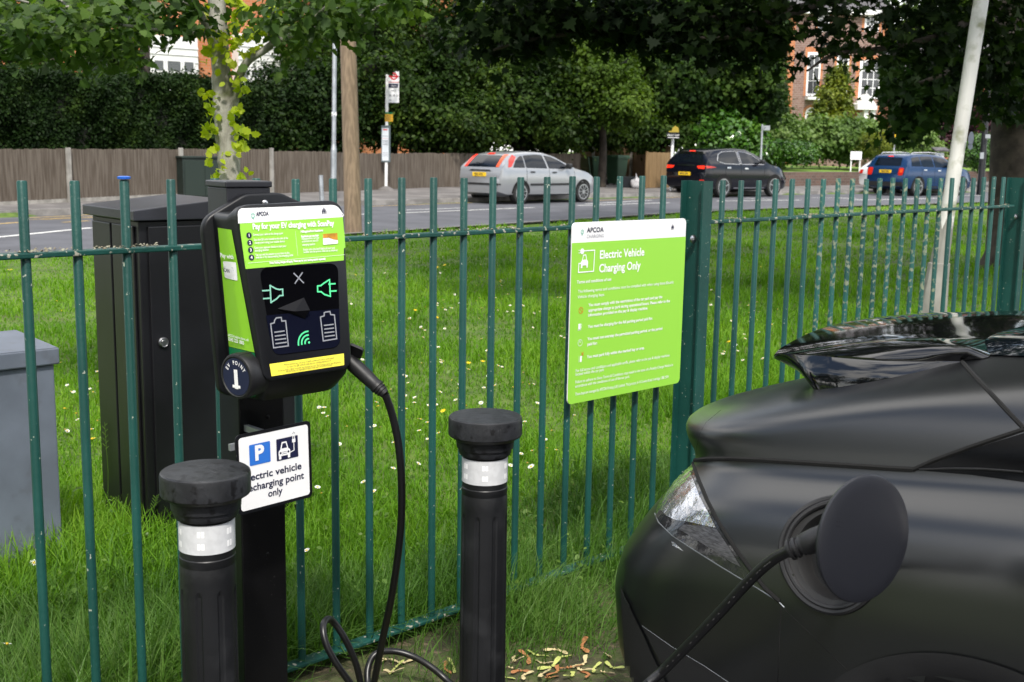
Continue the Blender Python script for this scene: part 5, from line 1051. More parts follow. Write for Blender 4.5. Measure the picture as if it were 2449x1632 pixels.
mb = MB(); mb.box(f_, 0, w_ * .92, h_ * .48, h_ * .61, .002, .006); mb.text(f_, "26  39  S1", w_ * .06, h_ * .20, .09, .007, 0, .01, width=w_ * .85); mb.text(f_, "N", w_ * .08, h_ * .055, .07, .007); mb.text(f_, "towards", w_ * .2, h_ * .37, .05, .007); mb.build("flag_print", M['navy'], fl_)
mb = MB(); mb.text(f_, "Station", w_ * .25, h_ * .52, .06, .009); mb.build("lettering", M['white'], fl_)
nt, f_, w_, h_ = bpan(921, 940, 269, 291, -.05, M['yellow'].copy(), "notice", bs); nt.data.materials[0].node_tree.nodes["Principled BSDF"].inputs[0].default_value = (.72, .40, .02, 1)
mb = MB(); mb.box(f_, 0, w_, h_ * .80, h_ * 1.0, .002, .005); mb.build("notice_heading", M['dgreen'], nt)
mb = MB()
for k in range(4): mb.box(f_, w_ * .12, w_ * (.8 - .1 * (k % 2)), h_ * (.15 + .15 * k), h_ * (.20 + .15 * k), .002, .004)
mb.build("notice_print", M['navy'], nt)
cs, f_, w_, h_ = bpan(912, 935, 301, 388, -.06, mat("timetable_case", (.10, .13, .14), .4), "timetable_case", bs, .08)
mb = MB(); mb.box(f_, w_ * .08, w_ * .82, h_ * .04, h_ * .93, .002, .005); tm = mb.build("timetable", mat("timetable_paper", (.62, .66, .70), .3), cs)
mb = MB()
for k, (y0, y1) in enumerate(((.57, .585), (.52, .53), (.475, .485), (.25, .255), (.21, .215), (.17, .175))): mb.box(f_, w_ * .14, w_ * .76, h_ * y0, h_ * y1, .006, .008)
mb.text(f_, "Buses from here", w_ * .14, h_ * .70, .05, .007, width=w_ * .6); mb.build("timetable_print", M['navy'], tm)
mb = MB(); mb.box(f_, w_ * .2, w_ * .7, h_ * .87, h_ * .90, .006, .008); mb.box(f_, w_ * .1, w_ * .8, h_ * .645, h_ * .65, .006, .008); mb.build("timetable_heading", M['red'], tm)
# white leaning pole on its concrete stub
wp, b_, t_ = upright("leaning_pole", "white painted pole leaning right on a flared concrete stub behind the railing", "pole", (2231, 735), (2356, -60), 10.4, .060, .066, M['wpole'])
mb = MB(); mb.loft([[at(x, y, 10.4) + Vector((math.cos(a) * r, math.sin(a) * r, 0)) for a in [math.radians(22.5 + 45 * k) for k in range(8)]] for x, y, r in ((2228, 775, .135), (2230, 745, .122), (2242, 660, .098), (2246, 630, .092), (2247, 628, .080), (2253, 590, .074), (2264, 525, .064), (2266, 512, .060))]); mb.build("concrete_stub", M['pconc'], wp, smooth=True, angle=35)
f_ = Frame(at(2324, 335, 10.30), (1, .1, 0), (.08, 0, 1)); mb = MB(); mb.flat(f_, circ(-.012, .012, .026, 20, ry=.060), .01); mb.flat(f_, circ(-.012, -.058, .022, 20, ry=.026), .01); mb.build("pole_mark", M['greycab'], wp)
PLG = mat('shade_grey_plate', (.30, .32, .34), .5)  # pale plates toned grey in place of the shade on them
bl, b_, t_ = upright("black_lamp_post", "black street lamp post with a small white plate left of the white van", "lamp post", (2345, 446), (2368, 150), 46, .14, .08, M['black'])
for (x0, x1, y0, y1, nm) in ((2356, 2371, 322, 331, "plate"), (2343, 2352, 365, 380, "label_plate")):
    A, B = at(x0, y1, 45.7), at(x1, y0, 45.7); mb = MB(); mb.box(WORLD, A.x, B.x, A.y - .03, A.y, A.z, B.z); mb.build(nm, PLG, bl)
pp, b_, t_ = upright("parking_plate_post", "thin grey post with a pale parking plate beside the laurel bush", "sign", (1818, 412), (1823, 298), 44, .04, .04, M['galv']); A, B = at(1825, 312, 43.9), at(1841, 301, 43.9); mb = MB(); mb.box(WORLD, A.x, B.x, A.y - .03, A.y, A.z, B.z); pl2 = mb.build("plate", PLG, pp); mb = MB(); mb.text(Frame((A.x + .03, A.y - .032, A.z + .04), (1, 0, 0), (0, 0, 1)), "P", 0, 0, .11, .002); mb.build("lettering", M['navy'], pl2)
yp, b_, t_ = upright("yellow_notice_post", "grey post with a small yellow notice in front of the shrubs", "sign", (2134, 418), (2140, 318), 52, .05, .05, M['galv']); A, B = at(2139, 329, 51.8), at(2149, 313, 51.8); mb = MB(); mb.box(WORLD, A.x, B.x, A.y - .03, A.y, A.z, B.z); yn = mb.build("notice", plateyel, yp); mb = MB(); mb.ring(Frame(((A.x + B.x) / 2, A.y - .032, (A.z + B.z) / 2), (1, 0, 0), (0, 0, 1)), circ(0, 0, .06, 16), circ(0, 0, .03, 16), .002); mb.build("symbol", M['navy'], yn)
es, b_, t_ = upright("agent_board", "letting board on a white post, black with a yellow house shape, beside the gate", "sign", (1604, 449), (1609, 325), 40.5, .05, .05, M['whitep'])
A, B = at(1594, 332, 40.3), at(1625, 317, 40.3); mb = MB(); mb.box(WORLD, A.x, B.x, A.y - .04, A.y, A.z, B.z); eb = mb.build("board", M['black'], es); mb = MB(); mb.text(Frame((A.x + .02, A.y - .042, A.z + .09), (1, 0, 0), (0, 0, 1)), "020 817 4309", 0, 0, .09, .002, width=(B.x - A.x) * .9); mb.stroke(Frame((A.x, A.y - .042, A.z), (1, 0, 0), (0, 0, 1)), [(.05, .04), ((B.x - A.x) * .92, .04)], .018, .002); mb.build("lettering", M['white'], eb)
hs = [at(x, y, 40.3) for x, y in ((1599, 318), (1599, 314), (1606, 313), (1608, 307), (1614, 301), (1622, 306), (1624, 318))]; mb = MB(); mb.prism(Frame(hs[0], (1, 0, 0), (0, 0, 1)), [(h.x - hs[0].x, h.z - hs[0].z) for h in hs], 0, .03); mb.build("house_shape", mat('shade_yellow_board', (.36, .27, .03), .5), es)  # yellow darkened to stand in for shade on the board
# ------------------------------------------------------------------ wooden fences on the far side
def board_fence(name, label, p0, p1, pxs_posts, top, m, post=True, gravel=True, board=.10, zoff=0):
    A, B = p0, p1; d = (B - A); d.z = 0; L = d.length; d.normalize(); nrm = Vector((d.y, -d.x, 0)); za, zb = A.z, B.z; root = thing(name, label, "fence", tuple(A)); f_ = Frame((A.x, A.y, 0), d, Vector((-d.y, d.x, 0)))
    zz_ = lambda x: za + (zb - za) * x / L; mb = MB(); x = 0
    while x < L:
        w = board * random.uniform(.92, 1.05); zt0 = top(x / L) + random.uniform(-.012, .012); P = []
        for xx in (x, min(L, x + w * .97)):
            for y in (0, -.022): P += [(xx, y - (.012 if xx > x else 0), zz_(xx) + (.14 if gravel else .02)), (xx, y - (.012 if xx > x else 0), zt0)]
        mb.add([f_(*p) for p in P], [(0, 1, 5, 4), (2, 6, 7, 3), (0, 4, 6, 2), (1, 3, 7, 5), (0, 2, 3, 1), (4, 5, 7, 6)]); x += w
    mb.build("boards", m, root)
    if gravel:
        mb = MB(); mb.add([f_(0, -.03, zz_(0) - .05), f_(L, -.03, zz_(L) - .05), f_(L, -.03, zz_(L) + .145), f_(0, -.03, zz_(0) + .145), f_(0, .03, zz_(0) - .05), f_(L, .03, zz_(L) - .05), f_(L, .03, zz_(L) + .145), f_(0, .03, zz_(0) + .145)], [(0, 1, 2, 3), (3, 2, 6, 7), (4, 7, 6, 5), (0, 3, 7, 4), (1, 5, 6, 2)]); mb.build("gravel_board", M['conc'], root)
    for px_ in pxs_posts:
        best = min((abs(project(f_(t * L, -.04, 1))[0] - px_), t) for t in np.linspace(0, 1, 800)); t = best[1]; mb = MB(); mb.box(f_, t * L - .055, t * L + .055, -.10, -.036, zz_(t * L) - .1, top(t) + .03); mb.build("post", M['conc'], root, bevel=.008)
    return root
fl0, fl1 = ground(-160, 500), ground(652, 465); fl2 = ground(1062, 449); fl3 = ground(1385, 447)
fm0 = fl0.lerp(fl1, .2); fl0 = fl0 + (fl0 - fl1) * .9; ft0 = (fm0 - fl0).length / (fl1 - fl0).length; fl0.z = tz(fl0.x, fl0.y)
zt_at = lambda px, py, P: at(px, py, (P - CAM).dot(_F)).z
a0, a1, a2 = zt_at(0, 356, fm0), zt_at(652, 357, fl1), zt_at(1062, 364, fl2)
board_fence("garden_fence", "weathered feather edge fence with concrete posts below the clipped hedge at left", fl0, fl1, [163, 432, 648], lambda t: a0 + (a1 - a0) * (t - ft0) / (1 - ft0), M['wood'])
board_fence("weathered_fence", "older grey board fence running behind the bus stop and silver car", fl1, fl2, [], lambda t: a1 - .06 + (a2 - a1) * t + .02 * math.sin(t * 9), M['wood'], gravel=False, board=.12)
a3 = zt_at(1380, 366, fl3)
board_fence("low_dark_fence", "low dark fence in shadow beyond the silver car roof", fl2, fl3, [], lambda t: a2 - .03 + (a3 - a2) * t, M['wood'], gravel=False, board=.12)
g1, g2, g3 = ground(1370, 432), ground(1512, 434), ground(1606, 444)
t1_, t2_, t3_ = zt_at(1420, 333, g1), zt_at(1510, 336, g2), zt_at(1560, 349, g3)
board_fence("brown_fence", "tall brown close board fence behind the two wheelie bins", g1, g2, [1418, 1508], lambda t: t1_ + (t2_ - t1_) * t, M['wood2'])
board_fence("mossy_fence", "mossy brown fence between the wheelie bins and the letting board", g2, g3, [], lambda t: t3_, M['wood2'])
gp = ground(1541, 452); ge = ground(1603, 450); dgt = (ge - gp); dgt.z = 0; Lg = dgt.length; dgt.normalize(); gt = thing("timber_gate", "pale new timber gate panel leaning on the mossy fence", "gate", tuple(gp)); f_ = Frame((gp.x, gp.y, gp.z), dgt, Vector((-dgt.y, dgt.x, 0))); hz_ = zt_at(1565, 364, gp) - gp.z
mb = MB()
for k in range(int(Lg / .13)): mb.box(f_, k * .13, k * .13 + .124, -.03 - .004 * (k % 2), 0, .03, hz_ + random.uniform(-.02, .0))
mb.build("boards", M['wood3'], gt); mb = MB(); mb.box(f_, -.03, .06, -.075, -.036, 0, hz_ + .02); mb.build("frame_post", M['wood3'], gt)
# wheelie bins, crate and refuse bag
def wheelie(px, py, d, yaw, label, openlid):
    c = ground(px, py); root = thing("wheelie_bin", label, "bin", (0, 0, 0), "wheelie bins by the brown fence"); gm = mat("bin_green_plastic", (.022, .065, .032), .5, 0, .12, 3); h = .93 * 1.06
    sc_ = 1.0; rings = []
    for z, w, dd in ((.06, .22, .24), (.5, .26, .30), (h, .29, .36)): rings.append([Vector((x * w, y * dd, z)) for x, y in ((-1, -.9), (-.9, -1), (.9, -1), (1, -.9), (1, .9), (.9, 1), (-.9, 1), (-1, .9))])
    mb = MB(); mb.loft(rings); mb.build("body", gm, root)
    mb = MB(); mb.box(WORLD, -.32, .32, -.40, .40, h - .03, h + .025); mb.build("rim", gm, root, bevel=.01)
    if openlid: mb = MB(); mb.prism(Frame((-.02, -.44, h - .42), (1, 0, 0), (0, -.18, 1)), rrect(-.31, .31, -.40, .42, .05), 0, .05); mb.box(Frame((-.02, -.50, h - .42), (1, 0, 0), (0, -.18, 1)), -.29, .29, -.02, .02, -.03, .0)
    else: mb = MB(); mb.loft([[Vector((x * .33, y * .42, h + .027)) for x, y in ((-1, -1), (1, -1), (1, 1), (-1, 1))], [Vector((x * .30, y * .36, h + .10)) for x, y in ((-1, -1), (1, -1), (1, 1), (-1, 1))]]); mb.box(WORLD, -.12, .12, -.46, -.42, h + .02, h + .06)
    mb.build("lid", gm, root, bevel=.01); mb = MB(); mb.tube([(-.26, .44, h - .02), (.26, .44, h - .02)], .018, 8); mb.build("handle", gm, root)
    for s_ in (-1, 1): mb = MB(); mb.lathe(Frame((s_ * .25, .30, .10), (0, 1, 0), (0, 0, 1)), [(.1, -.03), (.1, .03), (.03, .035)], 20); mb.build("wheel", M['rubber'], root)
    root.location = c; root.rotation_euler = (0, 0, yaw); return root
wheelie(1426, 441, 36, math.radians(-62), "green wheelie bin with its lid hanging open, the left one of two", True)
wheelie(1473, 443, 37, math.radians(-38), "green wheelie bin with closed lid, next to the refuse bag side", False)
c = ground(1503, 450); cr = thing("plastic_box", "small dark grey box on the pavement between bin and refuse bag", "box", tuple(c)); mb = MB(); mb.loft([[c + Vector((x * w, y * w * .8, z)) for x, y in ((-1, -1), (1, -1), (1, 1), (-1, 1))] for z, w in ((0, .17), (.36, .20), (.36, .21), (.40, .21), (.40, .18), (.30, .17))]); mb.build("box", mat("dark_grey_plastic", (.03, .034, .04), .5), cr)
c = ground(1521, 452); bg_ = bmesh.new(); bmesh.ops.create_icosphere(bg_, subdivisions=3, radius=.2)
for v in bg_.verts:
    n_ = math.sin(v.co.x * 31 + v.co.z * 17) * .02 + math.sin(v.co.y * 43 + v.co.z * 29) * .016; v.co = v.co * (1 + n_ * 3); v.co.z = v.co.z * 1.15 + .19
    if v.co.z > .33: v.co.x *= .45 + .2 * math.sin(v.co.z * 30); v.co.y *= .5; v.co.z = .33 + (v.co.z - .33) * 2.2
    v.co.z = max(0, v.co.z)
me = bpy.data.meshes.new("refuse_bag"); bg_.to_mesh(me); bg_.free(); me.polygons.foreach_set('use_smooth', [True] * len(me.polygons)); me.materials.append(mat("grey_white_bag", (.42, .40, .42), .35, 0, .5, 9, col2=(.66, .65, .66), bump=.8, bscale=14)); ob = bpy.data.objects.new("refuse_bag", me); COL.objects.link(ob); ob.location = c; tag(ob, "crumpled pale refuse bag on the pavement in front of the mossy fence", "bag")
lpost = ground(1446, 432); t_ = at(1463, 318, (lpost - CAM).dot(_F)); rr_ = thing("leaning_cane", "thin pale pole leaning behind the two wheelie bins", "pole", tuple(lpost)); mb = MB(); mb.tube([lpost, t_], .03, 8); mb.build("cane", M['conc'], rr_)
c = ground(1374, 440); sp_ = thing("small_sign_post", "short post with a small dark sign ahead of the silver car bonnet", "sign", tuple(c)); t_ = at(1376, 366, (c - CAM).dot(_F)); mb = MB(); mb.tube([c, Vector((c.x, c.y, t_.z))], .05, 8); mb.build("post", M['conc'], sp_); mb = MB(); mb.box(WORLD, c.x - .12, c.x + .10, c.y - .09, c.y - .06, t_.z - .16, t_.z - .02); mb.build("sign_plate", M['black'], sp_)
c = ground(878, 436); lb = thing("litter_bin", "black litter bin by the fence between timber pole and bus stop", "bin", tuple(c)); mb = MB(); hh = at(880, 384, (c - CAM).dot(_F)).z - c.z; mb.box(WORLD, c.x - .13, c.x + .13, c.y - .13, c.y + .13, c.z, c.z + hh); mb.box(WORLD, c.x - .15, c.x + .15, c.y - .15, c.y + .15, c.z + hh, c.z + hh + .05); mb.build("bin_body", M['black'], lb, bevel=.015)
c = ground(483, 476); gb = thing("roadside_cabinet", "dark green roadside cabinet against the garden fence behind the young tree", "cabinet", tuple(c)); f_ = Frame((c.x, c.y, c.z), (.80, .6, 0), (-.6, .8, 0)); mb = MB(); mb.box(f_, -.55, .55, -.22, .22, 0, .98); mb.box(f_, -.58, .58, -.25, .25, .98, 1.03); mb.build("body", mat("dark_green_cabinet_paint", (.012, .022, .018), .5, 0, .2, 4), gb, bevel=.01)
mb = MB(); mb.box(f_, -.50, -.01, -.232, -.2205, .08, .93); mb.build("door", mat("dark_green_door_paint", (.014, .026, .02), .5), gb, bevel=.006); mb = MB(); mb.box(f_, .01, .50, -.232, -.2205, .08, .93); mb.build("door", gb.children[1].data.materials[0], gb, bevel=.006)
# low brick wall, lawn and boards at right
WP = [ground(1872, 447), ground(2020, 444), ground(2200, 440), ground(2400, 433), ground(2650, 424)]
WP = [Vector((p.x, p.y, 0)) for p in WP]; wa = thing("garden_wall", "low brown brick wall holding up the lawn beside the pavement", "wall", tuple(WP[0])); mb = MB()
wl_ = [(p.x, p.y) for p in WP]; wb_ = offset(wl_, .24); zt0 = .93
vs = [(*p, .1) for p in wl_] + [(*p, zt0) for p in wl_] + [(*p, zt0) for p in wb_] + [(*p, .1) for p in wb_]; n = len(wl_)
mb.add(vs, [(r * n + i, r * n + i + 1, (r + 1) * n + i + 1, (r + 1) * n + i) for r in range(3) for i in range(n - 1)] + [(0, n, 2 * n, 3 * n)]); mb.build("brickwork", M['dbrick'], wa)
lw = MB(); o1, o2 = offset(wl_, .25), offset(wl_, 22); lw.add([(*p, .90) for p in o1] + [(*p, 1.25) for p in o2], [(i, i + 1, n + i + 1, n + i) for i in range(n - 1)]); tag(lw.build("lawn", mat("lawn_turf", (.14, .25, .03), .9, 0, .25, 3, bump=.6, bscale=20)), "bright raised lawn behind the brick wall", kind="structure")
def lawn_z(P): return .92
def board(px0, px1, py0, py1, d, label, txt=None):
    A, B = at(px0, py1, d), at(px1, py0, d); root = thing("notice_board", label, "sign", (A.x, A.y, .95)); mb = MB(); mb.box(WORLD, A.x, B.x, A.y - .04, A.y, A.z, B.z); bd = mb.build("board", M['white'], root)
    for x in (A.x + .03, B.x - .07): mb = MB(); mb.box(WORLD, x, x + .05, A.y + .002, A.y + .05, .9, B.z - .03); mb.build("leg", M['whitep'], root)
    if txt: mb = MB(); mb.text(Frame((A.x + .05, A.y - .043, B.z - .25), (1, 0, 0), (0, 0, 1)), txt, 0, 0, .12, .001, width=(B.x - A.x) * .8); mb.build("lettering", M['grey'], bd)
board(2033, 2060, 363, 382, 50, "white name board on two legs standing on the lawn by the shrubs", "COURT")
board(2137, 2163, 360, 371, 53, "smaller white board showing above the dark blue crossover roof")
A, B = at(2235, 386, 50), at(2255, 366, 50); nb_ = thing("roofed_notice_case", "little notice case with a dark pitched lid beside the white pole", "sign", (A.x, A.y, .95)); mb = MB(); mb.box(WORLD, A.x, B.x, A.y - .1, A.y, .9, B.z); mb.build("case", M['palegrey'], nb_); mb = MB(); f_ = Frame((A.x - .1, A.y - .25, B.z), (1, 0, 0), (0, 1, .25)); mb.box(f_, 0, B.x - A.x + .25, 0, .5, .05, .12); mb.build("lid", M['slate'], nb_)
mb = MB(); mb.text(Frame((A.x + .03, A.y - .102, B.z - .25), (1, 0, 0), (0, 0, 1)), "INFO", 0, 0, .12, .001); 
# ------------------------------------------------------------------ buildings
dH = Vector((.755, .656, 0)).normalized(); hf = Frame(at(345, 186, 46), dH, (0, 0, 1)); hu = thing("semi_detached_house", "orange brick house with two white bays showing above the hedge", "house", (hf.o.x, hf.o.y, .4)); hp = lambda x, y: hf.px(x / 2.8695, y / 2.8695)
zg = .3 - hf.o.z; mb = MB(); mb.box(hf, -12, 16, zg, 5.2, -8, -.55); wall_ = mb.build("wall", M['obrick'], hu)
mb = MB(); mb.add([hf(-12.4, 5.1, -.1), hf(16.4, 5.1, -.1), hf(16.4, 5.1, -8.4), hf(-12.4, 5.1, -8.4), hf(-12.4, 8.4, -4.2), hf(16.4, 8.4, -4.2)], [(0, 1, 5, 4), (2, 3, 4, 5), (0, 4, 3), (1, 2, 5), (0, 3, 2, 1)]); mb.build("roof", M['tile'], hu)
def bay(x0, x1, panes, ytop, ysill, name="bay"):
    (a, _), (b, _) = hp(x0, ysill), hp(x1, ysill); yt = hp(x0, ytop)[1]; ys = hp(x0, ysill)[1]; mb = MB(); mb.box(hf, a, b, ys - 2.2, yt, -.56, 0); bb = mb.build(name, M['whitep'], hu)
    for k in range(5): 
        y = hp(x0, 312)[1] - k * .27; mb = MB(); mb.box(hf, a - .01, b + .01, y - .03, y, .003, .03); mb.build("cladding_lip", M['white'], bb)
    for (p0, q0, p1, q1) in panes:
        u0, v1 = hp(p0, q0); u1, v0 = hp(p1, q1); mb = MB(); mb.box(hf, u0 - .07, u1 + .07, v0 - .07, v1 + .07, .002, .05); w_ = mb.build("window", M['white'], bb); mb = MB(); mb.box(hf, u0, u1, v0, v1, .051, .056); mb.build("pane", M['glass'], w_)
        mb = MB()
        for k in range(6): y = v0 + (v1 - v0) * (k + .5) / 6; mb.box(hf, u0 + .02, u1 - .02, y - .03, y + .02, .0565, .060)
        mb.build("blind", M['blind'], w_)
bay(1005, 1362, [(1057, 415, 1118, 487), (1147, 419, 1235, 492), (1263, 426, 1325, 497)], 235, 510)
bay(1640, 1925, [(1655, 480, 1700, 535), (1725, 482, 1803, 530), (1830, 490, 1890, 540), (1725, 552, 1803, 590)], 230, 600)
bf = Frame(at(1880, 310, 62), (1, .06, 0), (0, 0, 1)); bu = thing("brick_apartments", "three storey brown brick block with orange quoins and white windows behind the shrubs", "building", (bf.o.x, bf.o.y, 1)); bp2 = lambda x, y: bf.px(1850 + x / 3.928, y / 3.928)
xL, xR = bp2(118, 1000)[0], bp2(1050, 500)[0]; yT = bp2(1000, 150)[1]; y0 = .8 - bf.o.z
mb = MB(); mb.box(bf, xL, xR, y0, yT, -9, 0); mb.build("wall", M['brick'], bu)
mb = MB(); mb.box(bf, xL - .25, xR + .3, yT, yT + .28, -9.3, .35); mb.build("cornice", M['whitep'], bu); mb = MB(); mb.add([bf(xL - .3, yT + .3, .4), bf(xR + .35, yT + .3, .4), bf(xR + .35, yT + .3, -9.4), bf(xL - .3, yT + .3, -9.4), bf(xL + 1, yT + 3, -4), bf(xR - 1, yT + 3, -4)], [(0, 1, 5, 4), (2, 3, 4, 5), (0, 4, 3), (1, 2, 5)]); mb.build("roof", M['slate'], bu)
for a, b in ((xL - .01, xL + .30), (xR - .22, xR + .012)):
    mb = MB(); mb.box(bf, a, b, y0, yT - .01, -.3, .012); mb.build("quoins", M['obrick'], bu)
def bwin(x0, y0_, x1, y1, bars=(2, 3), arch=False, lintel=True, par=None):
    a, t = bp2(x0, y0_); b, s_ = bp2(x1, y1); mb = MB()
    poly = [(a, s_), (b, s_), (b, t), (a, t)] if not arch else [(a, s_), (b, s_)] + [((a + b) / 2 + (b - a) / 2 * math.cos(math.radians(q)), t - (b - a) / 2 + (b - a) / 2 * math.sin(math.radians(q))) for q in range(0, 181, 15)]
    if lintel:
        m2 = MB(); m2.prism(bf, [((p[0] - (a + b) / 2) * 1.35 + (a + b) / 2, (p[1] - s_) * (1.12) + s_) for p in poly], -.05, .008); m2.build("brick_surround", M['obrick'], bu)
    mb.prism(bf, poly, -.06, .03); w_ = mb.build("window", M['white'], bu); nx2, ny2 = bars; mb = MB(); wd_, ht_ = (b - a), (t - s_); top_ = ht_ if not arch else ht_ - (b - a) / 2
    for i in range(nx2):
        for j in range(ny2): mb.box(bf, a + wd_ * (.10 + .8 * i / nx2) + .02, a + wd_ * (.10 + .8 * (i + 1) / nx2) - .02, s_ + top_ * (.05 + .9 * j / ny2) + .02, s_ + top_ * (.05 + .9 * (j + 1) / ny2) - .02, .031, .034)
    mb.build("panes", M['glass'], w_); return w_
bwin(322, 492, 425, 905); bwin(815, 565, 1000, 930, (3, 4)); bwin(300, 1010, 405, 1215, (2, 3), True); bwin(785, 1050, 880, 1290, (2, 4), True); bwin(420, 110, 520, 300); bwin(860, 150, 985, 300, (3, 3)); bwin(600, 492, 690, 905)
mb = MB(); a, s_ = bp2(293, 940); b, t = bp2(435, 916); mb.box(bf, a, b, s_, t, .002, .55); mb.build("balcony_slab", M['whitep'], bu)
mb = MB()
for k in range(9): x = a + .05 + (b - a - .1) * k / 8; mb.box(bf, x - .012, x + .012, t + .001, t + .85, .50, .524)
mb.box(bf, a + .03, b - .03, t + .85, t + .89, .495, .53); mb.build("balcony_railing", M['black'], bu)
mb = MB(); P = [bp2(*q) for q in ((742, 985), (905, 985), (830, 890))]; mb.prism(bf, P, .002, .9); mb.box(bf, P[0][0] - .05, P[1][0] + .05, P[0][1] - .28, P[0][1] - .003, .002, .95); pd = mb.build("door_pediment", M['whitep'], bu)
mb = MB(); a, t = bp2(805, 1040); b, s_ = bp2(862, 1290); mb.box(bf, a, a + .22, s_ - 1, P[0][1] - .283, .55, .80); mb.box(bf, b - .05, b + .17, s_ - 1, P[0][1] - .283, .55, .80); mb.build("column", M['whitep'], pd)
rf = Frame(at(2228, 318, 70), (1, .25, 0), (0, 0, 1)); ru = thing("red_brick_house", "dark red brick house with garage behind the purple tree at right", "house", (rf.o.x, rf.o.y, 1)); y0 = .8 - rf.o.z; mb = MB(); mb.box(rf, -1.5, 9, y0, 3.0, -7, 0); mb.build("wall", brickmat("red_brick", (.30, .09, .05), (.36, .13, .08), (.3, .22, .2), 2.2), ru)
mb = MB(); mb.add([rf(-1.9, 2.95, .4), rf(9.4, 2.95, .4), rf(9.4, 2.95, -7.4), rf(-1.9, 2.95, -7.4), rf(-.5, 5.6, -3.5), rf(8, 5.6, -3.5)], [(0, 1, 5, 4), (2, 3, 4, 5), (0, 4, 3), (1, 2, 5), (0, 3, 2, 1)]); mb.build("roof", M['slate'], ru); mb = MB(); mb.box(rf, 2.2, 4.6, y0, .35, .003, .05); mb.build("garage_door", M['black'], ru)
for x in (-.7, .7, 5.4):
    mb = MB(); mb.box(rf, x, x + .9, .9, 2.1, .003, .05); w_ = mb.build("window", M['white'], ru); mb = MB(); mb.box(rf, x + .08, x + .82, .98, 2.02, .051, .055); mb.build("pane", M['glass'], w_)
# ------------------------------------------------------------------ foliage
LEAF = dict(
    diamond=[(0, 0), (.32, .45), (0, 1), (-.32, .45)],
    oval=[(0, 0), (.22, .2), (.33, .5), (.20, .82), (0, 1), (-.20, .82), (-.33, .5), (-.22, .2)],
    lobed=[(0, 0), (.16, .12), (.30, .16), (.27, .30), (.40, .46), (.28, .56), (.30, .74), (.14, .82), (0, 1), (-.14, .82), (-.30, .74), (-.28, .56), (-.40, .46), (-.27, .30), (-.30, .16), (-.16, .12)],
    maple=[(0, 0), (.10, .14), (.42, .05), (.33, .24), (.60, .42), (.36, .48), (.34, .66), (.16, .62), (0, 1), (-.16, .62), (-.34, .66), (-.36, .48), (-.60, .42), (-.33, .24), (-.42, .05), (-.10, .14)],
    needle=[(0, 0), (.10, .5), (0, 1), (-.10, .5)],
)
def norm(a): return a / np.maximum(1e-9, np.linalg.norm(a, axis=1))[:, None]
def leafcloud(P, out, size, shape, droop=.3, flat=.5, jit=.9):
    """vertices and faces of n leaves: P positions, out outward directions."""
    n = len(P); up = np.array([0, 0, 1.]); nrm = norm(out * .45 + up * flat + RNG.normal(0, jit * .5, (n, 3))); t = RNG.normal(0, 1, (n, 3)) + out * .8 - up * droop; t = norm(t - nrm * (t * nrm).sum(1)[:, None]); s = np.cross(t, nrm)
    L = (size * RNG.uniform(.6, 1.25, n))[:, None, None]; sh = np.array(LEAF[shape]); k = len(sh)
    fold = np.abs(sh[:, 0]) * .35; curl = -(sh[:, 1] ** 2) * .18
    V = P[:, None, :] + L * (s[:, None, :] * sh[None, :, 0, None] + t[:, None, :] * sh[None, :, 1, None] + nrm[:, None, :] * (fold + curl)[None, :, None])
    return V.reshape(-1, 3), np.arange(n * k).reshape(n, k)
def blob_points(c, r, n, clump, nper, shell=.55, lower=True):
    """n leaves gathered in clumps over an ellipsoid."""
    nc = max(1, n // nper); d = norm(RNG.normal(0, 1, (nc, 3))); rad = RNG.uniform(shell, 1.0, nc) ** .6; cc = d * rad[:, None]; cc *= (1 + .16 * np.sin(d[:, [0]] * 5 + d[:, [2]] * 7) + .12 * np.sin(d[:, [1]] * 11))
    cp = np.asarray(c) + cc * np.asarray(r); which = RNG.integers(0, nc, n); cs = clump * RNG.uniform(.5, 1.35, nc)
    off = RNG.normal(0, 1, (n, 3)) * np.array([1, 1, .62]) * cs[which][:, None] * .55; return cp[which] + off, norm(d[which] + norm(off) * .5)
def crown(name, mat_, blobs, parent, size, shape, clump, nper=30, gaps=(), **kw):
    Ps, Os = [], []
    for c, r, n in blobs:
        p, o = blob_points(c, r, n, clump, nper); Ps.append(p); Os.append(o)
    P, O = np.concatenate(Ps), np.concatenate(Os)
    for (x0, x1, y0, y1, keep) in gaps:                             # openings in the crown
        d = P - np.array(CAM); z = d @ np.array(_F); px = 1224.5 + F_PX * (d @ np.array(_R)) / z; py = 816 - F_PX * (d @ np.array(_U)) / z
        k = ~((px > x0) & (px < x1) & (py > y0) & (py < y1) & (z > 0)) | (RNG.random(len(P)) < keep); P, O = P[k], O[k]
    V, F = leafcloud(P, O, size, shape, **kw); return mesh_np(name, V, F, mat_, parent)
def pblob(px, py, d, rx, ry, rd, dens): # a blob seen at a pixel; rx, ry in pixels, rd metres deep, dens leaves
    s = d / F_PX; return (tuple(at(px, py, d)), (rx * s, rd, ry * s), dens)
def trunk(pts, rad, m, parent, name="trunk", seg=12):
    mb = MB(); mb.tube(spl(pts, 5), [rad[0] + (rad[1] - rad[0]) * i / ((len(pts) - 1) * 5) for i in range((len(pts) - 1) * 5 + 1)], seg); return mb.build(name, m, parent, smooth=True, angle=70)
def tree(name, label, cat, base, blobs, mat_, size, shape, clump, tr=None, nper=30, m=None, grp=None, rad=(.2, .06), **kw):
    root = thing(name, label, cat, tuple(base), grp); crown("crown", mat_, blobs, root, size, shape, clump, nper, **kw)
    if tr:
        for k, t in enumerate(tr): trunk(t, rad if k == 0 else (rad[0] * .5, rad[1]), m or M['dbark'], root, "trunk" if k == 0 else "limb")
    return root
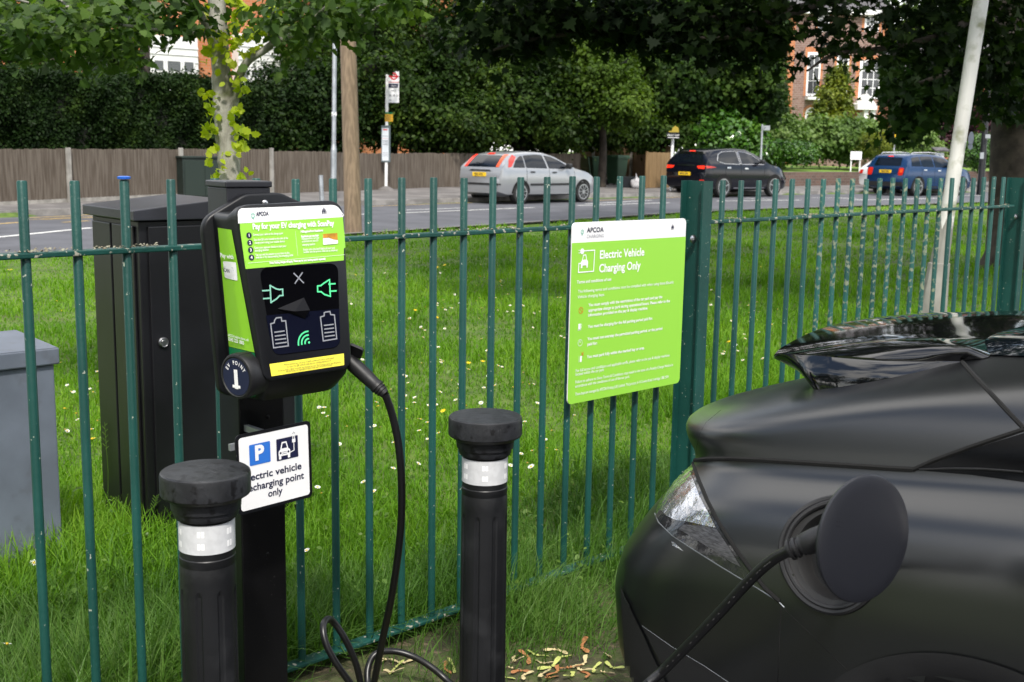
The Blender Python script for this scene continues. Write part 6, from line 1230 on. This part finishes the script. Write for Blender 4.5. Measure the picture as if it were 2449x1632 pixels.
def gpt(px, py, d): # ground point under a pixel column at depth d
    p = at(px, py, d); return Vector((p.x, p.y, tz(p.x, p.y)))
# clipped hedge above the garden fence
hA, hB = fl0 + Vector((-.5, .65, 0)), fl1 + Vector((-.5, .75, 0)); hd_ = (hB - hA); hd_.z = 0; hL = hd_.length; hd_.normalize(); hn = Vector((-hd_.y, hd_.x, 0)); hedge = thing("clipped_hedge", "long dark clipped hedge rising behind the garden fence at left", "hedge", tuple(hA))
n = 150000; t = RNG.uniform(-1, hL + .2, n); face_ = RNG.random(n); zt_ = 3.02 + .10 * np.sin(t * 1.3) + .07 * np.sin(t * 3.1 + 1) + .25 * np.clip((t - 3 - hL * .45) / 10, 0, 1); z = .3 + (zt_ - .3) * RNG.random(n) ** .9; dpt = np.abs(RNG.normal(0, .10, n)) + .10 * np.sin(t * 2.3 + z * 2) + .07 * np.sin(t * 6.1 - z * 4) ; top_ = face_ > .72; z = np.where(top_, zt_ + RNG.normal(0, .09, n), z); dpt = np.where(top_, RNG.uniform(0, 1.6, n), dpt)
P = np.column_stack([hA.x + hd_.x * t + hn.x * dpt, hA.y + hd_.y * t + hn.y * dpt, z]); O_ = np.where(top_[:, None], np.array([0, 0, 1.]), -np.array(hn)[None, :]); V, F = leafcloud(P, O_, np.full(n, .085), 'oval', .3, .25, 1.0); mesh_np("foliage", V, F, L_['hedge'], hedge)
mb = MB(); f_ = Frame((hA.x, hA.y, 0), hd_, hn); mb.box(f_, -1, hL + .2, .16, 1.5, .3, 2.92); mb.build("hedge_shade_core", mat("hedge_interior", (.012, .014, .008), 1.0), hedge)  # solid near-black core stands in for shade inside the hedge
# laurel mass right of the hedge, then the ivy-covered trees behind the bus stop and silver car
def mass(name, label, blobs, mat_, size, shape, clump, d, px, core=True, cat="tree", nper=34, trunks=(), **kw):
    b = gpt(px, 400, d); root = thing(name, label, cat, tuple(b)); crown("crown", mat_, blobs, root, size, shape, clump, nper, **kw)
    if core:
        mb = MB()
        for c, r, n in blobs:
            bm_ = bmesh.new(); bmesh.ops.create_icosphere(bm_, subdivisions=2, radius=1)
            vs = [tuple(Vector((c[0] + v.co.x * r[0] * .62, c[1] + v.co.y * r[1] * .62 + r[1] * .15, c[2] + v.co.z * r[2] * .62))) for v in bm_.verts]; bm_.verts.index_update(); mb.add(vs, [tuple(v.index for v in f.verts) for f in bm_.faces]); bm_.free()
        mb.build("crown_shade_core", CORE, root)  # solid dark cores stand in for shade between the leaves
    for pts, rr in trunks: trunk(pts, rr, M['dbark'], root)
    return root
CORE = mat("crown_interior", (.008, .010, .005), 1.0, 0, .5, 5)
def tr_to(px, d, py_top, lean=0.0): b = gpt(px, 400, d); t_ = at(px + lean, py_top, d); return [b, b.lerp(t_, .35) + Vector((.05, 0, 0)), b.lerp(t_, .7) - Vector((.05, 0, 0)), t_]
mass("laurel_hedge", "glossy laurel hedge between the clipped hedge and the timber pole", [pblob(660, 300, 37, 90, 90, 1.1, 9000), pblob(780, 270, 38, 110, 120, 1.2, 11000), pblob(720, 205, 39, 120, 50, 1.0, 5000)], L_['hedge'], .13, 'oval', .42, 37, 720, cat="hedge")
mass("ivy_tree", "ivy clad tree mass hanging over the fence behind the bus stop", [pblob(900, 80, 40, 110, 130, 2.2, 11000), pblob(1000, 250, 39, 110, 110, 1.7, 13000), pblob(905, 240, 40.5, 70, 110, 1.2, 7000), pblob(1100, 300, 38.5, 95, 70, 1.4, 8500), pblob(1080, 140, 41, 120, 130, 2.2, 12000), pblob(960, -90, 42, 200, 120, 2.6, 9000), pblob(884, 160, 33.2, 30, 18, .6, 340), pblob(918, 140, 33.4, 34, 12, .5, 240)], L_['ivy'], .15, 'oval', .5, 40, 1000, trunks=[(tr_to(1010, 40.5, 60), (.28, .12)), (tr_to(930, 40.5, 0, 20), (.24, .1))])
mass("spreading_tree", "tree with pale green outer leaves arching above the silver car", [pblob(1230, 250, 40, 110, 100, 1.8, 11000), pblob(1330, 290, 40, 80, 60, 1.2, 5500), pblob(1215, 90, 42, 130, 120, 2.4, 11000), pblob(1330, 170, 41, 90, 90, 1.7, 8500), pblob(1260, -80, 43, 170, 110, 2.6, 7000)], L_['ivy'], .15, 'oval', .5, 40.5, 1250, trunks=[(tr_to(1240, 41, 40), (.26, .1))])
mass("pale_shrub_tree", "lighter green bushy tree leaning over the two wheelie bins", [pblob(1430, 190, 40.5, 85, 62, 1.4, 7000), pblob(1475, 250, 40, 70, 55, 1.2, 5500), pblob(1390, 130, 41, 75, 50, 1.3, 4500), pblob(1450, 80, 42, 110, 90, 2, 6500)], L_['lit'], .15, 'oval', .42, 41, 1440, trunks=[(tr_to(1440, 41, 150), (.16, .06))])
mass("sycamore_tree", "large dark sycamore towering over the black sport utility car", [pblob(1600, 200, 47, 130, 110, 2.5, 12000), pblob(1730, 170, 48, 120, 110, 2.6, 12000), pblob(1560, 60, 48, 130, 120, 2.8, 9000), pblob(1760, 50, 49, 130, 120, 2.8, 9000), pblob(1825, 215, 47, 44, 70, 1.4, 3500), pblob(1650, 290, 48.5, 120, 45, 1.5, 5000), pblob(1680, -100, 50, 260, 120, 3.2, 7000)], L_['tree'], .20, 'maple', .6, 48, 1680, gaps=((1886, 2100, 0, 330, .05),), trunks=[(tr_to(1660, 48.5, 60), (.34, .14)), (tr_to(1585, 47, 120, -10), (.2, .08))])
mass("background_tree", "tall dark tree filling the gap behind the left house roof and timber pole", [pblob(760, 40, 52, 150, 120, 2.6, 9000), pblob(770, 130, 50, 85, 80, 2.0, 6000), pblob(880, -20, 54, 160, 120, 2.6, 7000)], L_['ivy'], .2, 'oval', .6, 51, 760)
mass("dark_shrubbery", "low dark shrubbery behind the brown fences and under the pale bushy tree", [pblob(1420, 318, 44, 120, 34, 1.0, 5000), pblob(1560, 325, 45, 80, 34, 1.0, 3600), pblob(1300, 330, 42, 90, 34, .9, 3400)], L_['ivy'], .16, 'oval', .42, 44, 1450, cat="bush")
mass("garden_tree", "dark tree with several trunks behind the clipped hedge at the far left", [pblob(40, 60, 34, 150, 90, 1.8, 7000), pblob(230, 30, 34, 150, 70, 1.8, 6500), pblob(-160, 80, 34, 130, 140, 1.8, 6000), pblob(120, -120, 35, 320, 100, 2.4, 7000), pblob(275, 135, 32.5, 48, 55, 1.0, 3000), pblob(250, 205, 31.5, 80, 26, .8, 2200), pblob(90, 185, 33, 110, 22, .7, 2600)], L_['ivy'], .14, 'oval', .45, 33.5, 150 , core=False, gaps=((338, 520, 78, 195, .0),), trunks=[(tr_to(30, 33.5, -40), (.13, .08)), (tr_to(125, 33, -40, 8), (.12, .08)), (tr_to(215, 32.5, -60, 4), (.30, .16)), (tr_to(330, 33, -60, 30), (.2, .1))])
# shrubs of the apartment garden
def shrub(name, label, blobs, mat_, size, shape, clump, d, px, cat="bush", **kw): return mass(name, label, blobs, mat_, size, shape, clump, d, px, cat=cat, **kw)
shrub("laurel_bush", "rounded glossy laurel bush behind the roof of the black car", [pblob(1735, 345, 46, 62, 58, 1.2, 5200), pblob(1690, 325, 46, 45, 45, 1.0, 3200), pblob(1785, 350, 46.3, 34, 50, .9, 2600)], L_['laurel'], .2, 'oval', .4, 46, 1735)
shrub("golden_conifer", "golden green conical conifer against the brick apartments", [pblob(1985, 300, 57, 50, 42, 1.1, 5500), pblob(1994, 245, 57, 36, 44, .9, 4200), pblob(2002, 195, 57, 20, 34, .5, 2000), pblob(1962, 282, 57, 24, 30, .6, 1700)], L_['gold'], .17, 'oval', .26, 57, 1985)
shrub("mixed_shrub", "tall soft green shrub below the golden conifer", [pblob(1930, 335, 54, 75, 45, 1.3, 6000), pblob(2010, 335, 54, 65, 45, 1.3, 5000), pblob(1850, 340, 52, 50, 55, 1.1, 4200), pblob(2070, 330, 56, 45, 36, 1, 2600)], L_['shrub'], .2, 'oval', .42, 54, 1950)
shrub("trimmed_hedge", "low trimmed hedge block on the lawn right of the parking plate", [pblob(1900, 364, 50, 48, 24, .8, 4200), pblob(1850, 362, 50, 38, 24, .8, 3200)], L_['laurel'], .12, 'oval', .25, 50, 1890, cat="hedge")
shrub("dark_yew", "dark yew shrub behind the parking plate post", [pblob(1835, 290, 53, 45, 60, 1.2, 4200), pblob(1800, 300, 54, 40, 60, 1.0, 3000)], L_['ivy'], .18, 'oval', .4, 53, 1830)
shrub("yellow_green_shrub", "bright yellow green upright shrub with an orange tip beside the name board", [pblob(2095, 352, 52, 28, 34, .7, 2600), pblob(2078, 345, 52, 20, 26, .6, 1500), pblob(2110, 340, 52, 16, 26, .5, 1200)], L_['gold'], .14, 'needle', .22, 52, 2095)
shrub("rounded_shrub", "large rounded light green shrub right of the yellow notice", [pblob(2180, 345, 54, 52, 42, 1.2, 5200), pblob(2140, 350, 53, 34, 36, .9, 2400), pblob(2215, 365, 54, 28, 26, .8, 1800)], L_['shrub'], .18, 'oval', .36, 54, 2175)
shrub("plum_tree", "dark purple leaved plum tree behind the white leaning pole", [pblob(2245, 320, 60, 50, 52, 1.4, 5200), pblob(2290, 300, 61, 40, 45, 1.3, 3200), pblob(2215, 300, 60, 34, 30, 1, 1800)], L_['purple'], .2, 'oval', .42, 60, 2250, cat="tree")
shrub("purple_bush", "purple leaved tree showing right of the black lamp post", [pblob(2385, 270, 58, 34, 60, 1.3, 3600), pblob(2440, 270, 58, 50, 70, 1.4, 3600)], L_['purple'], .2, 'oval', .42, 58, 2390, cat="tree")
shrub("privet_hedge", "square green privet hedge behind the black lamp post", [pblob(2345, 365, 52, 45, 36, 1.0, 4600), pblob(2420, 365, 52, 45, 36, 1.0, 3600)], L_['laurel'], .12, 'oval', .3, 52, 2360, cat="hedge")
mass("far_tree", "distant green tree beyond the roof of the brick apartments", [pblob(2200, 120, 85, 150, 130, 3, 9000), pblob(2330, 60, 85, 130, 160, 3, 8000), pblob(1900, 10, 85, 90, 90, 3, 4000), pblob(2480, 160, 85, 120, 160, 3, 6000)], L_['lit'], .32, 'oval', 1.0, 85, 2220)
mass("far_wood", "distant dark green tree line closing the view behind the houses", [pblob(300, 120, 95, 330, 120, 4, 8000), pblob(900, 100, 95, 330, 150, 4, 8000), pblob(1500, 140, 95, 330, 150, 4, 8000), pblob(-200, 140, 95, 330, 150, 4, 7000), pblob(2700, 150, 100, 330, 170, 4, 8000)], L_['ivy'], .4, 'oval', 1.5, 95, 900)
# ------------------------------------------------------------------ near maple at the right: trunk at the frame edge, boughs reaching left overhead
mp_ = gpt(2440, 500, 16.5); maple = thing("maple_tree", "big dark maple at the right edge whose boughs hang across the top of the view", "tree", tuple(mp_))
tt = at(2456, -600, 16.5); trunk([mp_ + Vector((0, 0, -.1)), mp_.lerp(tt, .12), mp_.lerp(tt, .5), tt], (.42, .30), M['dbark'], maple, seg=20)
mb = MB(); mb.tube([mp_, mp_ + Vector((0, 0, .25)), mp_ + Vector((0, 0, .7))], [.52, .42, .34], 20); mb.build("root_flare", M['dbark'], maple, smooth=True)
def lp_(*q): return [at(*p) for p in q]
boughs = [lp_((2450, -160, 16.3), (2200, -60, 12), (1900, 20, 11.3), (1600, 55, 10.8), (1300, 90, 10.4), (1180, 120, 10.3)), lp_((2450, -60, 16.3), (2300, 60, 12.2), (2150, 110, 11.8), (2000, 130, 11.5), (1930, 170, 11.3)), lp_((2450, 60, 16.4), (2350, 130, 15.6), (2250, 180, 14.2), (2150, 220, 14.8), (2100, 270, 15)), lp_((1950, 10, 11.4), (1820, 60, 11.0), (1740, 90, 10.8), (1650, 90, 10.6)), lp_((2450, -250, 16.3), (2100, -230, 11), (1700, -200, 10), (1300, -150, 9.6))]
for b in boughs: trunk(b, (.05, .010), M['dbark'], maple, "bough", 8)
rb = []; MAPK = 1.35
def lit(px, py, rx, ry, d, rd, n): rb.append(pblob(px, py, d, rx, ry, rd, int(n * MAPK)))
for a in [(1180, 70, 90, 50, 10.5, .5, 230), (1290, 60, 100, 55, 10.6, .5, 260), (1250, 140, 40, 26, 10.5, .25, 60), (1420, 50, 110, 55, 10.7, .5, 280), (1540, 60, 100, 60, 10.8, .5, 280), (1650, 70, 100, 60, 10.9, .5, 300), (1760, 80, 100, 60, 11, .5, 300), (1860, 90, 80, 60, 11.2, .5, 240), (1970, 45, 100, 50, 11.4, .4, 150), (2070, 60, 90, 55, 11.6, .4, 160), (2000, 125, 80, 34, 11.4, .3, 85), (1935, 140, 50, 26, 11.4, .3, 50), (2085, 150, 36, 46, 11.6, .25, 75), (2200, 70, 100, 80, 12, .6, 380), (2320, 80, 100, 110, 12.6, .6, 420), (2420, 60, 100, 120, 13, .7, 420), (1300, -60, 250, 60, 10.3, .9, 500), (1800, -70, 280, 70, 10.8, .9, 600), (2250, -90, 280, 80, 12, 1.0, 600), (2380, 190, 70, 80, 13.2, .6, 240)]: lit(*a)
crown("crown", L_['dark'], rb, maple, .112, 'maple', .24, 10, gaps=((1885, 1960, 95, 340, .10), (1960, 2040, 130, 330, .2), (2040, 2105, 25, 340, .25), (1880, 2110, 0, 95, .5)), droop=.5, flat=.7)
rb = []
for a in [(2170, 200, 90, 50, 15, .8, 420), (2130, 250, 70, 40, 15.2, .7, 300), (2230, 250, 70, 40, 15.4, .7, 300), (2160, 290, 40, 22, 15, .5, 110), (2280, 170, 80, 60, 15.4, .8, 330), (2100, 180, 40, 30, 15, .4, 100), (2420, 230, 40, 50, 16, .6, 160)]: lit(*a)
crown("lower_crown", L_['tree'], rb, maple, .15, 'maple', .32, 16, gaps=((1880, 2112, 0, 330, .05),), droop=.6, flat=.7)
# wide roof of the crown above the picture: it shades the grass to the right
rb = [((mp_.x - 2.0, mp_.y + 4.5, 8.2), (4.6, 4.2, 1.8), 5200), ((mp_.x + 2.5, mp_.y + 2.0, 8.8), (4.0, 4.0, 2.2), 4200), ((mp_.x - 1.0, mp_.y + 1.0, 9.5), (5.0, 4.5, 2.0), 4600), ((4.2, 10.5, 7.6), (4.6, 3.4, 1.5), 5200), ((0.5, 12.0, 7.4), (3.2, 3.0, 1.3), 2600)]
crown("upper_crown", L_['tree'], rb, maple, .24, 'maple', .6, 20)
# ------------------------------------------------------------------ young tree behind the charger
yb = gpt(556, 700, 7.4); yt = thing("young_tree", "young grey barked street tree with yellow sprouts behind the charge point", "tree", tuple(yb)); D7 = 7.4
tp = [yb + Vector((0, 0, -.05))] + lp_((556, 520, D7), (551, 430, D7), (545, 360, D7), (536, 280, D7), (531, 200, D7), (526, 120, D7), (521, 40, D7), (516, -80, D7), (512, -300, D7)); rr = [31, 28, 26, 25.5, 25, 23.5, 22, 21, 19, 14]; sp_p = spl(tp, 6); rad_ = list(np.interp(np.linspace(0, len(rr) - 1, len(sp_p)), range(len(rr)), rr) * D7 / F_PX)
for i in range(len(rad_)): rad_[i] *= 1 + .05 * math.sin(i * 1.3) + .03 * math.sin(i * 2.9)
mb = MB(); mb.tube(sp_p, rad_, 24); mb.build("trunk", M['bark'], yt, smooth=True, angle=80)
def limb(pts, r0, r1, name="limb", m=None):
    P = spl(lp_(*pts), 6); mb = MB(); mb.tube(P, [(r0 + (r1 - r0) * i / (len(P) - 1)) * D7 / F_PX for i in range(len(P))], 12); return mb.build(name, m or M['bark'], yt, smooth=True, angle=80)
limb([(523, 140, 7.38), (508, 100, 7.33), (490, 55, 7.27), (470, 15, 7.2), (440, -60, 7.1)], 13, 7); limb([(552, 262, 7.4), (562, 235, 7.37), (570, 190, 7.33), (592, 148, 7.28), (630, 122, 7.25), (662, 98, 7.2), (712, 78, 7.15), (767, 31, 7.05), (815, -5, 7.0), (900, -60, 6.9)], 11.5, 5)
limb([(712, 78, 7.15), (765, 65, 7.1), (820, 56, 7.05), (880, 30, 7.0), (960, -10, 6.9)], 6, 3); limb([(500, 82, 7.3), (450, 79, 7.1), (400, 75, 6.95), (345, 68, 6.8), (290, 60, 6.7), (220, 55, 6.6)], 5.5, 2.5); limb([(480, 20, 7.2), (380, -10, 7.0), (250, 5, 6.8), (130, 18, 6.7), (40, 0, 6.6)], 6, 2.5); limb([(186, 40, 6.8), (160, 12, 6.8), (100, -30, 6.9)], 3, 2); limb([(642, 90, 7.2), (650, 40, 7.1), (670, 0, 7.0)], 3.5, 2); limb([(412, 75, 6.9), (400, 110, 6.9), (372, 128, 6.9)], 1.2, .8)
rb = [pblob(*a) for a in [(45, 60, 6.6, 75, 54, .6, 150), (140, 75, 6.6, 80, 58, .6, 180), (240, 80, 6.7, 80, 56, .6, 180), (330, 80, 6.8, 70, 54, .55, 150), (200, 135, 6.6, 60, 16, .3, 40), (70, 125, 6.5, 60, 14, .3, 36), (410, 45, 6.9, 70, 45, .45, 170), (330, 125, 6.8, 40, 26, .3, 60), (60, 5, 6.7, 120, 40, .6, 190), (250, 0, 6.9, 140, 40, .6, 220), (420, -20, 7, 100, 40, .5, 140), (130, 105, 6.6, 60, 18, .3, 60), (-70, 50, 6.6, 90, 70, .5, 190), (355, 150, 6.8, 26, 14, .15, 22), (440, 75, 7, 40, 22, .3, 45)]]
crown("crown", L_["beam"], rb, yt, .078, 'lobed', .15, 7, gaps=((345, 520, 88, 200, .06),), droop=.25, flat=.8)
rb = [pblob(*a) for a in [(690, 40, 7, 60, 45, .4, 130), (770, 30, 6.9, 70, 40, .4, 150), (850, 20, 6.9, 70, 40, .4, 150), (930, 15, 6.8, 60, 30, .4, 110), (700, 110, 7.1, 60, 30, .3, 80), (650, 60, 7.1, 40, 40, .3, 80), (640, 160, 7.2, 24, 20, .2, 28), (820, -30, 6.9, 160, 40, .5, 180), (990, -5, 6.8, 40, 26, .3, 50), (800, 75, 6.95, 40, 20, .2, 40)]]
crown("side_crown", L_['dark'] if False else L_['beam'], rb, yt, .072, 'lobed', .14, 7, gaps=((585, 665, 90, 215, .15),), droop=.4, flat=.5)
# yellow sprouts on trunk and forks (positions read along the bark)
Ps, Os = [], []
for x, y, k in [(1430, 655, 9), (1445, 690, 6), (1440, 755, 5), (1450, 815, 9), (1430, 880, 12), (1450, 905, 7), (1490, 1050, 7), (1480, 1115, 4), (1490, 1180, 7), (1500, 1250, 4), (1640, 760, 9), (1650, 800, 6), (1625, 850, 5), (1650, 915, 10), (1685, 920, 5), (1640, 970, 8), (1640, 1055, 6), (1670, 1220, 7), (1660, 1245, 4), (1500, 245, 10), (1410, 340, 9), (1425, 380, 6), (1520, 350, 14), (1520, 440, 4), (1600, 250, 16), (1620, 160, 18), (1650, 90, 18), (1640, 40, 18), (1600, 20, 10), (1720, 220, 16), (1760, 250, 9), (1700, 370, 16), (1740, 350, 8), (1880, 100, 16), (1850, 60, 10), (1820, 230, 14), (1590, 300, 8), (1270, 20, 10), (1400, 70, 10), (1390, 210, 7), (1600, 420, 7), (1660, 600, 12), (1620, 570, 9), (1690, 260, 8), (1900, 130, 8)]:
    c = Vector(at(x / 2.8695, y / 2.8695, 7.28)); a = Vector(at((1540 + (x - 1540) * .55) / 2.8695, y / 2.8695, 7.4)); o = (c - a).normalized() if abs(x - 1540) > 30 else Vector((0, -1, .2))
    for i in range(int(k * .9)): Ps.append(c + Vector(RNG.normal(0, .020, 3)) + Vector((0, 0, .0))); Os.append(o + Vector((0, 0, .2)))
V, F = leafcloud(np.array(Ps), norm(np.array(Os)), np.full(len(Ps), .058), 'lobed', .1, .2, 1.6); yl = mesh_np("young_leaves", V, F, L_['young'], yt); yl['label'] = "bright yellow green sprouts along the trunk"
# ------------------------------------------------------------------ small plants, flowers and fallen seeds
def daisy_mesh(petal, center, r, n):
    mb = MB(); 
    for k in range(n):
        a = 2 * math.pi * k / n; b = 2 * math.pi * (k + .62) / n; mb.add([(0, 0, .002), (math.cos(a) * r, math.sin(a) * r, .005), (math.cos(b) * r, math.sin(b) * r, .005)], [(0, 1, 2)], 0)
    mb.lathe(Frame((0, 0, .002), (1, 0, 0), (0, 1, 0)), [(r * .36, 0), (r * .3, .004), (.0005, .005)], 8, 1); mb.tube([(0, 0, .001), (.004, 0, -.05), (0, .004, -.11)], .0009, 4, True, 2)
    return mb.build("flower", [petal, center, L_['longgrass']])
dw = mat("daisy_petal", (.85, .85, .84), .6); dy = mat("daisy_centre", (.75, .48, .02), .6); by = mat("buttercup_petal", (.85, .60, .01), .35)
d0 = daisy_mesh(dw, dy, .0125, 12); b0 = daisy_mesh(by, by, .0125, 6)
def scatter(proto, spots, name, label, group, cat, hgt):
    for i, (px, py, s) in enumerate(spots):
        o = proto if i == 0 else proto.copy()
        if i: COL.objects.link(o)
        p = ground(px, py); o.name = name; o.location = (p.x, p.y, p.z + hgt * random.uniform(.75, 1.2)); k = s * random.uniform(.85, 1.2); o.scale = (k, k, k); o.rotation_euler = (random.uniform(-.5, .5), random.uniform(-.5, .5), random.uniform(0, 6)); tag(o, label, cat, group)
spots = []
for x, y in ((1230, 1060), (1245, 1068), (1010, 830), (1008, 900), (980, 790), (900, 1010), (870, 1205), (760, 1225), (770, 1240), (735, 1395), (1110, 700), (1140, 705), (1300, 835), (1180, 830), (1165, 880), (1100, 905), (1120, 920), (1150, 1010), (1260, 1170), (1270, 1175), (1000, 1160), (970, 940), (1090, 1000), (1060, 640), (1330, 620), (85, 1420), (20, 1625), (1220, 1170), (830, 1062), (1080, 762), (1110, 760), (940, 1180), (895, 1250), (1250, 760), (1240, 960), (290, 880)): spots.append((x, y, 1.15))
for i in range(150):
    x = random.gauss(1080, 170); y = random.uniform(640, 1150)
    if 700 < x < 1420: spots.append((x, y, .95))
for i in range(46): spots.append((random.gauss(1800, 110), random.uniform(690, 900), 1.0))
for i in range(14): spots.append((random.uniform(130, 240), random.uniform(880, 1110), 1.0))
for i in range(16): spots.append((random.uniform(860, 1700), random.uniform(580, 680), .9))
scatter(d0, spots, "daisy", "small white daisy standing in the lawn grass behind the railing", "white daisies in the grass", "flower", .12)
ys = [(1078, 636, 1.9), (1064, 672, 1.9), (1148, 690, 1.9), (1195, 712, 1.8), (1045, 667, 1.6), (1045, 800, 1.2), (978, 815, 1.5), (1154, 922, 1.3), (1120, 928, 1.2), (993, 780, 1.2), (158, 1046, 1.4), (185, 1056, 1.2), (225, 1140, 1.4), (137, 754, 1.2), (820, 670, 1.1), (1742, 858, 1.5), (1778, 640, 1.1), (1780, 650, 1.1), (1818, 675, 1.3), (850, 685, 1.1), (905, 1030, 1.2), (860, 920, 1.2), (1060, 1045, 1.2), (30, 690, 1.2), (22, 683, 1.1), (960, 700, 1.0), (1250, 640, 1.0), (240, 700, 1.1), (150, 780, 1.1)]
scatter(b0, ys, "buttercup", "yellow buttercup in the lawn grass behind the railing", "yellow buttercups in the grass", "flower", .16)
n = 420; px_ = RNG.uniform(100, 1650, n); py_ = RNG.uniform(820, 1500, n); Pw = []
for x, y in zip(px_, py_):
    if random.random() < .5 and 450 < x < 860: continue
    p = ground(x, y)
    if fence_q(p.x, p.y) < -.3: continue
    for k in range(4): Pw.append((p.x + random.gauss(0, .03), p.y + random.gauss(0, .03), p.z + random.uniform(.03, .14)))
Pw = np.array(Pw); V, F = leafcloud(Pw, norm(RNG.normal(0, 1, Pw.shape)), np.full(len(Pw), .024), 'oval', 0, 1.0, .7); tag(mesh_np("weeds", V, F, L_['weed']), "small broad leaved weeds and clover growing among the grass", kind="stuff")
# seed heads standing tall in front of the black cabinet
for i, (x, y0, y1, lean) in enumerate(((258, 1240, 1010, -8), (300, 1230, 1085, -10), (285, 1240, 1120, 6), (345, 1290, 1185, 30), (250, 1150, 1040, 25))):
    b = onz(x, y0, .05); dd = (b - CAM).dot(_F); t_ = at(x + lean, y1, dd - .05); mb = MB(); mb.tube([b, b.lerp(t_, .5) + Vector((.008, 0, 0)), t_], .0011, 5)
    for k in range(9): q = b.lerp(t_, .72 + .03 * k); mb.tube([q, q + Vector((.012 * (-1) ** k, .004, .012))], .0014, 4)
    o = mb.build("grass_stalk", L_['weed']); tag(o, "thin seeding grass stalk standing against the black cabinet", "grass stalk", "seeding stalks by the cabinet")
# maple seeds on the soil by the car park edge
sm_ = [mat("fresh_maple_seed", (.46, .50, .14), .6), mat("pale_maple_seed", (.58, .48, .26), .7), mat("rusty_maple_seed", (.38, .16, .06), .8)]
def seed_mesh(m):
    mb = MB()
    for s_ in (-1, 1):
        a_ = s_ * random.uniform(.9, 1.25); R_ = Matrix.Rotation(a_, 3, 'Z')
        pts = [(.004, -.003), (.012, -.0035), (.024, -.0065), (.034, -.0055), (.038, 0), (.034, .006), (.022, .0062), (.010, .0035), (.004, .003)]
        vs = [R_ @ Vector((y_, x_, .003 + x_ * .12 + abs(y_) * .35)) for x_, y_ in pts]; mb.add(vs, [tuple(range(9))])
        c_ = R_ @ Vector((0, .006, .004)); mb.lathe(Frame(c_, (1, 0, 0), (0, 1, 0)), [(.001, -.003), (.005, 0), (.001, .004)], 8)
    return mb.build("maple_seed", m)
protos = [seed_mesh(m_) for m_ in sm_]; used_ = [False] * 3
kinds = ("fresh yellow green winged maple seed lying at the soil edge", "pale straw coloured winged maple seed lying at the soil edge", "dry rusty brown winged maple seed lying at the soil edge")
sspots = [(1280, 1570), (1296, 1590), (1240, 1605), (1250, 1618), (1335, 1610), (1370, 1620), (1400, 1590), (1420, 1600), (1460, 1575), (1310, 1625), (1220, 1600), (1060, 1600), (1085, 1598), (960, 1590), (945, 1600), (935, 1612), (1390, 1550), (1330, 1555), (1265, 1575), (1350, 1575), (1440, 1610), (1200, 1622), (1290, 1620), (1410, 1615), (925, 1580), (1360, 1600), (1465, 1600), (1230, 1585), (1320, 1598), (1385, 1606)]
for i, (x, y) in enumerate(sspots):
    k = (0, 1, 2, 1, 2, 0, 1)[i % 7]; o = protos[k] if not used_[k] else protos[k].copy()
    if used_[k]: COL.objects.link(o)
    used_[k] = True; p = onz(x, y, .012); o.location = p; o.rotation_euler = (random.uniform(-.35, .35), random.uniform(-.35, .35), random.uniform(0, 6.3)); s_ = random.uniform(1.0, 1.4); o.scale = (s_, s_, s_); tag(o, kinds[k], "seed", "fallen maple seeds on the soil")
# trees round the car park behind the viewer: seen only as reflections, they also close off the low sky there
def back_tree(x, y, h):
    b = Vector((x, y, 0)); rb = [((x, y, h * .62), (3.6, 3.6, h * .34), 2600), ((x + 1.5, y + .6, h * .45), (2.6, 2.6, h * .2), 1200)]
    root = thing("car_park_tree", "broadleaf tree standing beyond the car park, mirrored in the car", "tree", (0, 0, 0), "trees round the car park")
    crown("crown", L_['tree'], [((0, 0, h * .62), (3.6, 3.6, h * .34), 2600), ((1.5, .6, h * .45), (2.6, 2.6, h * .2), 1200)], root, .42, 'oval', .9, 30); trunk([Vector((0, 0, 0)), Vector((.1, 0, h * .3)), Vector((0, .1, h * .7))], (.25, .1), M['dbark'], root); return root
bt = back_tree(0, 0, 9.0)
for i, (x, y, s_) in enumerate(((-14, -6, 1.0), (-10, -12, 1.15), (-4.5, -14.5, 1.0), (1, -15, 1.2), (6.5, -14.5, 1.1), (11, -11, 1.2), (15, -6, 1.1), (-17, 2, 1.0))):
    o = bt if i == 0 else copy_tree(bt); o.location = (x, y, 0); o.rotation_euler = (0, 0, i * 1.1); o.scale = (s_, s_, s_)
